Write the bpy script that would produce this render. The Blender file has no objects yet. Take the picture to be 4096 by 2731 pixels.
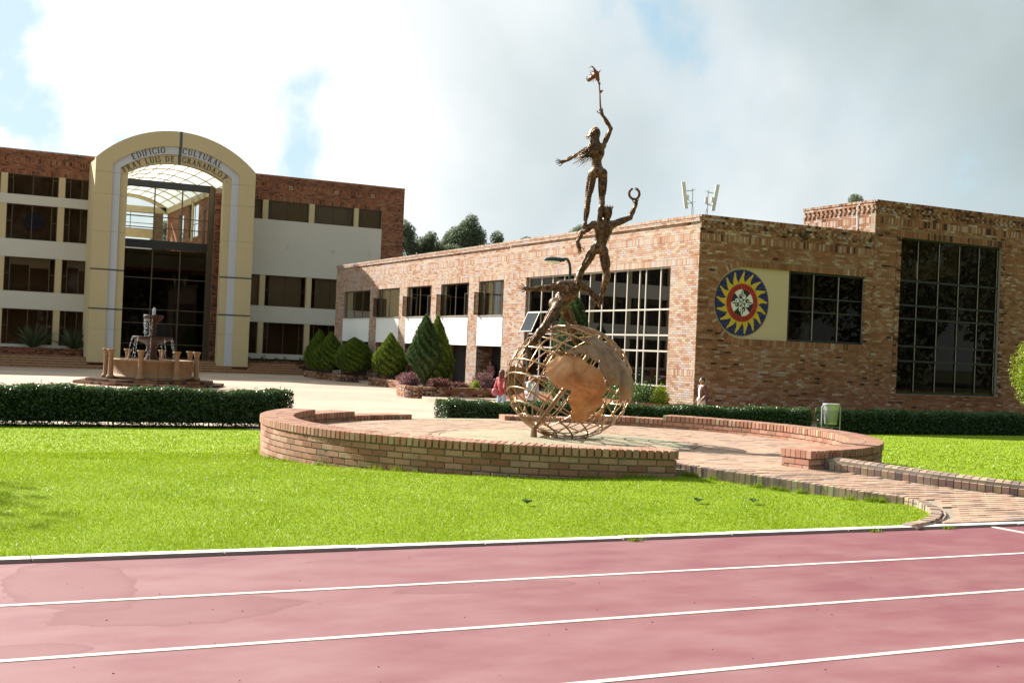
import bpy, bmesh, math, random
import numpy as np
from mathutils import Vector, Matrix
R = math.radians
rng = np.random.default_rng(11)
random.seed(11)
SC = bpy.context.scene
COL = SC.collection

# ------------------------------------------------------------------ camera
YAW, PITCH, ROLL = R(26.441), R(0.460), R(2.402)
def cam_axes():
    cy, sy, cp, sp = math.cos(YAW), math.sin(YAW), math.cos(PITCH), math.sin(PITCH)
    f = np.array([sy * cp, cy * cp, sp]); r = np.array([cy, -sy, 0.0]); u = np.cross(r, f)
    cr, sr = math.cos(ROLL), math.sin(ROLL)
    return cr * r + sr * u, -sr * r + cr * u, f
CR, CU, CF = cam_axes()
CAMP = np.array([0.0, 0.0, 1.6])
cd = bpy.data.cameras.new('camera'); cam = bpy.data.objects.new('camera', cd); COL.objects.link(cam)
cam.matrix_world = Matrix(((CR[0], CU[0], -CF[0], 0), (CR[1], CU[1], -CF[1], 0), (CR[2], CU[2], -CF[2], 1.6), (0, 0, 0, 1)))
cd.sensor_width = 36; cd.lens = 42.73; cd.clip_start = 0.1; cd.clip_end = 6000
SC.camera = cam

# ------------------------------------------------------------------ sun and sky
SUN = np.array([-0.58, 1.0, 0.78]); SUN /= np.linalg.norm(SUN)      # towards the sun
sl = bpy.data.lights.new('sun', 'SUN'); sl.energy = 5.0; sl.angle = R(0.55); sl.color = (1.0, 0.945, 0.86)
so = bpy.data.objects.new('sun', sl); COL.objects.link(so)
so.rotation_euler = Vector(SUN).to_track_quat('Z', 'Y').to_euler(); so.location = (-20, 40, 40)

W = bpy.data.worlds.new('World'); SC.world = W; W.use_nodes = True
nt = W.node_tree; nt.nodes.clear()
def N(t, kind, **kw):
    n = t.nodes.new(kind)
    for k, v in kw.items(): setattr(n, k, v)
    return n
def mathn(t, op, a, b=None):
    n = N(t, 'ShaderNodeMath', operation=op)
    for i, v in enumerate((a, b)):
        if v is None: continue
        if isinstance(v, (int, float)): n.inputs[i].default_value = v
        else: t.links.new(v, n.inputs[i])
    return n.outputs[0]
def mixc(t, fac, a, b, mode='MIX'):
    n = N(t, 'ShaderNodeMix', data_type='RGBA', blend_type=mode)
    for s, v in ((n.inputs[0], fac), (n.inputs[6], a), (n.inputs[7], b)):
        if isinstance(v, (int, float)): s.default_value = v
        elif isinstance(v, tuple): s.default_value = (*v, 1)[:4]
        else: t.links.new(v, s)
    return n.outputs[2]
def ramp(t, fac, stops, interp='LINEAR'):
    n = N(t, 'ShaderNodeValToRGB'); cr = n.color_ramp; cr.interpolation = interp
    while len(cr.elements) < len(stops): cr.elements.new(0.5)
    for e, (p, c) in zip(cr.elements, stops):
        e.position = p; e.color = (c, c, c, 1) if isinstance(c, (int, float)) else (*c, 1)
    t.links.new(fac, n.inputs[0]); return n.outputs[0]
def noise(t, vec, scale, detail=4, rough=0.55, dist=0.0):
    n = N(t, 'ShaderNodeTexNoise'); n.inputs['Scale'].default_value = scale; n.inputs['Detail'].default_value = detail
    n.inputs['Roughness'].default_value = rough; n.inputs['Distortion'].default_value = dist
    if vec is not None: t.links.new(vec, n.inputs['Vector'])
    return n.outputs['Fac']
def build_world():
    t = nt
    tc = N(t, 'ShaderNodeTexCoord'); d = tc.outputs['Generated']
    sky = N(t, 'ShaderNodeTexSky'); sky.sky_type = 'NISHITA'; sky.sun_disc = False
    sky.sun_elevation = math.asin(SUN[2]); sky.sun_rotation = math.atan2(SUN[0], SUN[1])
    sky.altitude = 2600; sky.air_density = 1.2; sky.dust_density = 1.5; sky.ozone_density = 1.5
    sx = N(t, 'ShaderNodeSeparateXYZ'); t.links.new(d, sx.inputs[0])
    z = mathn(t, 'ADD', mathn(t, 'MAXIMUM', sx.outputs[2], 0.0), 0.22)
    cx = N(t, 'ShaderNodeCombineXYZ')
    t.links.new(mathn(t, 'DIVIDE', sx.outputs[0], z), cx.inputs[0]); t.links.new(mathn(t, 'DIVIDE', sx.outputs[1], z), cx.inputs[1])
    v = cx.outputs[0]
    # how far round to the right of the view a direction lies (the greyer, thicker cloud) and how near the sun
    def dot(vec):
        n = N(t, 'ShaderNodeVectorMath', operation='DOT_PRODUCT'); t.links.new(d, n.inputs[0]); n.inputs[1].default_value = vec
        return n.outputs['Value']
    right = dot(tuple(CR)); glow = dot(tuple(SUN))
    n1 = noise(t, d, 3.1, 8, 0.56, 0.12); n2 = noise(t, d, 2.6, 6, 0.5, 0.2)
    dens = mathn(t, 'ADD', n1, mathn(t, 'MULTIPLY', right, 0.12))
    cov = ramp(t, dens, [(0.40, 0.0), (0.445, 0.8), (0.52, 1.0)])
    shade = mathn(t, 'ADD', mathn(t, 'ADD', mathn(t, 'MULTIPLY', n2, 0.95), mathn(t, 'MULTIPLY', right, 0.72)), mathn(t, 'MULTIPLY', sx.outputs[2], 0.45))
    cl = ramp(t, shade, [(0.28, (4.7, 4.75, 4.8)), (0.50, (4.0, 4.15, 4.25)), (0.68, (2.65, 3.0, 3.1)), (0.90, (1.75, 2.10, 2.15))])
    base = mixc(t, 0.80, sky.outputs[0], (1.95, 2.75, 3.0))
    warm = ramp(t, glow, [(0.50, 0.0), (1.0, 0.8)])
    cl = mixc(t, warm, cl, (6.4, 6.3, 6.1))
    base = mixc(t, warm, base, (3.6, 4.2, 4.25))
    out = mixc(t, cov, base, cl)
    hz = ramp(t, sx.outputs[2], [(0.0, 1.0), (0.10, 0.3), (0.2, 0.0)])
    out = mixc(t, mathn(t, 'MULTIPLY', hz, 0.45), out, (3.6, 4.05, 4.2))
    low = mathn(t, 'LESS_THAN', sx.outputs[2], -0.004)
    out = mixc(t, low, out, (0.7, 0.75, 0.6))
    bg = N(t, 'ShaderNodeBackground'); t.links.new(out, bg.inputs[0]); bg.inputs[1].default_value = 0.1
    o = N(t, 'ShaderNodeOutputWorld'); t.links.new(bg.outputs[0], o.inputs[0])
build_world()
SC.view_settings.view_transform = 'Standard'; SC.view_settings.look = 'None'
SC.view_settings.gamma = 1.0; SC.view_settings.use_curve_mapping = False
SC.view_settings.exposure = 1.3
SC.cycles.max_bounces = 6; SC.cycles.transparent_max_bounces = 12
SC.cycles.use_denoising = True
SC.cycles.sample_clamp_indirect = 6.0

# ------------------------------------------------------------------ mesh helpers
def arr(x): return np.asarray(x, dtype=float)
class MB:
    """collects polygons; build() links them as ONE mesh object whose vertices are relative to its parent"""
    def __init__(s): s.v = []; s.f = []; s.rv = []; s.n = 0
    def add(s, v, f, rv=0.5):
        v = arr(v).reshape(-1, 3); s.v.append(v)
        f = [np.asarray(q, dtype=np.int64) + s.n for q in f] if not isinstance(f, np.ndarray) else f.astype(np.int64) + s.n
        if isinstance(f, np.ndarray):
            s.f.append(f); k = len(f)
        else:
            for q in f: s.f.append(q.reshape(1, -1))
            k = len(f)
        s.rv.append(np.broadcast_to(arr(rv), (k,)).copy() if np.ndim(rv) <= 1 else rv); s.n += len(v); return s
    BQ = np.array([[0, 2, 3, 1], [4, 5, 7, 6], [0, 1, 5, 4], [2, 6, 7, 3], [0, 4, 6, 2], [1, 3, 7, 5]])
    def boxes(s, C, U, V, Wv, rv=0.5):
        C, U, V, Wv = (np.atleast_2d(arr(a)) for a in (C, U, V, Wv)); n = len(C)
        U, V, Wv = (np.broadcast_to(a, (n, 3)) for a in (U, V, Wv))
        P = np.empty((n, 8, 3)); i = 0
        for a in (-1, 1):
            for b in (-1, 1):
                for c in (-1, 1): P[:, i] = C + a * U + b * V + c * Wv; i += 1
        F = (MB.BQ[None] + (np.arange(n) * 8)[:, None, None]).reshape(-1, 4)
        s.add(P.reshape(-1, 3), F, np.repeat(np.broadcast_to(arr(rv), (n,)), 6)); return s
    def box(s, a, b, rv=0.5):
        a, b = arr(a), arr(b); c = (a + b) / 2; h = (b - a) / 2
        return s.boxes(c, [h[0], 0, 0], [0, h[1], 0], [0, 0, h[2]], rv)
    def tube(s, pts, rad, seg=6, rv=0.5, caps=True):
        pts = arr(pts); k = len(pts); rad = np.broadcast_to(arr(rad), (k,))
        tg = np.gradient(pts, axis=0); tg /= np.linalg.norm(tg, axis=1)[:, None] + 1e-12
        up = np.array([0, 0, 1.0]) if abs(tg[0][2]) < 0.9 else np.array([1.0, 0, 0])
        a = np.cross(up, tg[0]); a /= np.linalg.norm(a); V = []
        for i in range(k):
            a = a - tg[i] * (a @ tg[i]); a /= np.linalg.norm(a) + 1e-12; b = np.cross(tg[i], a)
            th = np.arange(seg) * 2 * math.pi / seg
            V.append(pts[i] + rad[i] * (np.cos(th)[:, None] * a + np.sin(th)[:, None] * b))
        F = []
        for i in range(k - 1):
            for j in range(seg): F.append([i * seg + j, i * seg + (j + 1) % seg, (i + 1) * seg + (j + 1) % seg, (i + 1) * seg + j])
        s.add(np.concatenate(V), np.array(F), rv)
        if caps:
            s.add(V[0], [list(range(seg))[::-1]], rv); s.add(V[-1], [list(range(seg))], rv)
        return s
    def lathe(s, c, prof, seg=24, rv=0.5, a0=0.0, a1=2 * math.pi):
        c = arr(c); full = abs(a1 - a0 - 2 * math.pi) < 1e-6; m = seg if full else seg + 1
        th = a0 + (a1 - a0) * np.arange(m) / seg; k = len(prof); V = np.empty((k, m, 3))
        for i, (r, z) in enumerate(prof): V[i] = c + np.stack([r * np.cos(th), r * np.sin(th), np.full(m, z)], 1)
        F = []
        for i in range(k - 1):
            for j in range(seg):
                j2 = (j + 1) % m; F.append([i * m + j, i * m + j2, (i + 1) * m + j2, (i + 1) * m + j])
        return s.add(V.reshape(-1, 3), np.array(F), rv)
    def prism(s, poly, O, u, v, n, t0, t1, rv=0.5):
        """2-D polygon in the (u, v) plane through O, from t0 to t1 along n"""
        O, u, v, n = arr(O), arr(u), arr(v), arr(n); poly = arr(poly); k = len(poly)
        A = O + poly[:, :1] * u + poly[:, 1:] * v
        V = np.concatenate([A + n * t0, A + n * t1])
        F = [list(range(k))[::-1], list(range(k, 2 * k))] + [[i, (i + 1) % k, k + (i + 1) % k, k + i] for i in range(k)]
        return s.add(V, F, rv)
    def quads(s, P, rv=0.5):
        P = arr(P); n = len(P); return s.add(P.reshape(-1, 3), np.arange(n * 4).reshape(n, 4), rv)
    def build(s, name, mat, parent=None, smooth=False, origin=None):
        me = bpy.data.meshes.new(name)
        o = bpy.data.objects.new(name, me); COL.objects.link(o)
        off = origin if origin is not None else (wloc(parent) if parent is not None else np.zeros(3))
        V = np.concatenate(s.v) - off if s.v else np.zeros((0, 3))
        me.vertices.add(len(V)); me.vertices.foreach_set('co', V.astype(np.float32).ravel())
        ls = [f.shape[1] for f in s.f for _ in range(len(f))]
        fl = np.concatenate([f.ravel() for f in s.f]) if s.f else np.zeros(0, int)
        ls = np.array(ls, dtype=np.int32)
        me.loops.add(len(fl)); me.loops.foreach_set('vertex_index', fl.astype(np.int32))
        me.polygons.add(len(ls)); me.polygons.foreach_set('loop_start', (np.cumsum(ls) - ls).astype(np.int32))
        me.polygons.foreach_set('use_smooth', np.full(len(ls), bool(smooth)))
        a = me.attributes.new('rv', 'FLOAT', 'FACE'); a.data.foreach_set('value', np.concatenate(s.rv).astype(np.float32))
        me.update(calc_edges=True); me.validate()
        if mat is not None: me.materials.append(mat)
        if origin is not None: o.location = origin - (wloc(parent) if parent is not None else 0)
        if parent is not None: o.parent = parent
        return o
def wloc(o):
    p = np.zeros(3)
    while o is not None: p = p + arr(o.location); o = o.parent
    return p
def thing(name, label, cat, loc=(0, 0, 0), group=None):
    o = bpy.data.objects.new(name, None); COL.objects.link(o); o.location = loc; o.empty_display_size = 0.2
    return tag(o, label, cat, group)
def tag(o, label, cat, group=None):
    o['label'] = label; o['category'] = cat
    if group: o['group'] = group
    return o
def kind(o, k): o['kind'] = k; return o
def empty_part(name, parent, loc=None):
    o = bpy.data.objects.new(name, None); COL.objects.link(o); o.parent = parent; o.empty_display_size = 0.1
    if loc is not None: o.location = arr(loc) - wloc(parent)
    return o
def dup(o, parent=None):
    c = o.copy(); COL.objects.link(c)
    if parent is not None: c.parent = parent
    for ch in list(o.children): dup(ch, c)
    return c
X_, Y_, Z_ = np.eye(3)

# ------------------------------------------------------------------ materials
MATS = {}
def mat(name):
    m = bpy.data.materials.new(name); m.use_nodes = True; t = m.node_tree; t.nodes.clear()
    o = N(t, 'ShaderNodeOutputMaterial'); p = N(t, 'ShaderNodeBsdfPrincipled'); t.links.new(p.outputs[0], o.inputs[0]); MATS[name] = m
    return m, t, p
def setc(t, sock, v):
    if isinstance(v, tuple): sock.default_value = (*v, 1)[:4]
    elif isinstance(v, (int, float)): sock.default_value = v
    else: t.links.new(v, sock)
def bump(t, p, h, strength=0.3, dist=0.02):
    b = N(t, 'ShaderNodeBump'); b.inputs['Strength'].default_value = strength; b.inputs['Distance'].default_value = dist
    t.links.new(h, b.inputs['Height']); t.links.new(b.outputs[0], p.inputs['Normal'])
def objco(t): return N(t, 'ShaderNodeTexCoord').outputs['Object']
def geopos(t): return N(t, 'ShaderNodeNewGeometry').outputs['Position']
def simple(name, col, rough=0.6, metal=0.0, var=0.12, scale=3.0, spec=0.5, bmp=0.0, bscale=40):
    m, t, p = mat(name); n = noise(t, geopos(t), scale, 5, 0.6)
    c = mixc(t, n, tuple(x * (1 - var) for x in col), tuple(min(1, x * (1 + var)) for x in col))
    setc(t, p.inputs['Base Color'], c); p.inputs['Roughness'].default_value = rough; p.inputs['Metallic'].default_value = metal
    p.inputs['Specular IOR Level'].default_value = spec
    if bmp: bump(t, p, noise(t, geopos(t), bscale, 3), bmp, 0.01)
    return m
def rvout(t, obj):
    if obj:
        s = N(t, 'ShaderNodeSeparateColor'); t.links.new(N(t, 'ShaderNodeObjectInfo').outputs['Color'], s.inputs[0]); return s.outputs[0]
    return N(t, 'ShaderNodeAttribute', attribute_name='rv').outputs['Fac']
def brick_mat(name, stops, rough=0.85, stain=None):
    out = []
    for ob in (False, True):
        m, t, p = mat(name + ('_single' if ob else '')); c = ramp(t, rvout(t, ob), stops)
        g = geopos(t); n = noise(t, g, 22, 4, 0.6); c = mixc(t, mathn(t, 'MULTIPLY', n, 0.5), c, mixc(t, 0.5, c, (0.10, 0.06, 0.04), 'MULTIPLY'))
        big = noise(t, g, 0.8, 4, 0.6); c = mixc(t, ramp(t, big, [(0.42, 0.0), (0.7, 0.25)]), c, mixc(t, 1.0, c, (0.62, 0.58, 0.55), 'MULTIPLY'))
        if stain: c = mixc(t, ramp(t, noise(t, g, stain[1], 5, 0.65), [(0.50, 0.0), (0.68, stain[2])]), c, stain[0])
        setc(t, p.inputs['Base Color'], c); p.inputs['Roughness'].default_value = rough; p.inputs['Specular IOR Level'].default_value = 0.3
        bump(t, p, noise(t, g, 120, 3), 0.25, 0.006); out.append(m)
    return out
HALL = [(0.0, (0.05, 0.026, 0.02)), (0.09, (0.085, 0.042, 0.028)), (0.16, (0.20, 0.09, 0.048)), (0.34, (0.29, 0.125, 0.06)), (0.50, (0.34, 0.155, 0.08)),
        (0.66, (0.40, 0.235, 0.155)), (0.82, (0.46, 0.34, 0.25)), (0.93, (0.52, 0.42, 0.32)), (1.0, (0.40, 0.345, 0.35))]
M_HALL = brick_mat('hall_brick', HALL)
M_FAR = brick_mat('far_brick', [(0, (0.055, 0.03, 0.022)), (0.14, (0.12, 0.055, 0.035)), (0.4, (0.25, 0.095, 0.05)), (0.75, (0.34, 0.14, 0.075)), (1, (0.33, 0.19, 0.11))])
M_RING = brick_mat('ring_brick', [(0, (0.30, 0.13, 0.08)), (0.3, (0.40, 0.19, 0.125)), (0.6, (0.46, 0.25, 0.175)), (0.86, (0.50, 0.31, 0.225)), (0.94, (0.50, 0.35, 0.23)), (1, (0.45, 0.36, 0.22))],
                   stain=((0.20, 0.17, 0.125), 5.0, 0.55))
M_KERB = brick_mat('kerb_brick', [(0, (0.20, 0.15, 0.15)), (0.2, (0.28, 0.20, 0.19)), (0.4, (0.38, 0.26, 0.21)), (0.65, (0.46, 0.31, 0.23)), (0.85, (0.50, 0.38, 0.25)), (1, (0.47, 0.40, 0.26))],
                   stain=((0.17, 0.15, 0.11), 9.0, 0.6))
M_PAVE = brick_mat('paver', [(0, (0.22, 0.16, 0.13)), (0.08, (0.30, 0.20, 0.15)), (0.25, (0.41, 0.26, 0.18)), (0.6, (0.47, 0.31, 0.22)), (0.9, (0.50, 0.37, 0.26)), (1, (0.36, 0.28, 0.24))],
                   stain=((0.18, 0.14, 0.11), 2.2, 0.45))
M_MORTAR = simple('mortar', (0.27, 0.23, 0.17), 0.95, var=0.25, scale=6)
M_MOSSY = simple('mossy_mortar', (0.21, 0.195, 0.125), 0.95, var=0.4, scale=8)
M_WHITE = simple('white_render', (0.52, 0.50, 0.44), 0.85, var=0.05, scale=0.7)
M_SPANDREL = simple('white_panel', (0.74, 0.74, 0.70), 0.7, var=0.04, scale=0.8)
M_CREAM = simple('cream_render', (0.52, 0.42, 0.235), 0.8, var=0.07, scale=0.6)
M_PILLAR = simple('pillar_render', (0.50, 0.41, 0.24), 0.8, var=0.06, scale=0.6)
M_STRIP = simple('grey_strip', (0.50, 0.51, 0.54), 0.7, var=0.05, scale=0.6)
M_GROOVE = simple('dark_groove', (0.07, 0.085, 0.075), 0.8)
M_BRONZE_FR = simple('bronze_frame', (0.10, 0.075, 0.045), 0.45, 0.3)
M_DARK_FR = simple('dark_frame', (0.022, 0.024, 0.026), 0.5, 0.2)
M_ALU = simple('aluminium_frame', (0.55, 0.50, 0.43), 0.42, 0.35)
M_INT = simple('interior_wall', (0.16, 0.105, 0.065), 0.9)
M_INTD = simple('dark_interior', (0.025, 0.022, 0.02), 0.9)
M_BLIND = simple('roller_blind', (0.30, 0.26, 0.20), 0.85, var=0.08)
M_BLINDL = simple('pale_blind', (0.42, 0.38, 0.31), 0.85, var=0.08)
M_STEP = simple('tiled_step', (0.36, 0.24, 0.14), 0.7, var=0.2, scale=4)
M_SOIL = simple('soil', (0.05, 0.035, 0.025), 1.0, var=0.4, scale=7)
def glass(name, tint, refl=(1, 1, 1), ior=1.5, extra=0.0, rough=0.01):
    m = bpy.data.materials.new(name); m.use_nodes = True; t = m.node_tree; t.nodes.clear(); MATS[name] = m
    o = N(t, 'ShaderNodeOutputMaterial'); fr = N(t, 'ShaderNodeFresnel'); fr.inputs[0].default_value = ior
    tr = N(t, 'ShaderNodeBsdfTransparent'); tr.inputs[0].default_value = (*tint, 1)
    gl = N(t, 'ShaderNodeBsdfGlossy'); gl.inputs[0].default_value = (*refl, 1); gl.inputs['Roughness'].default_value = rough
    mx = N(t, 'ShaderNodeMixShader'); t.links.new(mathn(t, 'ADD', fr.outputs[0], extra), mx.inputs[0])
    t.links.new(tr.outputs[0], mx.inputs[1]); t.links.new(gl.outputs[0], mx.inputs[2]); t.links.new(mx.outputs[0], o.inputs[0]); return m
M_GLASS = glass('tinted_glass', (0.50, 0.47, 0.43), (0.7, 0.68, 0.65), 1.25, 0.0)
M_GLASSC = glass('clear_glass', (0.88, 0.9, 0.88), (1, 1, 1), 1.4)
def leafmat(name, stops, rough=0.5, transl=0.25, spec=0.4):
    m, t, p = mat(name); c = ramp(t, rvout(t, False), stops); setc(t, p.inputs['Base Color'], c)
    p.inputs['Roughness'].default_value = rough; p.inputs['Specular IOR Level'].default_value = spec
    if transl:
        tr = N(t, 'ShaderNodeBsdfTranslucent'); t.links.new(c, tr.inputs[0]); mx = N(t, 'ShaderNodeMixShader'); mx.inputs[0].default_value = transl
        o = [n for n in t.nodes if n.type == 'OUTPUT_MATERIAL'][0]
        t.links.new(p.outputs[0], mx.inputs[1]); t.links.new(tr.outputs[0], mx.inputs[2]); t.links.new(mx.outputs[0], o.inputs[0])
    return m
M_HEDGE = leafmat('hedge_leaf', [(0, (0.014, 0.035, 0.010)), (0.6, (0.042, 0.085, 0.024)), (1, (0.11, 0.17, 0.05))], 0.32, 0.22, 0.6)
M_THUJA = leafmat('thuja_leaf', [(0, (0.05, 0.09, 0.010)), (0.5, (0.115, 0.175, 0.016)), (1, (0.20, 0.245, 0.025))], 0.7, 0.4)
M_CYPRESS = leafmat('cypress_leaf', [(0, (0.025, 0.055, 0.016)), (0.6, (0.06, 0.105, 0.03)), (1, (0.11, 0.16, 0.045))], 0.7, 0.35)
M_EUCA = leafmat('eucalyptus_leaf', [(0, (0.07, 0.10, 0.065)), (0.6, (0.125, 0.165, 0.095)), (1, (0.19, 0.22, 0.11))], 0.55, 0.45)
M_BUSH = leafmat('bush_leaf', [(0, (0.03, 0.07, 0.015)), (0.6, (0.08, 0.15, 0.03)), (1, (0.16, 0.24, 0.05))], 0.45, 0.3)
M_LIME = leafmat('lime_leaf', [(0, (0.14, 0.20, 0.01)), (0.6, (0.27, 0.34, 0.02)), (1, (0.38, 0.42, 0.05))], 0.5, 0.35)
M_PINK = leafmat('pink_blossom', [(0, (0.05, 0.08, 0.03)), (0.35, (0.10, 0.09, 0.05)), (0.5, (0.20, 0.07, 0.07)), (0.75, (0.30, 0.09, 0.14)), (0.92, (0.38, 0.12, 0.24)), (1, (0.45, 0.25, 0.36))], 0.6, 0.35)
M_RUST = leafmat('russet_leaf', [(0, (0.07, 0.035, 0.02)), (0.5, (0.16, 0.06, 0.04)), (1, (0.28, 0.10, 0.10))], 0.6, 0.3)
M_AGAVE = leafmat('strap_leaf', [(0, (0.02, 0.035, 0.015)), (1, (0.06, 0.085, 0.03))], 0.4, 0.1)
M_BARK = simple('bark', (0.10, 0.075, 0.05), 0.95, var=0.3, scale=8)
# ------------------------------------------------------------------ setting: ground, track, lawn, plaza
def in_view(P, m=0.03):
    q = P - CAMP; w = q @ CF; x = (q @ CR) / np.maximum(w, 1e-6) * 42.73 / 36; y = (q @ CU) / np.maximum(w, 1e-6) * 42.73 / 36
    return (w > 0.3) & (np.abs(x) < 0.5 + m) & (np.abs(y) < 0.3335 + m)
UNIT = None
def unit_brick():
    global UNIT
    if UNIT is None:
        bm = bmesh.new(); bmesh.ops.create_cube(bm, size=2.0)
        bmesh.ops.bevel(bm, geom=list(bm.edges), offset=0.06, segments=1, affect='EDGES')
        UNIT = bpy.data.meshes.new('brick'); bm.to_mesh(UNIT); bm.free(); UNIT.polygons.foreach_set('use_smooth', np.zeros(len(UNIT.polygons), bool))
    return UNIT
UNITM = {}
class Bricks:
    """bricks of one thing: the nsingle nearest in view become objects of their own, the rest one joined part"""
    def __init__(s): s.C = []; s.U = []; s.V = []; s.W = []; s.r = []
    def add(s, C, U, V, Wv, rv):
        C = np.atleast_2d(arr(C)); n = len(C)
        if n == 0: return
        s.C.append(C)
        for L, a in ((s.U, U), (s.V, V), (s.W, Wv)): L.append(np.broadcast_to(np.atleast_2d(arr(a)), (n, 3)))
        s.r.append(np.broadcast_to(arr(rv), (n,)))
    def flush(s, parent, mats, name='brick', rest='brickwork', nsingle=300, facing=None):
        C, U, V, Wv, r = (np.concatenate(a) for a in (s.C, s.U, s.V, s.W, s.r))
        d = np.linalg.norm(C - CAMP, axis=1); d = np.where(in_view(C), d, 1e6)
        if facing is not None: d = np.where(facing(C), d, 1e6)
        idx = np.argsort(d)[:nsingle]; idx = idx[d[idx] < 1e5]; single = np.zeros(len(C), bool); single[idx] = True
        key = mats[1].name
        if key not in UNITM:
            UNITM[key] = unit_brick().copy(); UNITM[key].materials.clear(); UNITM[key].materials.append(mats[1])
        off = wloc(parent)
        for i in idx:
            o = bpy.data.objects.new(name, UNITM[key]); COL.objects.link(o); o.parent = parent
            c = C[i] - off
            o.matrix_basis = Matrix(((U[i][0], V[i][0], Wv[i][0], c[0]), (U[i][1], V[i][1], Wv[i][1], c[1]), (U[i][2], V[i][2], Wv[i][2], c[2]), (0, 0, 0, 1)))
            o.color = (float(r[i]), 0, 0, 1)
        m = ~single
        if m.any():
            b = MB(); b.boxes(C[m], U[m], V[m], Wv[m], r[m]); kind(b.build(rest, mats[0], parent), 'stuff')

def lawn_z(x, y):
    x, y = np.asarray(x, float), np.asarray(y, float)
    return -0.70 * np.clip((y - 14.0) / 17.5, 0, 1) + 0.075 * np.exp(-((x - 8.9) / 1.1) ** 2 - ((y - 13.2) / 1.0) ** 2)
RC = np.array([10.235, 18.25])
def ring_r(a): return 5.25 + 0.08 * np.cos(2 * (a - R(50)))
# plain earth to the horizon
m, t, p = mat('earth'); setc(t, p.inputs['Base Color'], mixc(t, noise(t, geopos(t), 0.2, 6), (0.06, 0.07, 0.03), (0.10, 0.10, 0.05))); p.inputs['Roughness'].default_value = 1
b = MB(); b.quads([[(-3000, -3000, -0.78), (3000, -3000, -0.78), (3000, 3000, -0.78), (-3000, 3000, -0.78)]]); kind(b.build('ground', m), 'structure')

# running track
m, t, p = mat('track_rubber')
g = geopos(t); mp = N(t, 'ShaderNodeMapping'); mp.inputs['Scale'].default_value = (0.55, 1.0, 1.0); t.links.new(g, mp.inputs[0]); gv = mp.outputs[0]
big = noise(t, gv, 0.55, 3, 0.5, 0.4); mid = noise(t, gv, 2.4, 5, 0.6); fine = noise(t, g, 180, 2); sx = N(t, 'ShaderNodeSeparateXYZ'); t.links.new(g, sx.inputs[0])
glare_left = mathn(t, 'ADD', mathn(t, 'MULTIPLY', sx.outputs[0], -0.055), 0.50)               # paler towards the left: sun glare put into the rubber's colour
c = mixc(t, ramp(t, big, [(0.3, 0.0), (0.75, 1.0)]), (0.148, 0.030, 0.042), (0.172, 0.042, 0.054))
c = mixc(t, ramp(t, mathn(t, 'ADD', mid, mathn(t, 'MULTIPLY', glare_left, 0.62)), [(0.45, 0.0), (1.05, 0.75)]), c, (0.27, 0.155, 0.155))
pud = noise(t, gv, 0.62, 2, 0.45, 0.6)
wob = noise(t, g, 2.6, 4, 0.6); damp = None
for ex, ey, rx, ry in ((1.5, 7.38, 0.78, 0.40), (1.02, 8.3, 0.42, 0.95), (1.62, 9.0, 0.62, 0.17), (0.62, 6.62, 0.34, 0.16), (3.7, 7.55, 0.75, 0.16), (2.9, 8.75, 0.2, 0.06)):
    mpn = N(t, 'ShaderNodeMapping', vector_type='TEXTURE'); mpn.inputs['Location'].default_value = (ex, ey, -0.03); mpn.inputs['Scale'].default_value = (rx, ry, 1); t.links.new(g, mpn.inputs[0])
    ln = N(t, 'ShaderNodeVectorMath', operation='LENGTH'); t.links.new(mpn.outputs[0], ln.inputs[0])
    r_ = mathn(t, 'ADD', ln.outputs['Value'], mathn(t, 'MULTIPLY', mathn(t, 'SUBTRACT', wob, 0.5), 0.75))
    e_ = ramp(t, r_, [(0.0, 0.35), (0.78, 0.5), (0.955, 0.95), (0.985, 0.0)]); damp = e_ if damp is None else mathn(t, 'MAXIMUM', damp, e_)
c = mixc(t, damp, c, (0.150, 0.045, 0.050))
c = mixc(t, mathn(t, 'MULTIPLY', fine, 0.35), c, (0.32, 0.18, 0.175))
sp = noise(t, g, 9, 2, 0.4); c = mixc(t, ramp(t, sp, [(0.74, 0.0), (0.76, 0.35)]), c, (0.13, 0.05, 0.05))
setc(t, p.inputs['Base Color'], c); setc(t, p.inputs['Roughness'], ramp(t, mid, [(0.3, 0.62), (0.8, 0.82)])); p.inputs['Specular IOR Level'].default_value = 0.3
bump(t, p, mathn(t, 'ADD', fine, mid), 0.25, 0.006)
b = MB(); b.quads([[(-60, -40, -0.03), (70, -40, -0.03), (70, 9.2, -0.03), (-60, 9.2, -0.03)]]); kind(b.build('running_track', m), 'structure')
m, t, p = mat('line_paint'); g = geopos(t)
wn = noise(t, g, 30, 5, 0.7); setc(t, p.inputs['Base Color'], mixc(t, ramp(t, wn, [(0.58, 0.0), (0.72, 0.5)]), (0.58, 0.555, 0.49), (0.40, 0.22, 0.20))); p.inputs['Roughness'].default_value = 0.6; M_LINE = m
for y0, y1 in ((7.735, 7.785), (6.435, 6.485), (5.20, 5.25), (3.95, 4.0)):
    b = MB(); b.box((-50, y0, -0.034), (60, y1, -0.026)); kind(b.build('lane_line', M_LINE), 'structure')
b = MB(); b.prism([(10.24, 9.16), (10.30, 9.16), (10.33, -2), (10.27, -2)], (0, 0, 0), X_, Y_, Z_, -0.034, -0.024); kind(b.build('cross_line', M_LINE), 'structure')
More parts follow.
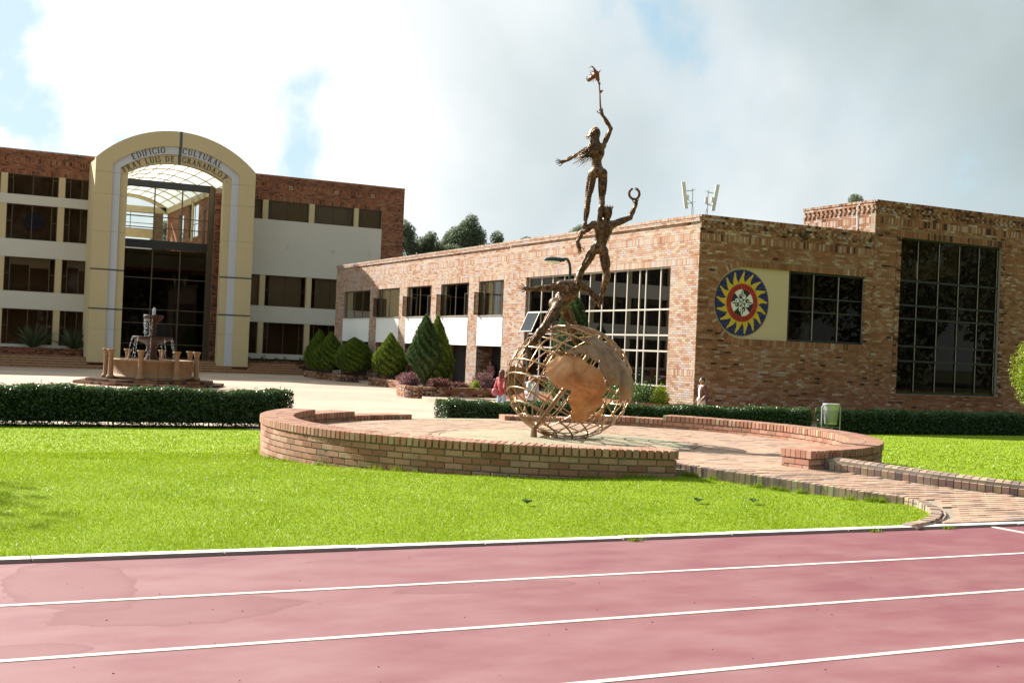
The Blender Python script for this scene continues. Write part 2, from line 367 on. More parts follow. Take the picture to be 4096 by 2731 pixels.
# white painted track kerb, stone by stone
m, t, p = mat('kerb_paint'); g = geopos(t); sz = N(t, 'ShaderNodeSeparateXYZ'); nn = N(t, 'ShaderNodeNewGeometry'); t.links.new(nn.outputs['Normal'], sz.inputs[0])
wn = noise(t, g, 14, 6, 0.75); chip = ramp(t, wn, [(0.60, 0.0), (0.66, 1.0)])
c = mixc(t, ramp(t, sz.outputs[2], [(0.4, 0.0), (0.8, 1.0)]), mixc(t, wn, (0.26, 0.21, 0.20), (0.42, 0.36, 0.34)), mixc(t, mathn(t, 'MULTIPLY', chip, 0.6), (0.74, 0.73, 0.69), (0.36, 0.33, 0.30)))
setc(t, p.inputs['Base Color'], c); p.inputs['Roughness'].default_value = 0.8; bump(t, p, wn, 0.4, 0.02)
tk = thing('track_kerb', 'low white painted kerb between the red track and the lawn', 'kerb', (5, 9.22, -0.05))
x = -6.0
while x < 22:
    L = 0.95 + 0.5 * rng.random(); b = MB(); dz = rng.normal(0, 0.0025)
    b.box((x + 0.006, 9.17 + rng.normal(0, 0.002), -0.12), (x + L - 0.006, 9.285, -0.004 + dz)); o = b.build('kerb_stone', m, tk); x += L
# lawn: turf sheet with a cut-out where the plaza comes in behind the round terrace
m, t, p = mat('turf'); g = geopos(t)
c = mixc(t, noise(t, g, 0.5, 5, 0.6), (0.18, 0.27, 0.008), (0.23, 0.32, 0.010)); c = mixc(t, ramp(t, noise(t, g, 6, 4, 0.6), [(0.5, 0), (0.8, 0.5)]), c, (0.14, 0.17, 0.03))
setc(t, p.inputs['Base Color'], c); p.inputs['Roughness'].default_value = 0.9; p.inputs['Specular IOR Level'].default_value = 0.2; bump(t, p, noise(t, g, 60, 3), 0.6, 0.03)
b = MB(); xs = np.concatenate([[-60, -30], np.arange(-10, 46, 0.5), [60, 80]]); ys = np.concatenate([[9.28], np.arange(10, 32, 0.5), [31.9]])
Q = []
for i in range(len(xs) - 1):
    for j in range(len(ys) - 1):
        if xs[i] >= 8 and xs[i + 1] <= 15 and ys[j] >= 22: continue
        Q.append([(X, Y, float(lawn_z(X, Y)) - 0.012) for X, Y in ((xs[i], ys[j]), (xs[i + 1], ys[j]), (xs[i + 1], ys[j + 1]), (xs[i], ys[j + 1]))])
b.quads(Q); kind(b.build('lawn', m), 'structure')
KL = np.array([(9.10, 13.70), (9.2, 13.53), (9.32, 13.28), (9.46, 12.97), (9.59, 12.73), (9.73, 12.47), (9.88, 12.18), (10.04, 11.87), (10.19, 11.55), (10.35, 11.2), (10.5, 10.95), (10.6, 10.75), (10.58, 10.55), (10.46, 10.32), (10.30, 10.07), (10.08, 9.83), (9.8, 9.6), (9.5, 9.43), (9.15, 9.30)])
KR = np.array([(11.38, 13.5), (11.55, 12.95), (11.80, 12.32), (12.04, 11.72), (12.34, 11.16), (12.62, 10.72), (12.95, 10.2), (13.3, 9.75), (13.6, 9.4)])
def path_z(y): return 0.002 + 0.152 * np.clip((np.asarray(y, float) - 9.6) / 3.6, 0, 1)
def in_path(x, y):
    o = np.argsort(KL[:12, 1]); xl = np.interp(y, KL[:12, 1][::-1], KL[:12, 0][::-1]); xl = np.where(y < 10.75, np.interp(y, KL[11:, 1][::-1], KL[11:, 0][::-1]), xl)
    xr = np.interp(y, KR[:, 1][::-1], KR[:, 0][::-1]); return (y > 9.28) & (y < 14.4) & (x > xl - 0.02) & (x < xr + 0.5)
# grass blades
def blades(n, ymin, ymax, h0, wd):
    ang = YAW + rng.uniform(R(-26), R(26), n); d = np.exp(rng.uniform(math.log(ymin), math.log(ymax), n))
    x, y = d * np.sin(ang), d * np.cos(ang); rr = np.hypot(x - RC[0], y - RC[1]); aa = np.arctan2(y - RC[1], x - RC[0])
    ok = (y > 9.30) & (y < 31.4) & (rr > ring_r(aa) + 0.0) & ~in_path(x, y) & ~((x > 8) & (x < 15) & (y > 22))
    x, y, d = x[ok], y[ok], d[ok]; k = len(x); z = lawn_z(x, y) - 0.015
    th = rng.uniform(0, 2 * math.pi, k); h = h0 * rng.uniform(0.6, 1.2, k) * (0.85 + 0.25 * np.sin(x * 1.7 + np.sin(y * 2.1)) ** 2); w = wd * rng.uniform(0.6, 1.3, k) * np.clip(d / 12, 0.8, 2.2)
    ln = rng.normal(0, 0.4, (k, 2)) * h[:, None]
    B = np.stack([x, y, z], 1); S = np.stack([np.cos(th) * w, np.sin(th) * w, 0 * w], 1); T = B + np.stack([ln[:, 0], ln[:, 1], h], 1)
    return B, S, T
m, t, p = mat('grass_blade'); at = N(t, 'ShaderNodeAttribute', attribute_name='rv').outputs['Fac']; g = geopos(t)
c = ramp(t, at, [(0, (0.09, 0.145, 0.006)), (0.35, (0.21, 0.30, 0.008)), (0.8, (0.30, 0.375, 0.010)), (1, (0.38, 0.38, 0.05))])
c = mixc(t, ramp(t, noise(t, g, 0.9, 4, 0.6), [(0.35, 0), (0.7, 0.5)]), c, mixc(t, 1.0, c, (0.72, 0.86, 0.8), 'MULTIPLY'))
setc(t, p.inputs['Base Color'], c); p.inputs['Roughness'].default_value = 0.42; p.inputs['Specular IOR Level'].default_value = 0.35
tr = N(t, 'ShaderNodeBsdfTranslucent'); t.links.new(c, tr.inputs[0]); mx = N(t, 'ShaderNodeMixShader'); mx.inputs[0].default_value = 0.45
o_ = [n for n in t.nodes if n.type == 'OUTPUT_MATERIAL'][0]; t.links.new(p.outputs[0], mx.inputs[1]); t.links.new(tr.outputs[0], mx.inputs[2]); t.links.new(mx.outputs[0], o_.inputs[0]); M_GRASS = m
b = MB()
for n, y0, y1, h, w in ((380000, 9.0, 20.0, 0.026, 0.0036), (120000, 18, 48, 0.03, 0.007)):
    B, S, T = blades(n, y0, y1, h, w); k = len(B); V = np.stack([B - S, B + S, T], 1).reshape(-1, 3); b.add(V, np.arange(3 * k).reshape(k, 3), np.clip(rng.normal(0.52, 0.15, k), 0, 1))
# taller unmown blades along the walls and kerbs
E = []
for k in range(5200):
    q = rng.random()
    if q < 0.45: a = R(rng.uniform(150, 256)); r_ = ring_r(a) + 0.02 + abs(rng.normal(0, 0.05)); E.append((RC[0] + r_ * math.cos(a), RC[1] + r_ * math.sin(a)))
    else: s = rng.uniform(0, 10.4); i = int(s); f = s - i; P_ = KL[i] * (1 - f) + KL[i + 1] * f; E.append((P_[0] - 0.05 - abs(rng.normal(0, 0.06)), P_[1] - 0.02))
E = np.array(E); cl = rng.random(len(E)); keep = (np.sin(E[:, 1] * 9 + E[:, 0] * 7) + np.sin(E[:, 1] * 23)) > 0.45; E = E[keep]; k = len(E)
h = rng.uniform(0.025, 0.085, k) * (1 + 0.6 * (rng.random(k) < .12)); th = rng.uniform(0, 6.28, k); B = np.column_stack([E, lawn_z(E[:, 0], E[:, 1]) - 0.01]); S = np.column_stack([np.cos(th), np.sin(th), 0 * th]) * 0.005
T = B + np.column_stack([rng.normal(0, 0.4, (k, 2)) * h[:, None], h]); b.add(np.stack([B - S, B + S, T], 1).reshape(-1, 3), np.arange(3 * k).reshape(k, 3), np.clip(rng.normal(0.3, 0.18, k), 0, 1))
# weeds standing at the foot of the track kerb
for cx, cy in ((5.85, 9.12), (8.62, 9.12), (9.62, 9.13)):
    for j in range(40):
        a, h = rng.uniform(0, 6.28), rng.uniform(0.03, 0.08); q = np.array([cx + rng.normal(0, 0.04), cy + rng.normal(0, 0.012), -0.03]); e = np.array([math.cos(a), math.sin(a), 0]) * 0.004
        b.add([q - e, q + e, q + [rng.normal(0, 0.03), rng.normal(0, 0.02), h]], np.array([[0, 1, 2]]), rng.uniform(0.1, 0.5))
kind(b.build('grass', M_GRASS), 'stuff')
# broad leaved weeds in the lawn
for wx, wy, s, lab in ((7.97, 11.2, 1.0, 'broad leaved dock weed in the lawn below the terrace wall end, left of two'), (8.62, 11.05, 1.15, 'larger broad leaved dock weed in the lawn, right of two near the path'), (5.9, 11.35, 0.8, 'small broad leaved weed alone in the middle of the lawn')):
    b = MB()
    for j in range(9):
        a = j * 0.7 + rng.normal(0, 0.2); L = 0.085 * s * rng.uniform(0.7, 1.2); d_ = np.array([math.cos(a), math.sin(a), 0]); sd = np.array([-d_[1], d_[0], 0]); o_ = np.array([wx, wy, 0.0])
        b.quads([[o_ + [0, 0, .01], o_ + d_ * L * .5 + sd * .022 + [0, 0, .05], o_ + d_ * L + [0, 0, .045], o_ + d_ * L * .5 - sd * .022 + [0, 0, .055]]], rng.random())
    o = b.build('weed', M_BUSH, origin=np.array([wx, wy, 0.0])); tag(o, lab, 'weed')

# plaza paving
m, t, p = mat('plaza_paving'); g = geopos(t)
br = N(t, 'ShaderNodeTexBrick'); t.links.new(g, br.inputs['Vector']); br.inputs['Scale'].default_value = 1.0; br.inputs['Brick Width'].default_value = 0.25; br.inputs['Row Height'].default_value = 0.125
br.inputs['Mortar Size'].default_value = 0.006; br.inputs['Color1'].default_value = (0.44, 0.31, 0.235, 1); br.inputs['Color2'].default_value = (0.36, 0.25, 0.19, 1); br.inputs['Mortar'].default_value = (0.30, 0.23, 0.17, 1)
c = mixc(t, ramp(t, noise(t, g, 0.16, 4, 0.6), [(0.45, 0), (0.62, 0.75)]), br.outputs['Color'], (0.47, 0.39, 0.27)); c = mixc(t, ramp(t, noise(t, g, 1.3, 5, 0.65), [(0.5, 0), (0.75, 0.5)]), c, (0.27, 0.20, 0.16))
setc(t, p.inputs['Base Color'], c); p.inputs['Roughness'].default_value = 0.8; bump(t, p, br.outputs['Fac'], 0.2, 0.01); M_PLAZA = m
b = MB(); b.quads([[(-80, 31.9, -0.70), (120, 31.9, -0.70), (120, 130, -0.70), (-80, 130, -0.70)], [(8, 22, -0.70), (15, 22, -0.70), (15, 31.9, -0.70), (8, 31.9, -0.70)]]); kind(b.build('plaza', M_PLAZA), 'structure')

# ------------------------------------------------------------------ the round brick terrace
FZ = 0.145
def rpt(a, r, z): return np.array([RC[0] + r * math.cos(a), RC[1] + r * math.sin(a), z])
def pave_region(test, x0, x1, y0, y1, zf, nsing, nm, parent):
    B = Bricks(); row = 0; y = y0; C = []; rv = []; sl = []
    while y < y1:
        x = x0 + (0.125 if row % 2 else 0)
        while x < x1:
            if test(x, y): C.append((x, y, float(zf(y)))); rv.append(np.clip(rng.normal(0.5, 0.24), 0, 1))
            x += 0.25
        y += 0.125; row += 1
    C = np.array(C); C[:, 2] += rng.normal(0, 0.0015, len(C)) - 0.03
    B.add(C, (0.1205, 0, 0), (0, 0.058, 0), (0, 0, 0.03), np.array(rv)); B.flush(parent, M_PAVE, 'paver', 'paving', nsing)
M_GRIT, t, p = mat('exposed_aggregate'); g = geopos(t); v = N(t, 'ShaderNodeTexVoronoi'); v.inputs['Scale'].default_value = 70; t.links.new(g, v.inputs['Vector'])
c = mixc(t, v.outputs['Color'], (0.20, 0.16, 0.09), (0.46, 0.40, 0.27)); c = mixc(t, ramp(t, noise(t, g, 1.5, 4), [(0.45, 0), (0.7, 0.6)]), c, (0.17, 0.16, 0.10)); setc(t, p.inputs['Base Color'], c); p.inputs['Roughness'].default_value = 0.85; bump(t, p, v.outputs['Distance'], 0.7, 0.008)
b = MB(); n = 96; poly = [(RC[0] + (ring_r(2 * math.pi * i / n) - 0.3) * math.cos(2 * math.pi * i / n), RC[1] + (ring_r(2 * math.pi * i / n) - 0.3) * math.sin(2 * math.pi * i / n)) for i in range(n)]
b.prism(poly, (0, 0, 0), X_, Y_, Z_, -0.8, FZ - 0.012)
# mortar bed under the path
ys = np.linspace(9.3, 14.4, 18)
for i in range(len(ys) - 1):
    q = []
    for y in (ys[i], ys[i + 1]):
        xl = np.interp(y, KL[11:, 1][::-1], KL[11:, 0][::-1]) if y < 10.75 else np.interp(y, KL[:12, 1][::-1], KL[:12, 0][::-1])
        xr = np.interp(y, KR[:, 1][::-1], KR[:, 0][::-1]); q += [(xl + 0.02, y), (xr + 0.03, y)]
    a_, b_, c_, d_ = q; z0, z1 = float(path_z(a_[1])) - 0.012, float(path_z(c_[1])) - 0.012
    b.quads([[(*a_, z0), (*b_, z0), (*d_, z1), (*c_, z1)]])
floor = kind(b.build('terrace_floor', M_MORTAR), 'structure')
def f_test(x, y):
    r_ = math.hypot(x - RC[0], y - RC[1]); return 2.22 < r_ < ring_r(math.atan2(y - RC[1], x - RC[0])) - 0.42 and not bool(in_path(np.array(x), np.array(y)))
DISC = np.array([10.05, 18.05])
f_test2 = lambda x, y: math.hypot(x - DISC[0], y - DISC[1]) > 2.27 and math.hypot(x - RC[0], y - RC[1]) < ring_r(math.atan2(y - RC[1], x - RC[0])) - 0.42 and y > 13.62
pave_region(f_test2, 5.2, 15.4, 13.6, 23.3, lambda y: FZ, 120, 'paver', floor)
def p_test(x, y):
    if not (9.35 < y < 13.6): return False
    xl = np.interp(y, KL[11:, 1][::-1], KL[11:, 0][::-1]) if y < 10.75 else np.interp(y, KL[:12, 1][::-1], KL[:12, 0][::-1])
    off = 0.24 if y > 10.75 else 0.32
    return xl + off < x < np.interp(y, KR[:, 1][::-1], KR[:, 0][::-1]) - 0.09
pave_region(p_test, 8.9, 13.8, 9.40, 13.6, path_z, 180, 'paver', floor)
b = MB(); b.lathe((DISC[0], DISC[1], 0), [(0.0, FZ + 0.004), (2.12, FZ + 0.004), (2.12, FZ - 0.03)], 64); b.lathe((DISC[0], DISC[1], 0), [(0, FZ - 0.03), (2.12, FZ - 0.03)], 64)
kind(b.build('gravel_disc', M_GRIT), 'structure')
B = Bricks(); n = int(2 * math.pi * 2.19 / 0.25)
for i in range(n):
    a = 2 * math.pi * i / n; e = np.array([-math.sin(a), math.cos(a), 0]); q = np.array([math.cos(a), math.sin(a), 0])
    B.add(np.array([DISC[0], DISC[1], 0]) + q * 2.185 + Z_ * (FZ - 0.025), e * 0.119, q * 0.055, Z_ * 0.03, rng.random())
B.flush(floor, M_PAVE, 'edging_brick', 'edging', 40)
b = MB(); b.prism([(10.05, 13.58), (11.28, 13.72), (11.45, 13.38), (10.2, 13.12)], (0, 0, 0), X_, Y_, Z_, 0.05, FZ + 0.003); kind(b.build('gravel_strip', M_GRIT), 'structure')
b = MB(); b.prism([(9.05, 22.75), (11.3, 22.75), (11.4, 23.3), (8.95, 23.3)], (0, 0, 0), X_, Y_, Z_, -0.78, FZ + 0.004); kind(b.build('back_step', M_GRIT), 'structure')

def ring_wall(name, label, segs):
    """segs: (angle0, angle1, top) in degrees, running anticlockwise"""
    th = thing(name, label, 'wall', (*rpt(R((segs[0][0] + segs[-1][1]) / 2), 5.0, 0),))
    B = Bricks(); K = Bricks(); core = MB(); CP = 0.0855; lo, hi = segs[0][0], segs[-1][1]
    for a0, a1, top in segs:
        A0, A1 = R(a0), R(a1); ct = top - 0.112
        n = max(2, int((A1 - A0) / R(2.5))); e0 = 0.012 if a0 == lo else 0; e1 = 0.012 if a1 == hi else 0
        for i in range(n):
            u0 = A0 + (A1 - A0) * i / n + (e0 / 5 if i == 0 else 0); u1 = A0 + (A1 - A0) * (i + 1) / n - (e1 / 5 if i == n - 1 else 0)
            V = []
            for z in (-0.85, top - 0.016):
                for r_ in (-0.505, -0.035):
                    for u in (u0, u1): V.append(rpt(u, ring_r(u) + r_, z))
            core.add(V, np.array([[0, 1, 3, 2], [4, 6, 7, 5], [0, 4, 5, 1], [2, 3, 7, 6], [0, 2, 6, 4], [1, 5, 7, 3]]))
        # coping: bricks on edge, two rings of them
        for r_, hw in ((-0.128, 0.133), (-0.402, 0.133)):
            rm = ring_r((A0 + A1) / 2) + (0.01 if r_ > -0.2 else -0.54); k = max(1, round((A1 - A0) * rm / 0.0975))
            for i in range(k):
                u = A0 + (A1 - A0) * (i + 0.5) / k; q = np.array([math.cos(u), math.sin(u), 0]); e = np.array([-q[1], q[0], 0])
                hl = (A1 - A0) / k * rm / 2 - rng.uniform(0.008, 0.0145); tl = rng.normal(0, 0.006)
                K.add(rpt(u, ring_r(u) + r_, top - 0.056 + rng.normal(0, 0.0012)) + q * rng.normal(0, 0.0015), e * hl + q * tl * hl, q * hw, Z_ * 0.055, np.clip(rng.normal(0.45, 0.22), 0, 1) if rng.random() > .05 else 1.0)
        # stretcher courses, outside down into the lawn and inside down to the paving
        for side, rr_, zb in (('o', -0.047, None), ('i', -0.494, FZ - 0.03)):
            z = ct - 0.01; row = 0
            while True:
                z -= CP
                if z + CP < (zb if zb is not None else -0.75): break
                k = max(1, round((A1 - A0) * 5.2 / 0.25)); st = (A1 - A0) / k; sh = 0.5 * (row % 2)
                for i in range(-1, k + 1):
                    u0 = max(A0 + (i + sh) * st, A0); u1 = min(A0 + (i + 1 + sh) * st, A1)
                    if (u1 - u0) * 5.2 < 0.05: continue
                    u = (u0 + u1) / 2; q = np.array([math.cos(u), math.sin(u), 0]); P_ = rpt(u, ring_r(u) + rr_, z + CP / 2)
                    if side == 'o' and z + CP < float(lawn_z(P_[0], P_[1])) - 0.06 and not (math.cos(u - R(90)) > 0.8): continue
                    if side == 'o' and rng.random() < 0.004: continue
                    e = np.array([-q[1], q[0], 0]); B.add(P_ + q * rng.normal(0, 0.002) + Z_ * rng.normal(0, 0.001), e * ((u1 - u0) * (ring_r(u) + rr_) / 2 - 0.0075), q * 0.03, Z_ * (CP / 2 - 0.0085), np.clip(rng.normal(0.4, 0.24), 0, 0.86))
                row += 1
    for a, top, sgn in ((lo, segs[0][2], -1), (hi, segs[-1][2], 1)):       # brick ends
        u = R(a); q = np.array([math.cos(u), math.sin(u), 0]); e = np.array([-q[1], q[0], 0]) * sgn; z = top - 0.122; row = 0
        while z > -0.25 and z > (FZ - 0.09 if a in (-79.5, 256, 103.5, 76.8) else -1):
            cuts = [-0.515, -0.39, -0.14, -0.025] if row % 2 else [-0.515, -0.27, -0.025]
            for c0, c1 in zip(cuts[:-1], cuts[1:]): B.add(rpt(u, ring_r(u) + (c0 + c1) / 2, z - CP / 2) + e * 0.004, q * ((c1 - c0) / 2 - 0.005), e * 0.02, Z_ * (CP / 2 - 0.005), np.clip(rng.normal(0.4, 0.2), 0, .86))
            z -= CP; row += 1
        for i in range(6): K.add(rpt(u, ring_r(u) - 0.53 + (i + 0.5) * 0.0907, top - 0.056) + e * 0.012, q * 0.041, e * 0.022, Z_ * 0.0555, np.clip(rng.normal(0.42, 0.2), 0, 1))
    core.build('mortar_core', M_MOSSY, th)
    B.flush(th, M_RING, 'brick', 'brickwork', 300); K.flush(th, M_RING, 'coping_brick', 'coping', 300)
    return th
ring_wall('curved_wall', 'low curved brick wall around the left and front of the round terrace', [(103.5, 122.5, 0.245), (122.5, 141.0, 0.325), (141.0, 256.0, 0.405)])
ring_wall('curved_wall', 'low curved brick wall on the right of the round terrace, ending by the path', [(-79.5, 37.0, 0.405), (37.0, 57.0, 0.325), (57.0, 76.8, 0.245)])

# path kerbs
def along(P, step):
    d = np.linalg.norm(np.diff(P, axis=0), axis=1); s = np.concatenate([[0], np.cumsum(d)]); q = np.arange(step / 2, s[-1], step)
    pts = np.column_stack([np.interp(q, s, P[:, 0]), np.interp(q, s, P[:, 1])]); e = np.column_stack([np.interp(q + 0.03, s, P[:, 0]) - np.interp(q - 0.03, s, P[:, 0]), np.interp(q + 0.03, s, P[:, 1]) - np.interp(q - 0.03, s, P[:, 1])])
    return pts, e / np.linalg.norm(e, axis=1)[:, None]
kb = thing('path_kerb', 'kerb of upright grey and pink bricks along the left edge of the path', 'kerb', (10.2, 12, 0)); B = Bricks(); core = MB()
pts, e = along(KL, 0.0785)
for i, (q, d) in enumerate(zip(pts, e)):
    nrm = np.array([-d[1], d[0], 0]); d3 = np.array([d[0], d[1], 0]); yy = q[1]
    top = 0.055 + 0.15 * np.clip((yy - 10.3) / 3.2, 0, 1) if yy > 10.3 else 0.055 - 0.035 * np.clip((10.3 - yy) / 0.9, 0, 1)
    P_ = np.array([q[0], q[1], 0]) + nrm * 0.06; B.add(P_ + Z_ * (top / 2 - 0.06 + rng.normal(0, 0.002)) + nrm * rng.normal(0, 0.003), d3 * (0.0345 - rng.uniform(0, .003)), nrm * 0.058, Z_ * (top / 2 + 0.06), np.clip(rng.normal(0.5, 0.27), 0, 1))
    core.boxes(P_ + Z_ * (top / 2 - 0.066), d3 * 0.04, nrm * 0.052, Z_ * (top / 2 + 0.058))
    if yy < 10.85:                                                     # moulded bricks facing the path round the bend
        P2 = P_ + nrm * 0.085; B.add(P2 + Z_ * (top / 2 - 0.03), d3 * 0.034, nrm * 0.028 + Z_ * 0.016, Z_ * (top / 2) - nrm * 0.014, np.clip(rng.normal(0.35, 0.2), 0, 1))
core.build('mortar_core', M_MORTAR, kb); B.flush(kb, M_KERB, 'brick', 'brickwork', 300)
kb = thing('path_kerb', 'raised kerb of three rows of rounded bricks along the right edge of the path', 'kerb', (12.3, 11.5, 0)); B = Bricks(); core = MB()
pts, e = along(KR, 0.098)
for q, d in zip(pts, e):
    nrm = np.array([-d[1], d[0], 0]); d3 = np.array([d[0], d[1], 0]); zb = float(path_z(q[1])); f = 1 - 0.25 * np.clip((11 - q[1]) / 2, 0, 1)
    P_ = np.array([q[0], q[1], zb]); rv = np.clip(rng.normal(0.45, 0.3), 0, 1); hl = d3 * 0.0435
    for (o_, z_, hn, hz, tilt) in ((0.045, 0.045, 0.035, 0.05, 0.12), (0.105, 0.105, 0.045, 0.03, 0.62), (0.205, 0.128, 0.06, 0.03, 0.05), (0.335, 0.118, 0.06, 0.03, -0.12)):
        nn_ = nrm * math.cos(tilt) + Z_ * math.sin(tilt); zz_ = Z_ * math.cos(tilt) - nrm * math.sin(tilt)
        B.add(P_ + nrm * o_ + Z_ * z_ * f, hl, nn_ * (hn - 0.003), zz_ * hz, np.clip(rv + rng.normal(0, 0.16), 0, 1))
    core.boxes(P_ + nrm * 0.21 + Z_ * 0.03, d3 * 0.05, nrm * 0.17, Z_ * 0.105 * f)
core.build('mortar_core', M_MORTAR, kb); B.flush(kb, M_KERB, 'brick', 'brickwork', 300)
# grit and small stones lying on the track
b = MB()
for i in range(70):
    d = rng.uniform(4.2, 9.1); x = rng.uniform(0.0, 1.0) * (d * 1.05 + 1.5) + d * 0.03; s = rng.uniform(0.002, 0.0045)
    a = rng.uniform(0, 6.28); b.boxes((x, d, -0.03 + s * .5), (s * math.cos(a), s * math.sin(a), 0), (-s * math.sin(a) * .7, s * math.cos(a) * .7, 0), (0, 0, s * .6))
kind(b.build('grit', simple('brown_grit', (0.13, 0.075, 0.06), 0.9, var=0.5, scale=20)), 'stuff')
# ------------------------------------------------------------------ buildings
class Plane:
    def __init__(s, O, u, n): s.O, s.u, s.n = arr(O), arr(u), arr(n)
    def P(s, u, z, off=0.0): return s.O + s.u * u + Z_ * z + s.n * off
def sub_intervals(a, b, holes):
    out = [(a, b)]
    for h0, h1 in holes:
        nx = []
        for i0, i1 in out:
            if h1 <= i0 or h0 >= i1: nx.append((i0, i1)); continue
            if h0 > i0: nx.append((i0, h0))
            if h1 < i1: nx.append((h1, i1))
        out = nx
    return out
def brick_field(B, pl, u0, u1, bands, holes, mask=None, L=0.25, CP=0.0855, depth=0.03, off=0.0, spread=0.27, mean=0.5):
    """bands: (z0, z1, kind) from running / soldier / coping / dentil / corbel; holes: (u0, u1, z0, z1)"""
    C = []; hu = []; hz = []; of = []
    for z0, z1, kd in bands:
        if kd == 'running': n = max(1, round((z1 - z0) / CP)); cz = (z1 - z0) / n; step = L; o_ = 0.0
        elif kd == 'corbel': n = max(1, round((z1 - z0) / CP)); cz = (z1 - z0) / n; step = L; o_ = 0.035
        elif kd == 'soldier': n = 1; cz = z1 - z0; step = 0.0855; o_ = 0.004
        elif kd == 'coping': n = 1; cz = z1 - z0; step = 0.0855; o_ = 0.06
        elif kd == 'recess': n = max(1, round((z1 - z0) / CP)); cz = (z1 - z0) / n; step = L; o_ = -0.045
        elif kd == 'dentil': n = max(1, round((z1 - z0) / CP)); cz = (z1 - z0) / n; step = 0.135; o_ = 0.0
        for r in range(n):
            zc = z0 + (r + 0.5) * cz; sh = 0.5 * step * (r % 2)
            hs = [(h[0], h[1]) for h in holes if h[2] - 0.3 * cz < zc < h[3] + 0.3 * cz]
            for a, b in sub_intervals(u0, u1, hs):
                k = math.floor((a - sh) / step)
                while sh + k * step < b - 0.02:
                    c0, c1 = max(a, sh + k * step), min(b, sh + (k + 1) * step); k += 1
                    if c1 - c0 < 0.022: continue
                    if mask and not mask((c0 + c1) / 2, zc): continue
                    oo = o_
                    if kd == 'dentil': oo = 0.045 if (k + r) % 2 else -0.012
                    C.append(((c0 + c1) / 2, zc)); hu.append((c1 - c0) / 2 - 0.0055); hz.append(cz / 2 - 0.0055); of.append(off + oo + rng.normal(0, 0.0018))
    if not C: return
    C = np.array(C); hu = np.array(hu)[:, None]; hz = np.array(hz)[:, None]; of = np.array(of)[:, None]
    rv = rng.normal(0, 1, len(C))
    for i in range(1, len(rv)): rv[i] = 0.15 * rv[i - 1] + 0.98 * rv[i]
    rv = np.clip(mean + spread * (0.92 * rv + 0.35 * np.sin(C[:, 0] * 1.3 + 2 * np.sin(C[:, 1] * 0.9)) * np.sin(C[:, 1] * 1.7 + C[:, 0] * .4)), 0, 1)
    B.add(pl.O + pl.u * C[:, :1] + Z_ * C[:, 1:] + pl.n * (of - depth / 2 - 0.004), pl.u * hu, pl.n * (depth / 2 + 0.004) * np.ones_like(hu), Z_ * hz, rv)
def slab_wall(b, pl, u0, u1, z0, z1, holes, t0, t1, rv=0.5):
    us = sorted({u0, u1, *[min(max(h[i], u0), u1) for h in holes for i in (0, 1)]}); zs = sorted({z0, z1, *[min(max(h[i], z0), z1) for h in holes for i in (2, 3)]})
    for i in range(len(us) - 1):
        zz = None
        for j in range(len(zs) - 1):
            cu, cz = (us[i] + us[i + 1]) / 2, (zs[j] + zs[j + 1]) / 2
            solid = not any(h[0] < cu < h[1] and h[2] < cz < h[3] for h in holes) and us[i + 1] - us[i] > 1e-4 and zs[j + 1] - zs[j] > 1e-4
            if solid and zz is None: zz = zs[j]
            if (not solid or j == len(zs) - 2) and zz is not None:
                ze = zs[j + 1] if solid else zs[j]; zz_, ze_ = zz, ze; zz = None
                b.boxes(pl.P(cu, (zz_ + ze_) / 2, (t0 + t1) / 2), pl.u * (us[i + 1] - us[i]) / 2, pl.n * abs(t1 - t0) / 2, Z_ * (ze_ - zz_) / 2, rv)
def frame_bars(b, pl, u0, u1, z0, z1, off, w=0.05, d=0.06, us=(), zs=(), wu=None, wz=None):
    for (a0, a1, c0, c1) in ((u0, u0 + w, z0, z1), (u1 - w, u1, z0, z1), (u0 + w, u1 - w, z0, z0 + w), (u0 + w, u1 - w, z1 - w, z1)):
        b.boxes(pl.P((a0 + a1) / 2, (c0 + c1) / 2, off), pl.u * (a1 - a0) / 2, pl.n * d / 2, Z_ * (c1 - c0) / 2)
    for u in us: b.boxes(pl.P(u, (z0 + z1) / 2, off), pl.u * (wu or w) / 2, pl.n * (d / 2 - 0.004), Z_ * ((z1 - z0) / 2 - w))
    for z in zs: b.boxes(pl.P((u0 + u1) / 2, z, off), pl.u * ((u1 - u0) / 2 - w), pl.n * (d / 2 - 0.008), Z_ * (wz or w) / 2)
def pane_objs(parent, pl, us, zs, off, m, skip=(), name='pane'):
    for i in range(len(us) - 1):
        for j in range(len(zs) - 1):
            if (i, j) in skip: continue
            b = MB(); b.boxes(pl.P((us[i] + us[i + 1]) / 2, (zs[j] + zs[j + 1]) / 2, off), pl.u * ((us[i + 1] - us[i]) / 2 - 0.002), pl.n * 0.004, Z_ * ((zs[j + 1] - zs[j]) / 2 - 0.002)); b.build(name, m, parent)

# ---- the brick hall on the right: sunlit wall facing the plaza, shaded front with the crest
GZ = -0.70
hall = thing('brick_hall', 'two storey brick hall with a sunlit side wall and a round crest on its front', 'building', (30, 50, GZ))
FA = Plane((0, 36.6, 0), X_, -Y_); SW = Plane((25.66, 0, 0), Y_, -X_); SW2 = Plane((25.79, 0, 0), Y_, -X_)
TOPB = [(6.765, 6.87, 'coping'), (6.66, 6.765, 'corbel'), (6.39, 6.66, 'dentil'), (6.21, 6.39, 'running'), (5.95, 6.21, 'soldier'), (5.325, 5.95, 'running')]
panelR = (26.40, 29.87, 2.42, 5.09); swin = (29.87, 33.62, 2.42, 5.09); HB = Bricks()
pc = (27.73, 3.755); pr = 1.335
M_LATG = glass('lattice_glass', (0.62, 0.56, 0.48), (0.22, 0.22, 0.22), 1.22, 0.0)
M_BEAD = simple('bead_metal', (0.34, 0.31, 0.25), 0.5)
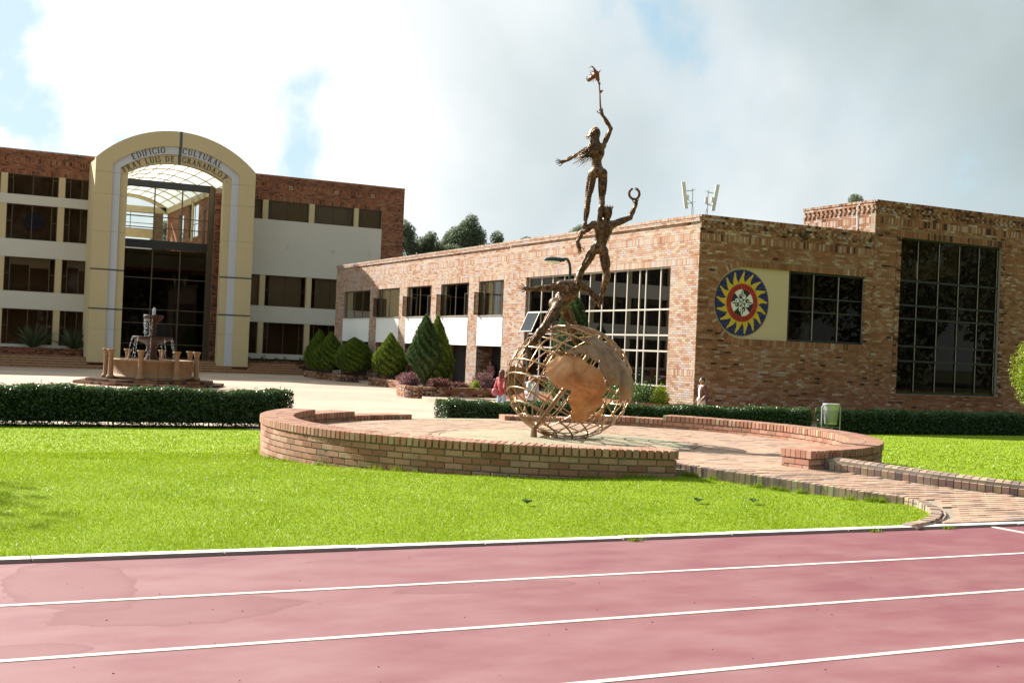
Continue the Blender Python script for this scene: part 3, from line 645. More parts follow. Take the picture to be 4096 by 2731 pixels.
M_SASH = glass('sash_glass', (0.5, 0.48, 0.45), (0.7, 0.7, 0.7), 1.5, 0.10)
def fmask(u, z):
    if u < pc[0]: return math.hypot(u - pc[0], z - pc[1]) > pr + 0.245
    return not (u < 33.62 and 2.42 - 0.235 < z < 5.09 + 0.235)
LOWF = [(5.325, 5.95, 'running')]
brick_field(HB, FA, 25.66, 33.97, TOPB[:5], [])
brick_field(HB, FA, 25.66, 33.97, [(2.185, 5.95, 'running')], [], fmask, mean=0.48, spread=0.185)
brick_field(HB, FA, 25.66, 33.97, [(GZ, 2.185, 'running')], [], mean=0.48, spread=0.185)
brick_field(HB, FA, pc[0], 33.62, [(5.09, 5.325, 'soldier'), (2.185, 2.42, 'soldier')], [], mean=0.42, spread=0.16)
k = 46
for i in range(k):                                                      # arch of bricks on end round the panel
    a = R(90 + 180 * (i + 0.5) / k); q = FA.u * math.cos(a) + Z_ * math.sin(a); e = FA.u * -math.sin(a) + Z_ * math.cos(a)
    HB.add(FA.P(*pc, -0.012) + q * (pr + 0.122), e * (pr * math.pi / k / 2 + 0.0035), FA.n * 0.018, q * 0.117, np.clip(rng.normal(0.45, 0.14), 0, 1))
mort = MB()
slab_wall(mort, FA, 25.69, 33.97, GZ, 6.80, [panelR, swin], -0.26, -0.018)
cor = [(pc[0], 5.09)] + [(pc[0] + pr * math.cos(R(a)), pc[1] + pr * math.sin(R(a))) for a in range(90, 181, 6)] + [(26.39, pc[1]), (26.39, 5.09)]
mort.prism(cor, FA.O, FA.u, Z_, FA.n, -0.07, -0.02)
mort.prism([(x, 2 * pc[1] - z) for x, z in cor], FA.O, FA.u, Z_, FA.n, -0.07, -0.02)
# sunlit side
STEP = 52.3
BAYS = [(72.03, 77.1), (66.95, 70.68), (62.1, 65.75), (57.1, 60.75), (53.0, 55.87)]
bigw = (38.42, 50.36, -0.3, 5.06)
wins = [(a, b, 3.30, 5.04) for a, b in BAYS]; pans = [(a - 0.03, b, 1.81, 3.30) for a, b in BAYS]; lows = [(a, b, GZ, 1.81) for a, b in BAYS]
SWB = [(6.765, 6.87, 'coping'), (6.62, 6.765, 'corbel'), (6.36, 6.62, 'recess'), (6.21, 6.36, 'running'), (5.95, 6.21, 'soldier'), (5.30, 5.95, 'running')]
for pl, a, b_, holes in ((SW, 36.6, STEP, [bigw]), (SW2, STEP, 78.83, wins + pans + lows)):
    brick_field(HB, pl, a, b_, SWB, [], mean=0.79, spread=0.16)  # paler brick tones than the front: sunlight put into this wall's colour
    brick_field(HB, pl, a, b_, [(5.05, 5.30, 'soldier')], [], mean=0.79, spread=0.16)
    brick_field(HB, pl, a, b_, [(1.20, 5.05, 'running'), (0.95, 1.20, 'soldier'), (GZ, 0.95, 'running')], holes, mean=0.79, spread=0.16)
    slab_wall(mort, pl, a + (0.03 if a < 40 else 0), b_, GZ, 6.36, holes, -0.26, -0.018); slab_wall(mort, pl, a + (0.03 if a < 40 else 0), b_, 6.36, 6.80, [], -0.26, -0.062)
ret = Plane((0, STEP, 0), X_, Y_)
EP = Plane((0, 78.83, 0), X_, Y_)
mort.boxes(((25.79 + 34) / 2, 78.70, 3.05), X_ * 4.1, Y_ * 0.12, Z_ * 3.75)
# shaded brick jambs of the ground floor recesses (the side one sees from the court)
for a, b_ in BAYS:
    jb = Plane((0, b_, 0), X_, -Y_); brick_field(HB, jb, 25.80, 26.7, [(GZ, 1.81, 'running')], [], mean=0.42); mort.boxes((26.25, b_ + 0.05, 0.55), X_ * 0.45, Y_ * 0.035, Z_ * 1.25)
    jb = Plane((0, a, 0), X_, Y_); mort.boxes((26.25, a - 0.03, 0.55), X_ * 0.45, Y_ * 0.03, Z_ * 1.25)
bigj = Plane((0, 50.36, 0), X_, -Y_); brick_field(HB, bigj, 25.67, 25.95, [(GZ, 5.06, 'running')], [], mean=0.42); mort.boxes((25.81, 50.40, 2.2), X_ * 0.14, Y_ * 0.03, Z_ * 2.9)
mort.build('mortar_core', M_MORTAR, hall)
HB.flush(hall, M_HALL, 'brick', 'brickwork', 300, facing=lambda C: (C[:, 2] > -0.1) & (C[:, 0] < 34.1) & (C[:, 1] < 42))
rf = MB(); rf.box((25.95, 36.9, 6.45), (34, 78.6, 6.62)); rf.build('roof', M_INTD, hall)
# rooms behind the glass
b = MB(); b.box((33.8, 36.9, GZ), (33.95, 78.6, 6.45)); b.box((25.95, 36.9, GZ + 0.01), (33.9, 78.6, GZ + 0.1)); b.box((26.0, 51.0, GZ), (33.9, 51.15, 6.4)); b.build('inner_walls', M_INT, hall)
b = MB(); b.box((26.72, 51.2, GZ), (26.82, 78.6, 1.85)); b.box((26.3, 51.2, 1.82), (33.9, 78.6, 1.95)); b.build('inner_recess', M_INTD, hall)
b = MB(); b.box((30.0, 37.05, 1.9), (33.9, 40.5, 2.05)); b.build('inner_floor', M_INTD, hall)
for y0, y1, x0 in ((39.55, 40.35, 27.2), (44.6, 45.3, 27.4)):
    b = MB(); b.box((x0, y0, GZ), (x0 + 0.7, y1, 6.4)); b.build('inner_column', M_CREAM, hall)
# spandrel panels with raised fields
for a, b_ in BAYS:
    b = MB(); b.boxes(SW2.P((a + b_) / 2 - 0.015, 2.555, -0.02), Y_ * ((b_ - a) / 2 + 0.013), X_ * 0.04, Z_ * 0.742); o = b.build('spandrel_panel', M_SPANDREL, hall)
    n = 2; w = (b_ - a) / n
    for i in range(n):
        f = MB(); c0, c1 = a + i * w + 0.22, a + (i + 1) * w - 0.22
        frame_bars(f, SW2, c0, c1, 2.35, 2.98, 0.022, 0.018, 0.008); f.build('raised_moulding', M_SPANDREL, o)
    s = MB(); s.boxes(SW2.P((a + b_) / 2, 3.315, 0.02), Y_ * ((b_ - a) / 2), X_ * 0.06, Z_ * 0.012); s.build('window_sill', M_ALU, hall)
# upper windows
for i, (a, b_) in enumerate(BAYS):
    wn = MB(); cs = 0.42
    us = [a + (b_ - a) * f for f in ((0.05, 0.34, 0.64) if i == 0 else (0.5,))]
    if i: us = [a + cs, (a + b_) / 2 + 0.1, b_ - cs]
    frame_bars(wn, SW2, a, b_, 3.33, 5.035, -0.15, 0.045, 0.06, us, [], 0.05)
    if i: 
        for c0, c1 in ((a, a + cs), (b_ - cs, b_)): wn.boxes(SW2.P((c0 + c1) / 2, 4.52, -0.15), Y_ * (cs / 2 - 0.03), X_ * 0.025, Z_ * 0.022)
    w = wn.build('window', M_BRONZE_FR, hall)
    zs = [3.37, 4.99]; full = [a + 0.04] + us + [b_ - 0.04]
    open_far = i > 0; open_near = i in (2, 3)
    for j in range(len(full) - 1):
        c0, c1 = full[j], full[j + 1]; side = i > 0 and j in (0, len(full) - 2)
        zz = [(4.54, 4.99)] if side and ((j == 0 and open_near) or (j > 0 and open_far)) else ([(3.37, 4.5), (4.54, 4.99)] if side else [(3.37, 4.99)])
        for z0, z1 in zz: pane_objs(w, SW2, [c0, c1], [z0, z1], -0.15, M_GLASS)
    for c0, c1, hinge, far in ((b_ - cs, b_, b_, True), (a, a + cs, a, False)):       # opened casements
        if (far and open_far) or (not far and open_near):
            ang = R(78) if far else R(24); d = (-Y_ if far else Y_) * math.cos(ang) - X_ * math.sin(ang)
            cp = Plane(SW2.P(hinge, 0, -0.11), d, np.cross(d, Z_)); cb = MB(); frame_bars(cb, cp, 0, cs - 0.02, 3.36, 4.5, 0, 0.045, 0.035); c_ = cb.build('casement', M_BRONZE_FR, w)
            gp = MB(); gp.boxes(cp.P(cs / 2 - 0.01, 3.93, 0), cp.u * (cs / 2 - 0.055), cp.n * 0.004, Z_ * 0.53); gp.build('pane', M_GLASS, w)
    bl = MB()
    drops = [(a + 0.06, us[0] - .03, 4.05), (us[0] + .02, us[1] - .02, 4.30), (us[1] + .02, us[2] - .02, 4.38), (us[2] + .02, b_ - 0.05, 4.28)] if i == 0 else [(a + 0.05, b_ - 0.05, 4.90 - 0.0 * i)]
    for c0, c1, z0 in drops: bl.boxes(SW2.P((c0 + c1) / 2, (z0 + 5.0) / 2, -0.22), Y_ * (c1 - c0) / 2, X_ * 0.006, Z_ * (5.0 - z0) / 2)
    bl.build('blind', M_BLIND, w)
    rb = MB(); rb.boxes(SW2.P((a + b_) / 2, 4.2, -1.3), Y_ * (b_ - a) * 0.55, X_ * 0.02, Z_ * 0.9); rb.build('room_partition', M_BLIND if i in (1, 2, 3) else M_INT, hall)
# tall lattice window of the sunlit wall
VB = [39.26, 40.30, 40.76, 41.68, 42.66, 43.63, 44.64, 45.55, 46.0, 46.91, 47.98, 49.04]; HBz = [0.51, 1.84, 2.45, 3.44]
wn = MB(); frame_bars(wn, SW, 38.44, 50.30, -0.28, 5.05, -0.16, 0.05, 0.08, VB, HBz, 0.06, 0.065); w = wn.build('lattice_window', M_ALU, hall)
us = [38.49] + VB + [50.25]; zs = [-0.23] + HBz + [5.0]
pane_objs(w, SW, us, zs, -0.16, M_LATG, skip={(len(us) - 2, 2 + 1)})
hp = SW.P(0, 3.42, -0.12); tl = R(24); d = -Z_ * math.cos(tl) - X_ * math.sin(tl)                # top-hung sash swung out
for nm, mt, isg in (('casement', M_ALU, 0), ('pane', M_SASH, 1)):
    cb = MB(); H_ = 0.98; u0, u1 = 49.06, 50.24; O_ = SW.O + Z_ * 3.43 + SW.n * -0.10; nn_ = np.cross(Y_, d)
    if isg: cb.boxes(O_ + Y_ * (u0 + u1) / 2 + d * H_ / 2, Y_ * 0.56, nn_ * 0.004, d * (H_ / 2 - 0.03))
    else:
        for q0, q1, e0, e1 in ((u0, u0 + .022, 0, H_), (u1 - .022, u1, 0, H_), (u0 + .022, u1 - .022, 0, .022), (u0 + .022, u1 - .022, H_ - .022, H_)): cb.boxes(O_ + Y_ * (q0 + q1) / 2 + d * (e0 + e1) / 2, Y_ * (q1 - q0) / 2, nn_ * 0.02, d * (e1 - e0) / 2)
    cb.build(nm, mt, w)
# front window beside the crest panel
wn = MB(); frame_bars(wn, FA, 29.90, 33.60, 2.44, 5.07, -0.14, 0.06, 0.07, [31.06, 32.30], [3.58, 4.11], 0.05, 0.06); w = wn.build('window', M_DARK_FR, hall)
pane_objs(w, FA, [29.96, 31.06, 32.30, 33.54], [2.5, 3.58, 4.11, 5.01], -0.14, M_GLASS)
b = MB()
for u in (31.085, 32.325, 33.57): b.boxes(FA.P(u, 3.755, -0.098), X_ * 0.014, Y_ * 0.006, Z_ * 1.25)
b.build('glazing_bead', M_BEAD, w)
b = MB(); b.box((31.35, 37.4, 2.1), (31.7, 37.7, 5.3)); b.build('inner_column', simple('pale_column', (0.5, 0.5, 0.5)), hall)
b = MB(); b.prism([(26.40, 2.42), (29.875, 2.42), (29.875, 5.09), (26.40, 5.09)], FA.O, FA.u, Z_, FA.n, -0.2, -0.085); b.build('cream_panel', simple('cream_panel', (0.55, 0.43, 0.27), 0.75, var=0.03), hall)

# ---- taller wing to its right
wing = thing('brick_wing', 'taller flat roofed brick wing with one tall dark gridded window on the right', 'building', (38, 40, GZ))
WB = Bricks(); bw = (35.36, 40.95, 0.55, 6.80); TW = Plane((0, 36.58, 0), X_, -Y_); up = 1.31
brick_field(WB, TW, 33.97, 47, [(z0 + up, z1 + up, k_) for z0, z1, k_ in TOPB[:5]], [], mean=0.40)
brick_field(WB, TW, 33.97, 47, [(GZ, 5.95 + up, 'running')], [(bw[0] - 0.25, bw[1] + 0.25, bw[2] - 0.01, bw[3] + 0.26)], mean=0.47, spread=0.185)
brick_field(WB, TW, bw[0] - 0.25, bw[1] + 0.25, [(bw[3], bw[3] + 0.26, 'soldier')], [], mean=0.28, spread=0.2)
for u in (bw[0] - 0.125, bw[1] + 0.125): brick_field(WB, TW, u - 0.115, u + 0.125, [(bw[2], bw[3], 'running')], [], off=0.02, L=0.24, mean=0.4, spread=0.3)
brick_field(WB, TW, bw[0] - 0.3, bw[1] + 0.3, [(0.36, 0.54, 'corbel')], [], mean=0.33, spread=0.15)
ms = MB(); slab_wall(ms, TW, 33.97, 47, GZ, 8.12, [bw], -0.26, -0.018)
WS = Plane((33.97, 0, 0), Y_, -X_)
brick_field(WB, WS, 36.58, 40.9, [(z0 + up, z1 + up, k_) for z0, z1, k_ in TOPB[:5]] + [(6.62, 5.95 + up, 'running')], [], mean=0.62)  # sun-facing side toned paler than the front, sunlight put into the bricks
slab_wall(ms, WS, 36.6, 40.9, 6.5, 8.12, [], -0.24, -0.018); ms.box((34.0, 40.66, GZ), (47, 40.88, 8.12)); ms.build('mortar_core', M_MORTAR, wing)
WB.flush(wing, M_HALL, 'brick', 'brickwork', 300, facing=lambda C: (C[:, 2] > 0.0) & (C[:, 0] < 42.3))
b = MB(); b.box((34.2, 36.85, 7.9), (47, 39.3, 8.02)); b.build('roof', M_INTD, wing)  # stops short at the back: added opening that lets sun into the room
wn = MB(); VBw = [36.40, 37.55, 38.68, 39.80]; ZB = [1.87, 2.47, 3.57, 4.11, 5.09]
frame_bars(wn, TW, 35.37, 40.94, 0.56, 6.79, -0.16, 0.06, 0.08, VBw, ZB, 0.06, 0.075); w = wn.build('gridded_window', M_DARK_FR, wing)
pane_objs(w, TW, [35.43] + VBw + [40.88], [0.62] + ZB + [6.73], -0.16, M_GLASS)
b = MB()
for u in VBw + [40.86]:
    zz = [0.62] + ZB + [6.73]
    for z0, z1 in zip(zz[:-1], zz[1:]): b.boxes(TW.P(u - 0.012, (z0 + z1) / 2, -0.112), X_ * 0.011, Y_ * 0.006, Z_ * ((z1 - z0) / 2 - 0.045))
b.build('glazing_bead', M_BEAD, w)
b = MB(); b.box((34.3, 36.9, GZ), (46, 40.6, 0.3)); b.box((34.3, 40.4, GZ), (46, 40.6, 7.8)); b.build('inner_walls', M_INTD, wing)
b = MB(); b.prism([(35.4, 5.55), (37.9, 5.2), (41.0, 5.75), (41.0, 7.6), (35.4, 7.6)], (0, 38.9, 0), X_, Z_, -Y_, 0, 0.1); b.build('pale_ceiling', simple('pale_ceiling', (0.55, 0.50, 0.36)), wing)
for i in range(9):
    b = MB(); x0 = 35.6 + 0.32 * i; b.box((x0, 38.2, 2.5 + 0.2 * i), (x0 + 1.3, 38.5, 2.55 + 0.2 * i)); b.build('stair_tread', M_INT, wing)
b = MB(); b.tube([(33.93, 37.6, 6.8), (33.93, 37.6, 8.0)], 0.018); b.tube([(33.93, 37.6, 8.0), (33.93, 37.45, 8.05)], 0.018); b.build('white_conduit', M_SPANDREL, wing)

# ---- crest on the cream panel
cr = thing('crest_mural', 'round tiled crest with a yellow sun on blue around a red ring', 'emblem', FA.P(27.70, 3.755, -0.08))
cO = FA.P(27.70, 3.755, 0.0)
M_BLUE = simple('blue_tile', (0.012, 0.016, 0.11), 0.3, var=0.2, scale=6); M_YEL = simple('yellow_tile', (0.56, 0.39, 0.025), 0.32, var=0.15, scale=5); M_RED = simple('red_tile', (0.42, 0.028, 0.018), 0.35, var=0.1)
M_BLK = simple('black_tile', (0.012, 0.012, 0.012), 0.35); M_WHT = simple('white_tile', (0.72, 0.70, 0.66), 0.35, var=0.04); M_INK = simple('dark_red_lettering', (0.10, 0.012, 0.012), 0.5)
def clip_circle(sq, r, n=72):
    out = list(sq)
    for i in range(n):
        a = 2 * math.pi * i / n; nx, ny = math.cos(a), math.sin(a); new = []
        for j in range(len(out)):
            p, q = out[j], out[(j + 1) % len(out)]; dp, dq = p[0] * nx + p[1] * ny - r, q[0] * nx + q[1] * ny - r
            if dp <= 0: new.append(p)
            if dp * dq < 0: s = dp / (dp - dq); new.append((p[0] + (q[0] - p[0]) * s, p[1] + (q[1] - p[1]) * s))
        out = new
        if len(out) < 3: return None
    return out
bk = MB(); bk.prism([(1.26 * math.cos(2 * math.pi * i / 64), 1.26 * math.sin(2 * math.pi * i / 64)) for i in range(64)], cO, FA.u, Z_, FA.n, -0.085, -0.072); bk.build('rim', simple('crest_rim', (0.35, 0.29, 0.16)), cr)
tw = 0.2
for i in range(-7, 7):
    for j in range(-7, 7):
        g_ = 0.004; sq = [(i * tw + g_, j * tw + g_), ((i + 1) * tw - g_, j * tw + g_), ((i + 1) * tw - g_, (j + 1) * tw - g_), (i * tw + g_, (j + 1) * tw - g_)]
        if min(math.hypot(*q) for q in sq) > 1.22 or max(math.hypot(*q) for q in sq) < 0.66: continue
        pg = clip_circle(sq, 1.225)
        if pg and len(pg) >= 3: b = MB(); b.prism(pg, cO, FA.u, Z_, FA.n, -0.074, -0.062); b.build('tile', M_BLUE, cr)
NR = 17
for k in range(NR):                                                     # wavy flames of the sun
    a = math.pi / 2 + 2 * math.pi * k / NR; pg = []
    L = [(0.66, -0.150), (0.76, -0.135), (0.86, -0.105), (0.95, -0.060), (1.04, -0.028), (1.12, -0.022), (1.17, -0.002)]; Rr = [(1.17, 0.028), (1.10, 0.055), (1.03, 0.075), (0.95, 0.072), (0.86, 0.085), (0.76, 0.125), (0.66, 0.15)]
    for r_, t_ in L + Rr:
        t_ += 0.055 * math.sin((r_ - 0.68) * 10.5) * (r_ > 0.7)
        pg.append((r_ * math.cos(a) - t_ * math.sin(a), r_ * math.sin(a) + t_ * math.cos(a)))
    b = MB(); b.prism(pg, cO, FA.u, Z_, FA.n, -0.064, -0.054 + 0.0003 * (k % 3)); b.build('sun_ray', M_YEL, cr)
def ringpoly(b, r0, r1, a0, a1, n, t0, t1):
    for i in range(n):
        u, v = a0 + (a1 - a0) * i / n, a0 + (a1 - a0) * (i + 1) / n
        b.prism([(r0 * math.cos(u), r0 * math.sin(u)), (r1 * math.cos(u), r1 * math.sin(u)), (r1 * math.cos(v), r1 * math.sin(v)), (r0 * math.cos(v), r0 * math.sin(v))], cO, FA.u, Z_, FA.n, t0, t1)
b = MB(); ringpoly(b, 0.5, 0.715, 0, 2 * math.pi, 48, -0.062, -0.046); b.build('red_ring', M_RED, cr)
for k in range(8):
    a0 = R(45 * k); b = MB(); b.prism([(0, 0)] + [(0.505 * math.cos(a0 + R(45) * i / 6), 0.505 * math.sin(a0 + R(45) * i / 6)) for i in range(7)], cO, FA.u, Z_, FA.n, -0.062, -0.048 + 0.0002 * k)
    b.build('gyron', M_WHT if k % 2 == 0 else M_BLK, cr)
half = [(0.0, 0.02), (0.018, 0.05), (0.02, 0.17), (0.075, 0.135), (0.13, 0.16), (0.155, 0.225), (0.14, 0.29), (0.10, 0.325), (0.055, 0.315), (0.062, 0.29), (0.098, 0.275), (0.095, 0.235), (0.065, 0.225), (0.035, 0.26), (0.05, 0.36), (0.03, 0.43), (0.0, 0.49)]
for k in range(4):
    a = math.pi / 2 * k; 
    for s in (1, -1):
        pg = [(x * s, y) for x, y in half]; pg = [(x * math.cos(a) - y * math.sin(a), x * math.sin(a) + y * math.cos(a)) for x, y in pg]
        # the half to the right of each arm (clockwise) lies on the other tincture
        side_white = ((90 + 90 * k + (-22 if s > 0 else 22)) % 360) // 45 % 2 == 0
        b = MB()
        tri = pg if s > 0 else pg[::-1]
        V = np.array([cO + FA.u * x + Z_ * y + FA.n * -0.043 for x, y in tri]); b.add(V, [list(range(len(V)))]); V2 = V - FA.n * 0.006; kk = len(V)
        b.add(np.concatenate([V, V2]), [[i, (i + 1) % kk, kk + (i + 1) % kk, kk + i] for i in range(kk)]); b.build('fleur', M_BLK if side_white else M_WHT, cr)

# ------------------------------------------------------------------ letters: drawn strokes
def arcseg(cx, cy, rx, ry, a0, a1, th, tv, n=8):
    """curved stroke: thick (th) where it runs upright, thin (tv) where it runs level"""
    out = []
    for i in range(n):
        u, v = R(a0 + (a1 - a0) * i / n), R(a0 + (a1 - a0) * (i + 1) / n); q = []
        for w_ in (u, v):
            q.append(((cx + rx * math.cos(w_), cy + ry * math.sin(w_)), (cx + (rx - th) * math.cos(w_), cy + (ry - tv) * math.sin(w_))))
        out.append([q[0][0], q[1][0], q[1][1], q[0][1]])
    return out
def box2(x0, y0, x1, y1): return [[(x0, y0), (x1, y0), (x1, y1), (x0, y1)]]
def line2(x0, y0, x1, y1, w): 
    d = math.hypot(x1 - x0, y1 - y0); nx, ny = -(y1 - y0) / d * w / 2, (x1 - x0) / d * w / 2; return [[(x0 - nx, y0 - ny), (x1 - nx, y1 - ny), (x1 + nx, y1 + ny), (x0 + nx, y0 + ny)]]
T_, t_ = 0.14, 0.06
def stem(x, y0=0, y1=1, s0=True, s1=True, w=T_):
    o = box2(x, y0, x + w, y1)
    if s0: o += box2(x - 0.06, y0, x + w + 0.06, y0 + 0.045)
    if s1: o += box2(x - 0.06, y1 - 0.045, x + w + 0.06, y1)
    return o
GL = {
 'E': (0.62, stem(.08) + box2(.15, 0, .58, t_) + box2(.15, .94, .56, 1) + box2(.15, .48, .44, .54) + box2(.53, 0, .58, .2) + box2(.51, .8, .56, 1) + box2(.40, .41, .44, .61)),
 'F': (0.58, stem(.08) + box2(.15, .94, .55, 1) + box2(.15, .48, .42, .54) + box2(.50, .8, .55, 1) + box2(.38, .41, .42, .61)),
 'L': (0.60, stem(.08) + box2(.15, 0, .57, t_) + box2(.52, 0, .57, .24)),
 'I': (0.32, stem(.09)), 'D': (0.78, stem(.08) + box2(.15, 0, .34, t_) + box2(.15, .94, .34, 1) + arcseg(.32, .5, .42, .5, -90, 90, T_, t_, 10)),
 'C': (0.76, arcseg(.42, .5, .38, .52, 42, 318, T_, t_, 14) + box2(.66, .70, .71, .95) + box2(.66, .05, .71, .25)),
 'G': (0.80, arcseg(.42, .5, .38, .52, 42, 318, T_, t_, 14) + box2(.66, .70, .71, .95) + stem(.58, .06, .42, False, True, .13)),
 'O': (0.82, arcseg(.41, .5, .38, .52, 0, 360, T_, t_, 18)),
 'U': (0.76, stem(.08, .3, 1, False) + stem(.58, .3, 1, False, True, .07) + arcseg(.365, .32, .285, .34, 180, 360, .12, t_, 9)),
 'T': (0.66, stem(.26, 0, 1, True, False) + box2(.03, .94, .63, 1) + box2(.03, .78, .08, 1) + box2(.58, .78, .63, 1)),
 'R': (0.72, stem(.08) + box2(.15, .94, .32, 1) + box2(.15, .47, .34, .53) + arcseg(.30, .735, .26, .265, -90, 90, T_, t_, 8) + line2(.34, .5, .62, .03, .13) + box2(.52, 0, .72, .045)),
 'P': (0.62, stem(.08) + box2(.15, .94, .32, 1) + box2(.15, .43, .32, .49) + arcseg(.30, .715, .27, .285, -90, 90, T_, t_, 8)),
 'A': (0.76, line2(.10, .03, .38, 1, .06) + line2(.38, 1, .64, .03, .14) + box2(.2, .33, .54, .38) + box2(.0, 0, .2, .045) + box2(.52, 0, .76, .045)),
 'N': (0.78, stem(.10, 0, 1, True, True, .06) + stem(.62, 0, 1, False, True, .06) + line2(.12, .96, .66, .04, .14)),
 'Y': (0.72, stem(.29, 0, .5, True, False) + line2(.10, .97, .36, .46, .14) + line2(.36, .46, .60, .97, .06) + box2(.0, .955, .2, 1) + box2(.5, .955, .7, 1)),
 'S': (0.56, arcseg(.28, .74, .21, .27, 30, 270, .11, t_ + .02, 9) + arcseg(.28, .26, .23, .27, -150, 90, .11, t_ + .02, 9) + box2(.42, .74, .46, .97) + box2(.05, .04, .09, .27)),
 'V': (0.74, line2(.10, .97, .37, 0, .14) + line2(.37, 0, .62, .97, .06) + box2(.0, .955, .2, 1) + box2(.52, .955, .72, 1)),
 'M': (0.90, stem(.08, 0, 1, True, True, .06) + stem(.70, 0, 1, True, True, .13) + line2(.12, .97, .43, .1, .13) + line2(.43, .1, .72, .97, .06)),
 '.': (0.26, box2(.08, 0, .2, .13)), ',': (0.26, box2(.08, 0, .2, .13) + line2(.17, .05, .09, -.13, .06)), ' ': (0.42, [])}
def letters_arc(txt, O, u, n, c, r, a0, a1, h, t0, t1, m, parent, inward=False, squeeze=1.0):
    """letters spread along a circle about c from angle a0 to a1 (degrees), each one a part"""
    wd = [GL[ch][0] for ch in txt]; tot = sum(wd) * h; span = abs(R(a1 - a0)) * r; k = span / tot; s = 0; sg = 1 if a1 > a0 else -1
    for ch, w in zip(txt, wd):
        a = R(a0) + sg * (s + w * h * k / 2) / r; s += w * h * k
        if not GL[ch][1]: continue
        e = (math.sin(a), -math.cos(a)); g = f = (math.cos(a), math.sin(a))
        if inward: e, f = (-e[0], -e[1]), (-f[0], -f[1])
        b = MB(); ws = min(1.0, k) * squeeze
        for j, pg in enumerate(GL[ch][1]):
            q = []
            for x, y in pg:
                X, Y = (x - w / 2) * h * ws, (y - 0.5) * h; q.append((c[0] + g[0] * r + e[0] * X + f[0] * Y, c[1] + g[1] * r + e[1] * X + f[1] * Y))
            b.prism(q, O, u, Z_, n, t0, t1 + 0.0004 * (j % 7))
        b.build('letter', m, parent)
letters_arc('UNIVERSIDAD SANTO TOMAS', cO, FA.u, FA.n, (0, 0), 0.61, 196, -16, 0.125, -0.047, -0.041, M_INK, cr)
letters_arc('FACIENTES VERITATEM', cO, FA.u, FA.n, (0, 0), 0.61, 204, 340, 0.125, -0.047, -0.041, M_INK, cr, inward=True)
# ------------------------------------------------------------------ the long cultural building across the plaza
cul = thing('cultural_building', 'long building of white bands and dark windows with a brick parapet, behind the portal', 'building', (18, 90, GZ))
LB = Plane((0, 86.0, 0), X_, -Y_); CB = Bricks(); ms = MB(); wh = MB(); pl_ = MB()
PAR = [(13.40, 13.52, 'coping'), (13.25, 13.40, 'running'), (12.95, 13.25, 'dentil'), (12.45, 12.95, 'soldier')]
def parapet(x0, x1, zb):
    up = 0.0
    brick_field(CB, LB, x0, x1, PAR[:3], [], L=0.25, mean=0.52)
    brick_field(CB, LB, x0, x1, [(12.68, 12.95, 'soldier'), (zb + 0.27, 12.68, 'running'), (zb, zb + 0.27, 'soldier')], [], mean=0.52)
    ms.boxes(LB.P((x0 + x1) / 2, (zb + 13.45) / 2, -0.15), X_ * (x1 - x0) / 2, Y_ * 0.13, Z_ * (13.45 - zb) / 2)
parapet(-8, 12.0, 11.88); parapet(19.6, 33.2, 11.70)
brick_field(CB, LB, 31.45, 33.2, [(GZ, 11.70, 'running')], [], mean=0.52); ms.boxes(LB.P(32.325, 5.5, -0.15), X_ * 0.875, Y_ * 0.13, Z_ * 6.2)
ms.boxes((33.07, 92, 6.4), X_ * 0.12, Y_ * 5.9, Z_ * 7.05)
ROWS_L = [(0.71, 3.04), (4.19, 6.44), (7.60, 9.91), (10.53, 11.88)]; ROWS_R = [(0.68, 2.94), (4.11, 6.33), (10.31, 11.70)]
PILL = [(-6.0, -5.6), (-2.0, -1.6), (1.52, 1.92), (5.06, 5.47), (8.63, 9.03)]; PILR = [(22.41, 22.80), (25.84, 26.23), (29.28, 29.61)]
def bands(x0, x1, rows, top):
    z = [0.32] + [v for r in rows for v in r]
    for i in range(0, len(z) - 1, 2): wh.boxes(LB.P((x0 + x1) / 2, (z[i] + z[i + 1]) / 2, -0.06), X_ * (x1 - x0) / 2, Y_ * 0.14, Z_ * (z[i + 1] - z[i]) / 2)
bands(-8, 11.6, ROWS_L, 11.88); bands(20.1, 31.45, ROWS_R, 11.7)
wh.build('white_band', M_WHITE, cul)
ms.build('mortar_core', M_MORTAR, cul); CB.flush(cul, M_FAR, 'brick', 'brickwork', 0)
for rows, pls in ((ROWS_L, PILL), (ROWS_R, PILR)):
    for x0, x1 in pls:
        for z0, z1 in rows:
            b = MB(); b.boxes(LB.P((x0 + x1) / 2, (z0 + z1) / 2, -0.07), X_ * (x1 - x0) / 2, Y_ * 0.12, Z_ * (z1 - z0) / 2); b.build('pillar', M_PILLAR, cul)
M_GLASSF = glass('facade_glass', (0.80, 0.76, 0.70), (0.5, 0.5, 0.47), 1.28, 0.0)
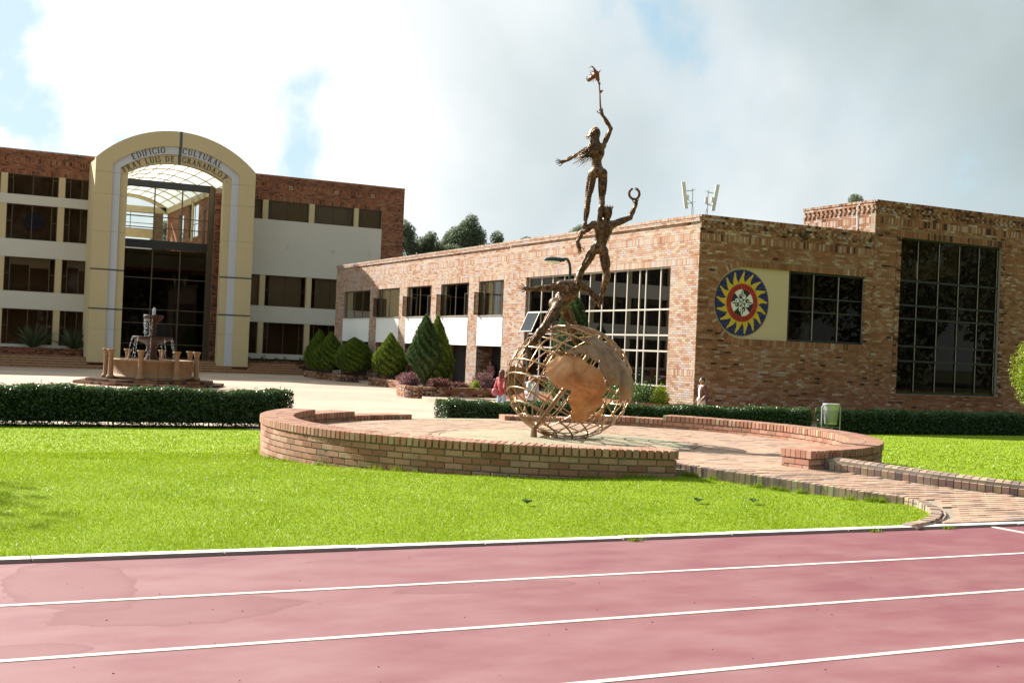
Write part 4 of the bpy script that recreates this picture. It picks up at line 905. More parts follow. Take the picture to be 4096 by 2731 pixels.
def far_window(x0, x1, z0, z1, blind=None, small=True):
    f = MB(); us = []; W_ = x1 - x0
    if W_ > 2: us = [x0 + 0.36, (x0 + x1) / 2, x1 - 0.36]
    elif W_ > 0.9: us = [x0 + 0.36]
    frame_bars(f, LB, x0, x1, z0, z1, -0.17, 0.05, 0.05, us, [], 0.045)
    if small and W_ > 2:
        zt = z0 + (z1 - z0) * 0.52 if z1 - z0 > 1.8 else z1 - 0.22
        for a, b_ in ((x0, us[0]), (us[2], x1)): f.boxes(LB.P((a + b_) / 2, zt, -0.17), X_ * ((b_ - a) / 2 - 0.02), Y_ * 0.02, Z_ * 0.022)
    w = f.build('window', M_BRONZE_FR, cul); pane_objs(w, LB, [x0 + 0.04] + us + [x1 - 0.04], [z0 + 0.04, z1 - 0.04], -0.17, M_GLASSF)
    if blind is not None:
        full = [x0 + 0.05] + us + [x1 - 0.05]
        for i in range(len(full) - 1):
            d = blind[i % len(blind)]
            if d <= 0: continue
            b = MB(); zb = z1 - (z1 - z0) * d; b.boxes(LB.P((full[i] + full[i + 1]) / 2, (zb + z1) / 2, -0.24), X_ * ((full[i + 1] - full[i]) / 2 - 0.02), Y_ * 0.005, Z_ * (z1 - zb) / 2); b.build('blind', M_BLIND, w)
xsL = [-8.0] + [v for p in PILL for v in p] + [11.2]
for i in range(0, len(xsL), 2):
    for k, (z0, z1) in enumerate(ROWS_L): far_window(xsL[i], xsL[i + 1], z0, z1, {0: None, 1: (0, 0.22, 0.30, 0), 2: None, 3: None}[k])
xsR = [20.6] + [v for p in PILR for v in p] + [31.45]
for i in range(0, len(xsR), 2):
    for k, (z0, z1) in enumerate(ROWS_R): far_window(xsR[i], xsR[i + 1], z0, z1, {0: None, 1: (0.0, 1, 1, 0.0), 2: (1, 1, 1, 1)}[k])
# rooms behind
M_ROOM = simple('brown_room', (0.14, 0.085, 0.055), 0.9)
for x0, x1 in ((-8, 12.0), (19.9, 33.0)):
    b = MB(); b.box((x0, 87.45, GZ), (x1, 87.6, 13)); b.build('inner_wall', M_ROOM, cul)
    b = MB()
    for z in (3.5, 6.9, 10.15, 13.1): b.box((x0, 86.3, z), (x1, 87.44, z + 0.15))
    b.build('floor_slab', M_INTD, cul)
b = MB(); b.lathe((0, 0, 0), [(0, 0), (0.62, 0), (0.62, 0.05), (0, 0.05)], 32); o = b.build('inner_roundel', M_BLUE, cul); o.location = arr((7.3, 87.3, 8.95)) - wloc(cul); o.rotation_euler = (R(90), 0, 0)
for v in o.data.vertices: v.co += Vector(wloc(cul))
for x, z in ((24.4, 12.70), (27.8, 12.70), (30.65, 12.70), (24.33, 8.36), (27.73, 8.36), (30.55, 8.36)):
    b = MB(); frame_bars(b, LB, x - 0.12, x + 0.12, z - 0.12, z + 0.12, 0.06, 0.03, 0.06, [x - .03, x + .03], [], 0.02); v = b.build('wall_vent', M_PILLAR, cul)
    b = MB(); b.boxes(LB.P(x, z, 0.045), X_ * 0.09, Y_ * 0.012, Z_ * 0.09); b.build('vent_back', M_INTD, v)
# planters and stairs in front
pb = Bricks()
st = thing('wide_stairs', 'wide flight of tiled brick steps along the foot of the cultural building', 'stairs', (14, 83, GZ))
for k in range(5):
    b = MB(); y0 = 83.0 + 0.36 * k - 0.72; z = GZ + 0.152 * (k + 1)
    b.box((-20, y0, GZ - 0.05), (25.2 - 0.15 * k, 85.2, z)); s_ = b.build('step', M_STEP, st)
    for i in range(0, 0): pass
b = Bricks()
for k in range(5):
    y0 = 83.0 + 0.36 * k - 0.72; z = GZ + 0.152 * (k + 1)
    for i in range(-70, 251):
        x = i * 0.1 + 0.05
        if x < 3.6 or x > 25.1 - 0.15 * k: continue
        b.add((x, y0 - 0.008, z - 0.03), X_ * 0.046, Y_ * 0.014, Z_ * 0.036, np.clip(rng.normal(0.6, 0.2), 0, 1)); 
b.flush(st, M_FAR, 'nosing_brick', 'nosing', 0)
for x0, x1, zt in ((-14, 10.4, 0.55), (21.2, 31.4, 0.20)):
    t_l = 'long low brick planter under the left windows of the cultural building' if x0 < 0 else 'long low brick planter under the right windows of the cultural building'
    pt = thing('brick_planter', t_l, 'planter', ((x0 + x1) / 2, 85.5, 0)); B = Bricks(); P_ = Plane((0, 84.9, 0), X_, -Y_)
    brick_field(B, P_, x0, x1, [(GZ + 0.5, zt - 0.1, 'running'), (zt - 0.1, zt, 'coping')], [], mean=0.35); B.flush(pt, M_FAR, 'brick', 'brickwork', 0)
    b = MB(); b.box((x0, 84.92, GZ), (x1, 85.85, zt - 0.02)); b.build('soil_bed', M_SOIL, pt)

# ---- arched portal
po = thing('entrance_portal', 'tall cream arched entrance portal lettered over a barrel glass roof', 'portal', (15.78, 83.5, GZ))
PX = 15.78
def arch_pts(hw, zs, apex, n=28):
    s = apex - zs; r = (hw * hw + s * s) / (2 * s); zc = apex - r; a0 = math.asin(hw / r)
    return [(PX + r * math.sin(a), zc + r * math.cos(a)) for a in np.linspace(-a0, a0, n)]
def portal_layer(name, outer, inner, zb, y0, y1, m, parent, cuts):
    """layer of the portal between two arches; cuts: heights where the legs are jointed, one panel per stretch"""
    hwo, zo, ao = outer; hwi, zi, ai = inner; z = [zb] + cuts
    for sg in (-1, 1):
        for a, b_ in zip(z[:-1], z[1:]):
            b = MB(); x0, x1 = sorted((PX + sg * hwo, PX + sg * hwi)); b.box((x0, y0, a + 0.006), (x1, y1, b_ - 0.006)); b.build(name, m, parent)
    n = 28; po_, pi_ = arch_pts(hwo, zo, ao, n), arch_pts(hwi, zi, ai, n); zt = z[-1]
    segs = [(0, 9), (9, 14), (14, 19), (19, 27)]
    for i0, i1 in segs:
        b = MB(); q = po_[i0:i1 + 1] + pi_[i0:i1 + 1][::-1]
        if i0 == 0: q = [(PX - hwi, zt + .006), (PX - hwo, zt + .006)] + q
        if i1 == n - 1: q = q[:i1 - i0 + 1] + [(PX + hwo, zt + .006), (PX + hwi, zt + .006)] + q[i1 - i0 + 1:]
        V0 = [(x, y0, z_) for x, z_ in q]; V1 = [(x, y1, z_) for x, z_ in q]; k = len(q)
        m_ = i1 - i0 + 1; lead = 2 if i0 == 0 else 0; tail = 2 if i1 == n - 1 else 0; F = []
        for s_, off in ((0, 0), (1, k)):
            for i in range(m_ - 1): F.append([off + lead + i, off + lead + i + 1, off + k - 1 - i - 1 if not tail else off + k - 1 - i - 1, off + k - 1 - i])
            if lead: F.append([off + 0, off + 1, off + 2, off + k - 1])
            if tail: F.append([off + m_ - 1, off + m_, off + m_ + 1, off + m_ + 2])
        F += [[i, (i + 1) % k, k + (i + 1) % k, k + i] for i in range(k)]
        b.add(V0 + V1, F); b.build(name, m, parent)
CUT = [1.94, 3.26, 5.83, 8.32, 10.76, 12.2]
portal_layer('cream_panel', (5.265, 13.1, 15.35), (4.18, 12.79, 14.34), -0.42, 83.0, 83.55, M_CREAM, po, CUT)
portal_layer('grey_strip', (4.18, 12.79, 14.34), (3.665, 12.58, 13.82), -0.42, 83.14, 83.62, M_STRIP, po, CUT)
portal_layer('inner_panel', (3.665, 12.58, 13.82), (3.17, 12.32, 13.21), -0.42, 83.28, 83.80, M_CREAM, po, CUT)
for z in (3.26, 5.83):
    for sg in (-1, 1):
        b = MB()
        for h0, h1, y in ((4.18, 5.265, 83.0), (3.665, 4.18, 83.14), (3.17, 3.665, 83.28)):
            x0, x1 = sorted((PX + sg * h0, PX + sg * h1)); b.box((x0, y - 0.012, z - 0.05), (x1, y + 0.3, z + 0.05))
        b.box((PX + sg * 5.265 - 0.012, 83.0, z - 0.05), (PX + sg * 5.265 + 0.012, 83.5, z + 0.05)); b.build('dark_joint', M_GROOVE, po)
b = MB()
for z0, z1, y in ((14.34, 15.36, 83.0), (13.82, 14.335, 83.14), (13.2, 13.815, 83.28)): b.box((PX + 0.02, y - 0.014, z0), (PX + 0.20, y + 0.1, z1))
b.build('dark_joint', M_GROOVE, po)
M_LET = simple('dark_lettering', (0.035, 0.035, 0.03), 0.5, 0.3)
PO = np.zeros(3)
letters_arc('EDIFICIO', (0, 83.14, 0), X_, -Y_, (PX, 7.90), 6.20, 119.2, 97.6, 0.39, 0.0, 0.03, M_LET, po)
letters_arc('CULTURAL', (0, 83.14, 0), X_, -Y_, (PX, 7.90), 6.20, 88.2, 61.8, 0.39, 0.0, 0.03, M_LET, po)
letters_arc('FRAY LUIS DE', (0, 83.28, 0), X_, -Y_, (PX, 7.35), 6.17, 124.8, 91.8, 0.38, 0.0, 0.03, M_LET, po)
letters_arc('GRANADA,O.P.', (0, 83.28, 0), X_, -Y_, (PX, 7.35), 6.17, 87.8, 56.0, 0.38, 0.0, 0.03, M_LET, po)
b = MB(); b.box((PX - 5.265, 83.57, -0.42), (PX - 5.0, 86.0, 13.0)); b.box((PX + 5.0, 83.57, -0.42), (PX + 5.265, 86.0, 13.0)); b.build('side_wall', M_CREAM, po)
# barrel vault of translucent panels on cream ribs
mv = bpy.data.materials.new('translucent_sheet'); mv.use_nodes = True; t = mv.node_tree; t.nodes.clear(); o_ = N(t, 'ShaderNodeOutputMaterial')
tr = N(t, 'ShaderNodeBsdfTranslucent'); df = N(t, 'ShaderNodeBsdfDiffuse'); mx = N(t, 'ShaderNodeMixShader'); mx.inputs[0].default_value = 0.3
cc = mixc(t, noise(t, geopos(t), 1.2, 4), (0.82, 0.83, 0.80), (0.93, 0.94, 0.93)); t.links.new(cc, tr.inputs[0]); t.links.new(cc, df.inputs[0])
t.links.new(tr.outputs[0], mx.inputs[1]); t.links.new(df.outputs[0], mx.inputs[2]); t.links.new(mx.outputs[0], o_.inputs[0])
VA = arch_pts(3.4, 12.25, 13.30, 25); ys = [83.85, 86.6, 89.4, 92.2, 95.0, 97.8, 100.6, 104.0]
for j in range(len(ys) - 1):
    for i in range(0, 24, 3):
        b = MB(); q = VA[i:i + 4]
        for (xa, za), (xb, zb) in zip(q[:-1], q[1:]): b.quads([[(xa, ys[j], za), (xb, ys[j], zb), (xb, ys[j + 1], zb), (xa, ys[j + 1], za)]])
        b.build('roof_panel', mv, po)
rb = MB()
for y in ys: rb.tube([(x, y, z - 0.04) for x, z in VA], 0.045, 5)
for i in range(0, 25, 3): rb.tube([(VA[i][0], ys[0], VA[i][1] - 0.05), (VA[i][0], ys[-1], VA[i][1] - 0.05)], 0.035, 5)
rb.build('vault_rib', M_PILLAR, po)
# glazed screen under the vault
CW = Plane((0, 87.0, 0), X_, -Y_)
cw = thing('glass_screen', 'bronze framed glass entrance screen inside the arched portal', 'glazing', (PX, 87, GZ)); VX = [12.45, 13.2, 15.04, 16.93, 18.80]; ZC = [0.1, 1.06, 2.49, 3.45, 5.63]
fr = MB(); frame_bars(fr, CW, 12.40, 18.82, -0.2, 12.40, 0, 0.07, 0.12, VX[2:4], ZC + [9.13, 9.90], 0.08, 0.06); fr.build('frame', M_BRONZE_FR, cw)
for z0, z1 in ((7.70, 8.27), (11.90, 12.40)): b = MB(); b.box((12.4, 86.93, z0), (18.82, 87.03, z1)); b.build('dark_band', M_DARK_FR, cw)
b = MB(); b.box((18.80, 86.85, -0.25), (19.18, 87.1, 12.40)); b.build('dark_jamb', M_BRONZE_FR, cw)
pane_objs(cw, CW, [12.45, 15.04, 16.93, 18.78], [0.1, 1.06, 2.49, 3.45, 5.63, 7.70], 0.0, M_GLASS)
pane_objs(cw, CW, [12.45, 15.04, 16.93, 18.78], [8.27, 9.13, 9.90, 11.9], 0.0, M_GLASSC)
B = Bricks(); PP = Plane((0, 86.6, 0), X_, -Y_); brick_field(B, PP, 19.15, 20.7, [(-0.25, 11.9, 'running')], [], mean=0.35); B.flush(cw, M_FAR, 'brick', 'brickwork', 0)
b = MB(); b.box((19.18, 86.63, -0.3), (20.7, 86.84, 12.3)); b.build('pier_core', M_MORTAR, cw)
# inside: upper gallery open to the sky behind, dark hall below
ga = thing('upper_gallery', 'bright upper gallery with brick side wall and cream beams seen through the portal glass', 'gallery', (PX, 96, 7.4))
b = MB(); b.box((12.0, 87.2, 7.35), (19.6, 104.3, 7.62)); b.build('floor_slab', M_PILLAR, ga)
b = MB(); b.box((18.95, 87.15, 11.80), (19.6, 104.3, 12.28)); b.box((12.0, 87.15, 11.8), (12.4, 104.3, 12.28)); b.box((12.0, 104.0, 11.82), (19.6, 104.3, 12.34)); b.build('cream_beam', M_PILLAR, ga)
b = MB(); b.box((11.9, 104.0, 9.72), (18.6, 104.25, 10.42)); b.build('parapet', M_PILLAR, ga)
b = MB(); av = arch_pts(3.42, 12.25, 13.32, 25)
for (xa, za), (xb, zb) in zip(av[:-1], av[1:]): b.add([(xa, 104.0, za), (xb, 104.0, zb), (xb * 0.93 + PX * 0.07, 104.0, zb - 0.30), (xa * 0.93 + PX * 0.07, 104.0, za - 0.30), (xa, 104.25, za), (xb, 104.25, zb), (xb * 0.93 + PX * 0.07, 104.25, zb - 0.30), (xa * 0.93 + PX * 0.07, 104.25, za - 0.30)], np.array([[0, 1, 2, 3], [4, 7, 6, 5], [2, 6, 7, 3][::-1], [0, 4, 5, 1]]))
b.build('end_arch', M_PILLAR, ga)
f = MB(); EW = Plane((0, 104.1, 0), X_, -Y_); frame_bars(f, EW, 12.1, 18.0, 10.42, 11.82, 0, 0.05, 0.06, [16.1], [10.61, 10.92, 11.5], 0.05, 0.05); f.build('end_window', M_BRONZE_FR, ga)
b = MB(); b.box((18.0, 103.9, 7.6), (18.7, 104.2, 11.8)); b.build('end_pillar', M_INT, ga)
SWG = Plane((19.05, 0, 0), Y_, -X_); GB = Bricks(); gh = [(91.6, 95.4, 9.2, 11.8), (97.0, 99.0, 9.2, 11.3), (88.6, 89.9, 7.6, 11.0)]
brick_field(GB, SWG, 87.15, 103.9, [(7.62, 11.8, 'running')], gh, mean=0.6); GB.flush(ga, M_FAR, 'brick', 'brickwork', 0)
mm = MB(); slab_wall(mm, SWG, 87.15, 103.9, 7.62, 11.8, gh, -0.3, -0.018); mm.build('mortar_core', M_MORTAR, ga)
b = MB(); b.box((19.2, 88.6, 7.62), (19.26, 89.9, 11.0)); b.build('wooden_door', simple('red_wood', (0.25, 0.06, 0.025), 0.4), ga)
f = MB(); frame_bars(f, SWG, 91.6, 95.4, 9.2, 11.8, -0.15, 0.05, 0.05, [93.5], [10.2]); frame_bars(f, SWG, 97, 99, 9.2, 11.3, -0.15, 0.05, 0.05); f.build('side_window', M_BRONZE_FR, ga)
b = MB(); b.box((18.96, 93.2, 8.9), (19.05, 93.7, 11.8)); b.build('cream_post', M_PILLAR, ga)
for y in (89, 91, 93.2):
    b = MB(); b.box((18.72, y - 0.1, 11.84), (18.94, y + 0.1, 12.1)); b.build('wall_lamp', simple('lamp_shell', (0.6, 0.58, 0.5)), ga)
b = MB(); b.box((11.9, 104.2, 7.3), (12.02, 104.3, 13)); b.box((11.9, 87.2, 7.6), (12.02, 104.2, 11.8)); b.build('far_side_wall', M_PILLAR, ga)
lo = thing('entrance_hall', 'dim entrance hall behind the lower panes of the portal screen', 'room', (PX, 92, GZ))
b = MB(); b.box((12.0, 93.0, -0.3), (19.6, 93.2, 7.3)); b.box((11.9, 87.2, -0.3), (12.05, 93.0, 7.3)); b.box((19.5, 87.2, -0.3), (19.65, 93, 7.3)); b.box((12, 87.2, -0.35), (19.6, 93.1, -0.22)); b.build('inner_walls', M_INT, lo)
b = MB(); b.box((12.1, 87.3, 6.35), (19.3, 88.0, 7.30)); b.build('pale_soffit', M_WHITE, lo); b = MB(); b.box((12.1, 87.28, 6.15), (19.3, 87.9, 6.33)); b.build('red_trim', simple('red_trim', (0.30, 0.01, 0.02), 0.5), lo)

# ------------------------------------------------------------------ fountain
M_STONE = simple('carved_stone', (0.25, 0.14, 0.065), 0.75, var=0.35, scale=2.5, bmp=0.3, bscale=30)
M_STONED = simple('wet_stone', (0.05, 0.022, 0.012), 0.65, var=0.35, scale=3, spec=0.15, bmp=0.3, bscale=30)
M_WATER, t, p = mat('splashing_water'); p.inputs['Base Color'].default_value = (0.85, 0.9, 0.92, 1); p.inputs['Roughness'].default_value = 0.05; p.inputs['Transmission Weight'].default_value = 0.6; p.inputs['IOR'].default_value = 1.33
FC = np.array([10.45, 59.4, GZ]); fo = thing('fountain', 'tiered stone fountain with columns round its basin, water spilling, on an octagonal step', 'fountain', FC)
def octo(r, z0, z1, name, m):
    b = MB(); b.prism([(r * math.cos(R(5 + 45 * i)), r * math.sin(R(5 + 45 * i))) for i in range(8)], FC, X_, Y_, Z_, z0, z1); return b.build(name, m, fo)
octo(3.55, 0, 0.13, 'lower_step', M_STONED); octo(3.0, 0.13, 0.26, 'upper_step', M_STONED)
B = Bricks()
for r, zt in ((3.56, 0.13), (3.01, 0.26)):
    for i in range(8):
        a, c_ = R(5 + 45 * i), R(50 + 45 * i); p0, p1 = np.array([math.cos(a), math.sin(a), 0]) * r, np.array([math.cos(c_), math.sin(c_), 0]) * r; L = np.linalg.norm(p1 - p0); e = (p1 - p0) / L; nn_ = np.array([e[1], -e[0], 0]); k = int(L / 0.25)
        for j in range(k): B.add(FC + p0 + e * (j + 0.5) * L / k + Z_ * (zt - 0.06), e * (L / k / 2 - 0.006), nn_ * 0.012, Z_ * 0.056, np.clip(rng.normal(0.2, 0.15), 0, 1))
B.flush(fo, M_HALL, 'edge_brick', 'edge_bricks', 90)
BZ = GZ + 0.26; bc = np.array([FC[0], FC[1], BZ])
for i in range(16):
    b = MB(); b.lathe(bc, [(1.60, 0.05), (1.92, 0.05), (1.92, 0.14), (1.80, 0.19), (1.76, 0.24), (1.80, 0.60), (1.90, 0.80), (1.95, 0.86), (1.95, 0.93), (1.60, 0.93), (1.60, 0.05)], 3, a0=2 * math.pi * i / 16 + 0.004, a1=2 * math.pi * (i + 1) / 16 - 0.004); b.build('stone_panel', M_STONE, fo, True)
b = MB(); b.lathe(bc, [(0, 0.82), (1.62, 0.82)], 32); b.build('water_surface', M_WATER, fo)
for i in range(8):
    a = R(22 + 45 * i); c_ = bc + np.array([2.12 * math.cos(a), 2.12 * math.sin(a), 0]); b = MB()
    b.lathe(c_, [(0, 0), (0.20, 0), (0.20, 0.12), (0.15, 0.17), (0.125, 0.22), (0.115, 0.7), (0.105, 1.12), (0.13, 1.16), (0.12, 1.2), (0.17, 1.30), (0.19, 1.31), (0.19, 1.37), (0, 1.37)], 14); b.build('column', M_STONE, fo, True)
b = MB(); b.lathe(bc, [(0, 0.1), (0.36, 0.8), (0.33, 1.0), (0.22, 1.15), (0.20, 1.4), (0.30, 1.62), (0.36, 1.68), (0.80, 1.84), (0.92, 1.92), (0.93, 2.02), (0.84, 2.02), (0.75, 1.9), (0, 1.88)], 28); b.build('middle_bowl', M_STONED, fo, True)
b = MB(); b.lathe(bc, [(0.2, 1.9), (0.22, 2.02), (0.14, 2.12), (0.17, 2.3), (0.13, 2.42), (0.22, 2.7), (0.38, 2.82), (0.46, 2.92), (0.46, 3.05), (0.40, 3.05), (0.36, 2.95), (0, 2.93)], 24); b.build('top_bowl', M_STONED, fo, True)
wa = MB()
for j in range(5): wa.tube([bc + [0.02 * j - 0.03, 0, 2.95], bc + [0.03 * j - 0.05, 0.01 * j, 3.25 + 0.05 * (j % 3)], bc + [0.035 * j - 0.06, 0, 3.42 - 0.04 * abs(j - 2)]], [0.035, 0.028, 0.012], 6)
for i in range(9):
    a = R(15 + 40 * i); q = np.array([math.cos(a), math.sin(a), 0]); prev = None
    for s in range(34):
        f_ = s / 33; pt = bc + q * (0.90 + 0.22 * f_) + Z_ * (1.97 - 1.12 * f_ ** 1.6) + rng.normal(0, 0.012, 3); rad = rng.uniform(0.006, 0.015); wa.boxes(pt, X_ * rad, Y_ * rad, Z_ * rad * rng.uniform(1, 2.2))
for i in range(7):
    a = R(150 + 17 * i); q = np.array([math.cos(a), math.sin(a), 0])
    for s in range(40): f_ = s / 39; pt = bc + q * (0.44 - 0.08 * f_) + Z_ * (3.0 - 1.0 * f_ ** 1.4) + rng.normal(0, 0.02, 3); rad = rng.uniform(0.005, 0.013); wa.boxes(pt, X_ * rad, Y_ * rad, Z_ * rad * 1.6)
kind(wa.build('falling_water', M_WATER, fo), 'stuff')
# ------------------------------------------------------------------ organic bodies: blended round cones meshed as one continuous surface
def sdf_mesh(prims, h=0.014, k=0.035):
    """prims: (a, b, ra, rb) tapered limbs or (c, (rx, ry, rz), axes) ellipsoids -> vertices, quads"""
    lo, hi = [], []
    for q in prims:
        if len(q) == 4: lo += [np.minimum(q[0], q[1]) - max(q[2], q[3])]; hi += [np.maximum(q[0], q[1]) + max(q[2], q[3])]
        else: lo += [arr(q[0]) - max(q[1])]; hi += [arr(q[0]) + max(q[1])]
    lo = np.min(lo, 0) - 0.05; hi = np.max(hi, 0) + 0.05; n = np.ceil((hi - lo) / h).astype(int) + 1
    ax = [lo[i] + h * np.arange(n[i]) for i in range(3)]; D = np.full(n, 10.0, np.float32)
    for q in prims:
        if len(q) == 4: a, b_ = arr(q[0]), arr(q[1]); mr = max(q[2], q[3]) + 2.5 * k; l_, h_ = np.minimum(a, b_) - mr, np.maximum(a, b_) + mr
        else: mr = max(q[1]) + 2.5 * k; l_, h_ = arr(q[0]) - mr, arr(q[0]) + mr
        s = tuple(slice(max(0, int((l_[i] - lo[i]) / h)), min(n[i], int((h_[i] - lo[i]) / h) + 2)) for i in range(3))
        G = np.stack(np.meshgrid(*[ax[i][s[i]] for i in range(3)], indexing='ij'), -1).astype(np.float32)
        if len(q) == 4:
            ba = b_ - a; t = np.clip(((G - a) @ ba) / max(ba @ ba, 1e-9), 0, 1); d = np.linalg.norm(G - a - t[..., None] * ba, axis=-1) - (q[2] + (q[3] - q[2]) * t)
        else:
            M = arr(q[2]) if len(q) > 2 else np.eye(3); r_ = arr(q[1]); L = (G - arr(q[0])) @ M.T; k0 = np.linalg.norm(L / r_, axis=-1); k1 = np.linalg.norm(L / r_ ** 2, axis=-1); d = k0 * (k0 - 1) / np.maximum(k1, 1e-6)
        o = D[s]; hh = np.clip(0.5 + 0.5 * (d - o) / k, 0, 1); D[s] = d * (1 - hh) + o * hh - k * hh * (1 - hh)
    ins = D < 0; c = [slice(None, -1), slice(1, None)]; cnt = sum(ins[c[i], c[j], c[l]].astype(int) for i in (0, 1) for j in (0, 1) for l in (0, 1))
    act = (cnt > 0) & (cnt < 8); idx = -np.ones(act.shape, int); idx[act] = np.arange(act.sum()); I = np.argwhere(act); P = np.zeros((len(I), 3)); Wt = np.zeros(len(I))
    cor = [(i, j, l) for i in (0, 1) for j in (0, 1) for l in (0, 1)]
    for A in cor:
        for ax_ in range(3):
            if A[ax_]: continue
            Bc = list(A); Bc[ax_] = 1; da = D[tuple((I + A).T)]; db = D[tuple((I + Bc).T)]; x = (da < 0) != (db < 0); tt = np.where(x, da / np.where(x, da - db, 1), 0)
            pt = np.array(A) + tt[:, None] * (np.array(Bc) - np.array(A)); P += pt * x[:, None]; Wt += x
    V = lo + h * (I + P / Wt[:, None]); F = []
    for ax_ in range(3):
        o1, o2 = (ax_ + 1) % 3, (ax_ + 2) % 3; s0 = [slice(1, -1)] * 3; s1 = [slice(1, -1)] * 3; s0[ax_] = slice(0, -1); s1[ax_] = slice(1, None)
        x = ins[tuple(s0)] != ins[tuple(s1)]; E_ = np.argwhere(x); off = np.array([1, 1, 1]); off[ax_] = 0; E_ = E_ + off; inv = ins[tuple(E_.T)]
        e1 = np.eye(3, dtype=int)[o1]; e2 = np.eye(3, dtype=int)[o2]; q = np.stack([idx[tuple((E_ - e1 - e2).T)], idx[tuple((E_ - e2).T)], idx[tuple(E_.T)], idx[tuple((E_ - e1).T)]], 1); q[~inv] = q[~inv][:, ::-1]; F.append(q)
    return V, np.concatenate(F)
RH = np.array([math.cos(YAW), -math.sin(YAW), 0]); FH = np.array([math.sin(YAW), math.cos(YAW), 0])      # a facing for the sculpture: right and away
FAX = np.array([RH, FH, Z_])
def J(d): return {k: arr(v) for k, v in d.items()}
woman = J({'head':(10.57,18.33,5.44),'nape':(10.60,18.32,5.33),'neck':(10.61,18.31,5.27),'chest':(10.61,18.31,5.12),'waist':(10.605,18.32,4.94),'pelvis':(10.63,18.31,4.79),'rsh':(10.70,18.27,5.23),'relb':(10.83,18.26,5.55),'rwri':(10.66,18.28,5.77),'rhand':(10.645,18.29,5.83),'lsh':(10.52,18.36,5.20),'lelb':(10.30,18.55,5.05),'lwri':(10.15,18.67,4.95),'lhand':(10.10,18.70,4.945),'lhip':(10.55,18.35,4.75),'rhip':(10.71,18.27,4.76),'lknee':(10.50,18.38,4.26),'rknee':(10.72,18.27,4.24),'lank':(10.47,18.39,3.87),'rank':(10.63,18.20,3.80),'ltoe':(10.49,18.45,3.70),'rtoe':(10.63,18.24,3.64),'butL':(10.55,18.27,4.745),'butR':(10.675,18.20,4.75)})
man = J({'crown':(10.80,18.23,4.13),'head':(10.81,18.23,4.07),'nape':(10.80,18.23,3.98),'neck':(10.79,18.23,3.93),'chest':(10.76,18.25,3.79),'waist':(10.74,18.26,3.59),'pelvis':(10.71,18.28,3.46),'rsh':(10.92,18.18,3.88),'relb':(11.19,18.09,4.01),'rwri':(11.27,18.05,4.22),'rhand':(11.28,18.05,4.30),'lsh':(10.60,18.33,3.86),'lelb':(10.45,18.46,3.72),'lwri':(10.39,18.49,3.56),'lhand':(10.43,18.48,3.42),'lhip':(10.63,18.32,3.43),'rhip':(10.78,18.25,3.41),'lknee':(10.44,18.42,3.04),'rknee':(10.85,18.21,2.97),'lank':(10.31,18.38,2.65),'rank':(10.83,18.34,2.63),'ltoe':(10.28,18.42,2.51),'rtoe':(10.83,18.40,2.45)})
bear = J({'lhand':(9.53,18.77,2.70),'lwri':(9.61,18.72,2.68),'lelb':(9.87,18.59,2.72),'lsh':(10.12,18.52,2.77),'neck':(10.37,18.57,2.84),'chest':(10.28,18.51,2.70),'waist':(10.20,18.54,2.56),'pelvis':(10.13,18.57,2.46),'rsh':(10.45,18.48,2.80),'relb':(10.58,18.41,2.74),'rwri':(10.79,18.36,2.54),'rhand':(10.72,18.40,2.51),'lhip':(10.06,18.50,2.41),'rhip':(10.25,18.62,2.39),'lknee':(9.75,18.38,2.03),'lank':(9.46,18.42,1.67),'ltoe':(9.50,18.34,1.50),'rknee':(10.52,18.78,2.13),'rank':(10.63,18.89,1.86),'rtoe':(10.66,18.84,1.78),'butt':(10.04,18.60,2.46),'head':(10.49,18.70,2.74)})
M_BRZ, t, p = mat('welded_bronze'); g = geopos(t); n1 = noise(t, g, 16, 5, 0.65); n2 = noise(t, g, 75, 4, 0.6); wv = N(t, 'ShaderNodeTexWave'); wv.inputs['Scale'].default_value = 9; wv.inputs['Distortion'].default_value = 5; wv.bands_direction = 'Z'; t.links.new(g, wv.inputs['Vector'])
c = ramp(t, mathn(t, 'ADD', mathn(t, 'MULTIPLY', n1, 0.92), mathn(t, 'MULTIPLY', wv.outputs['Fac'], 0.08)), [(0.34, (0.022, 0.013, 0.008)), (0.47, (0.085, 0.047, 0.023)), (0.6, (0.20, 0.115, 0.055)), (0.75, (0.38, 0.25, 0.14))])
setc(t, p.inputs['Base Color'], c); p.inputs['Metallic'].default_value = 0.6; setc(t, p.inputs['Roughness'], ramp(t, n2, [(0.3, 0.28), (0.7, 0.55)])); bump(t, p, mathn(t, 'ADD', n2, mathn(t, 'MULTIPLY', wv.outputs['Fac'], 0.25)), 0.5, 0.01)
M_ROD = simple('bronze_rod', (0.34, 0.21, 0.115), 0.28, 0.85, var=0.35, scale=9)
def copper(nm, stops, met):
    m, t, p = mat(nm); g = geopos(t); n1 = noise(t, g, 3.2, 5, 0.6, 0.6); n2 = noise(t, g, 14, 4, 0.6); c = ramp(t, n1, stops)
    c = mixc(t, ramp(t, n2, [(0.66, 0), (0.8, 0.55)]), c, (0.10, 0.05, 0.03)); setc(t, p.inputs['Base Color'], c); p.inputs['Metallic'].default_value = met; setc(t, p.inputs['Roughness'], ramp(t, n2, [(0.3, 0.32), (0.75, 0.55)]))
    bump(t, p, mathn(t, 'ADD', n1, mathn(t, 'MULTIPLY', n2, .4)), 0.5, 0.03); return m
M_COP = copper('beaten_copper', [(0.3, (0.30, 0.115, 0.04)), (0.5, (0.48, 0.215, 0.085)), (0.70, (0.60, 0.33, 0.16))], 0.5)
M_COPD = copper('dull_copper', [(0.3, (0.15, 0.085, 0.05)), (0.5, (0.26, 0.15, 0.08)), (0.70, (0.38, 0.24, 0.13))], 0.55)
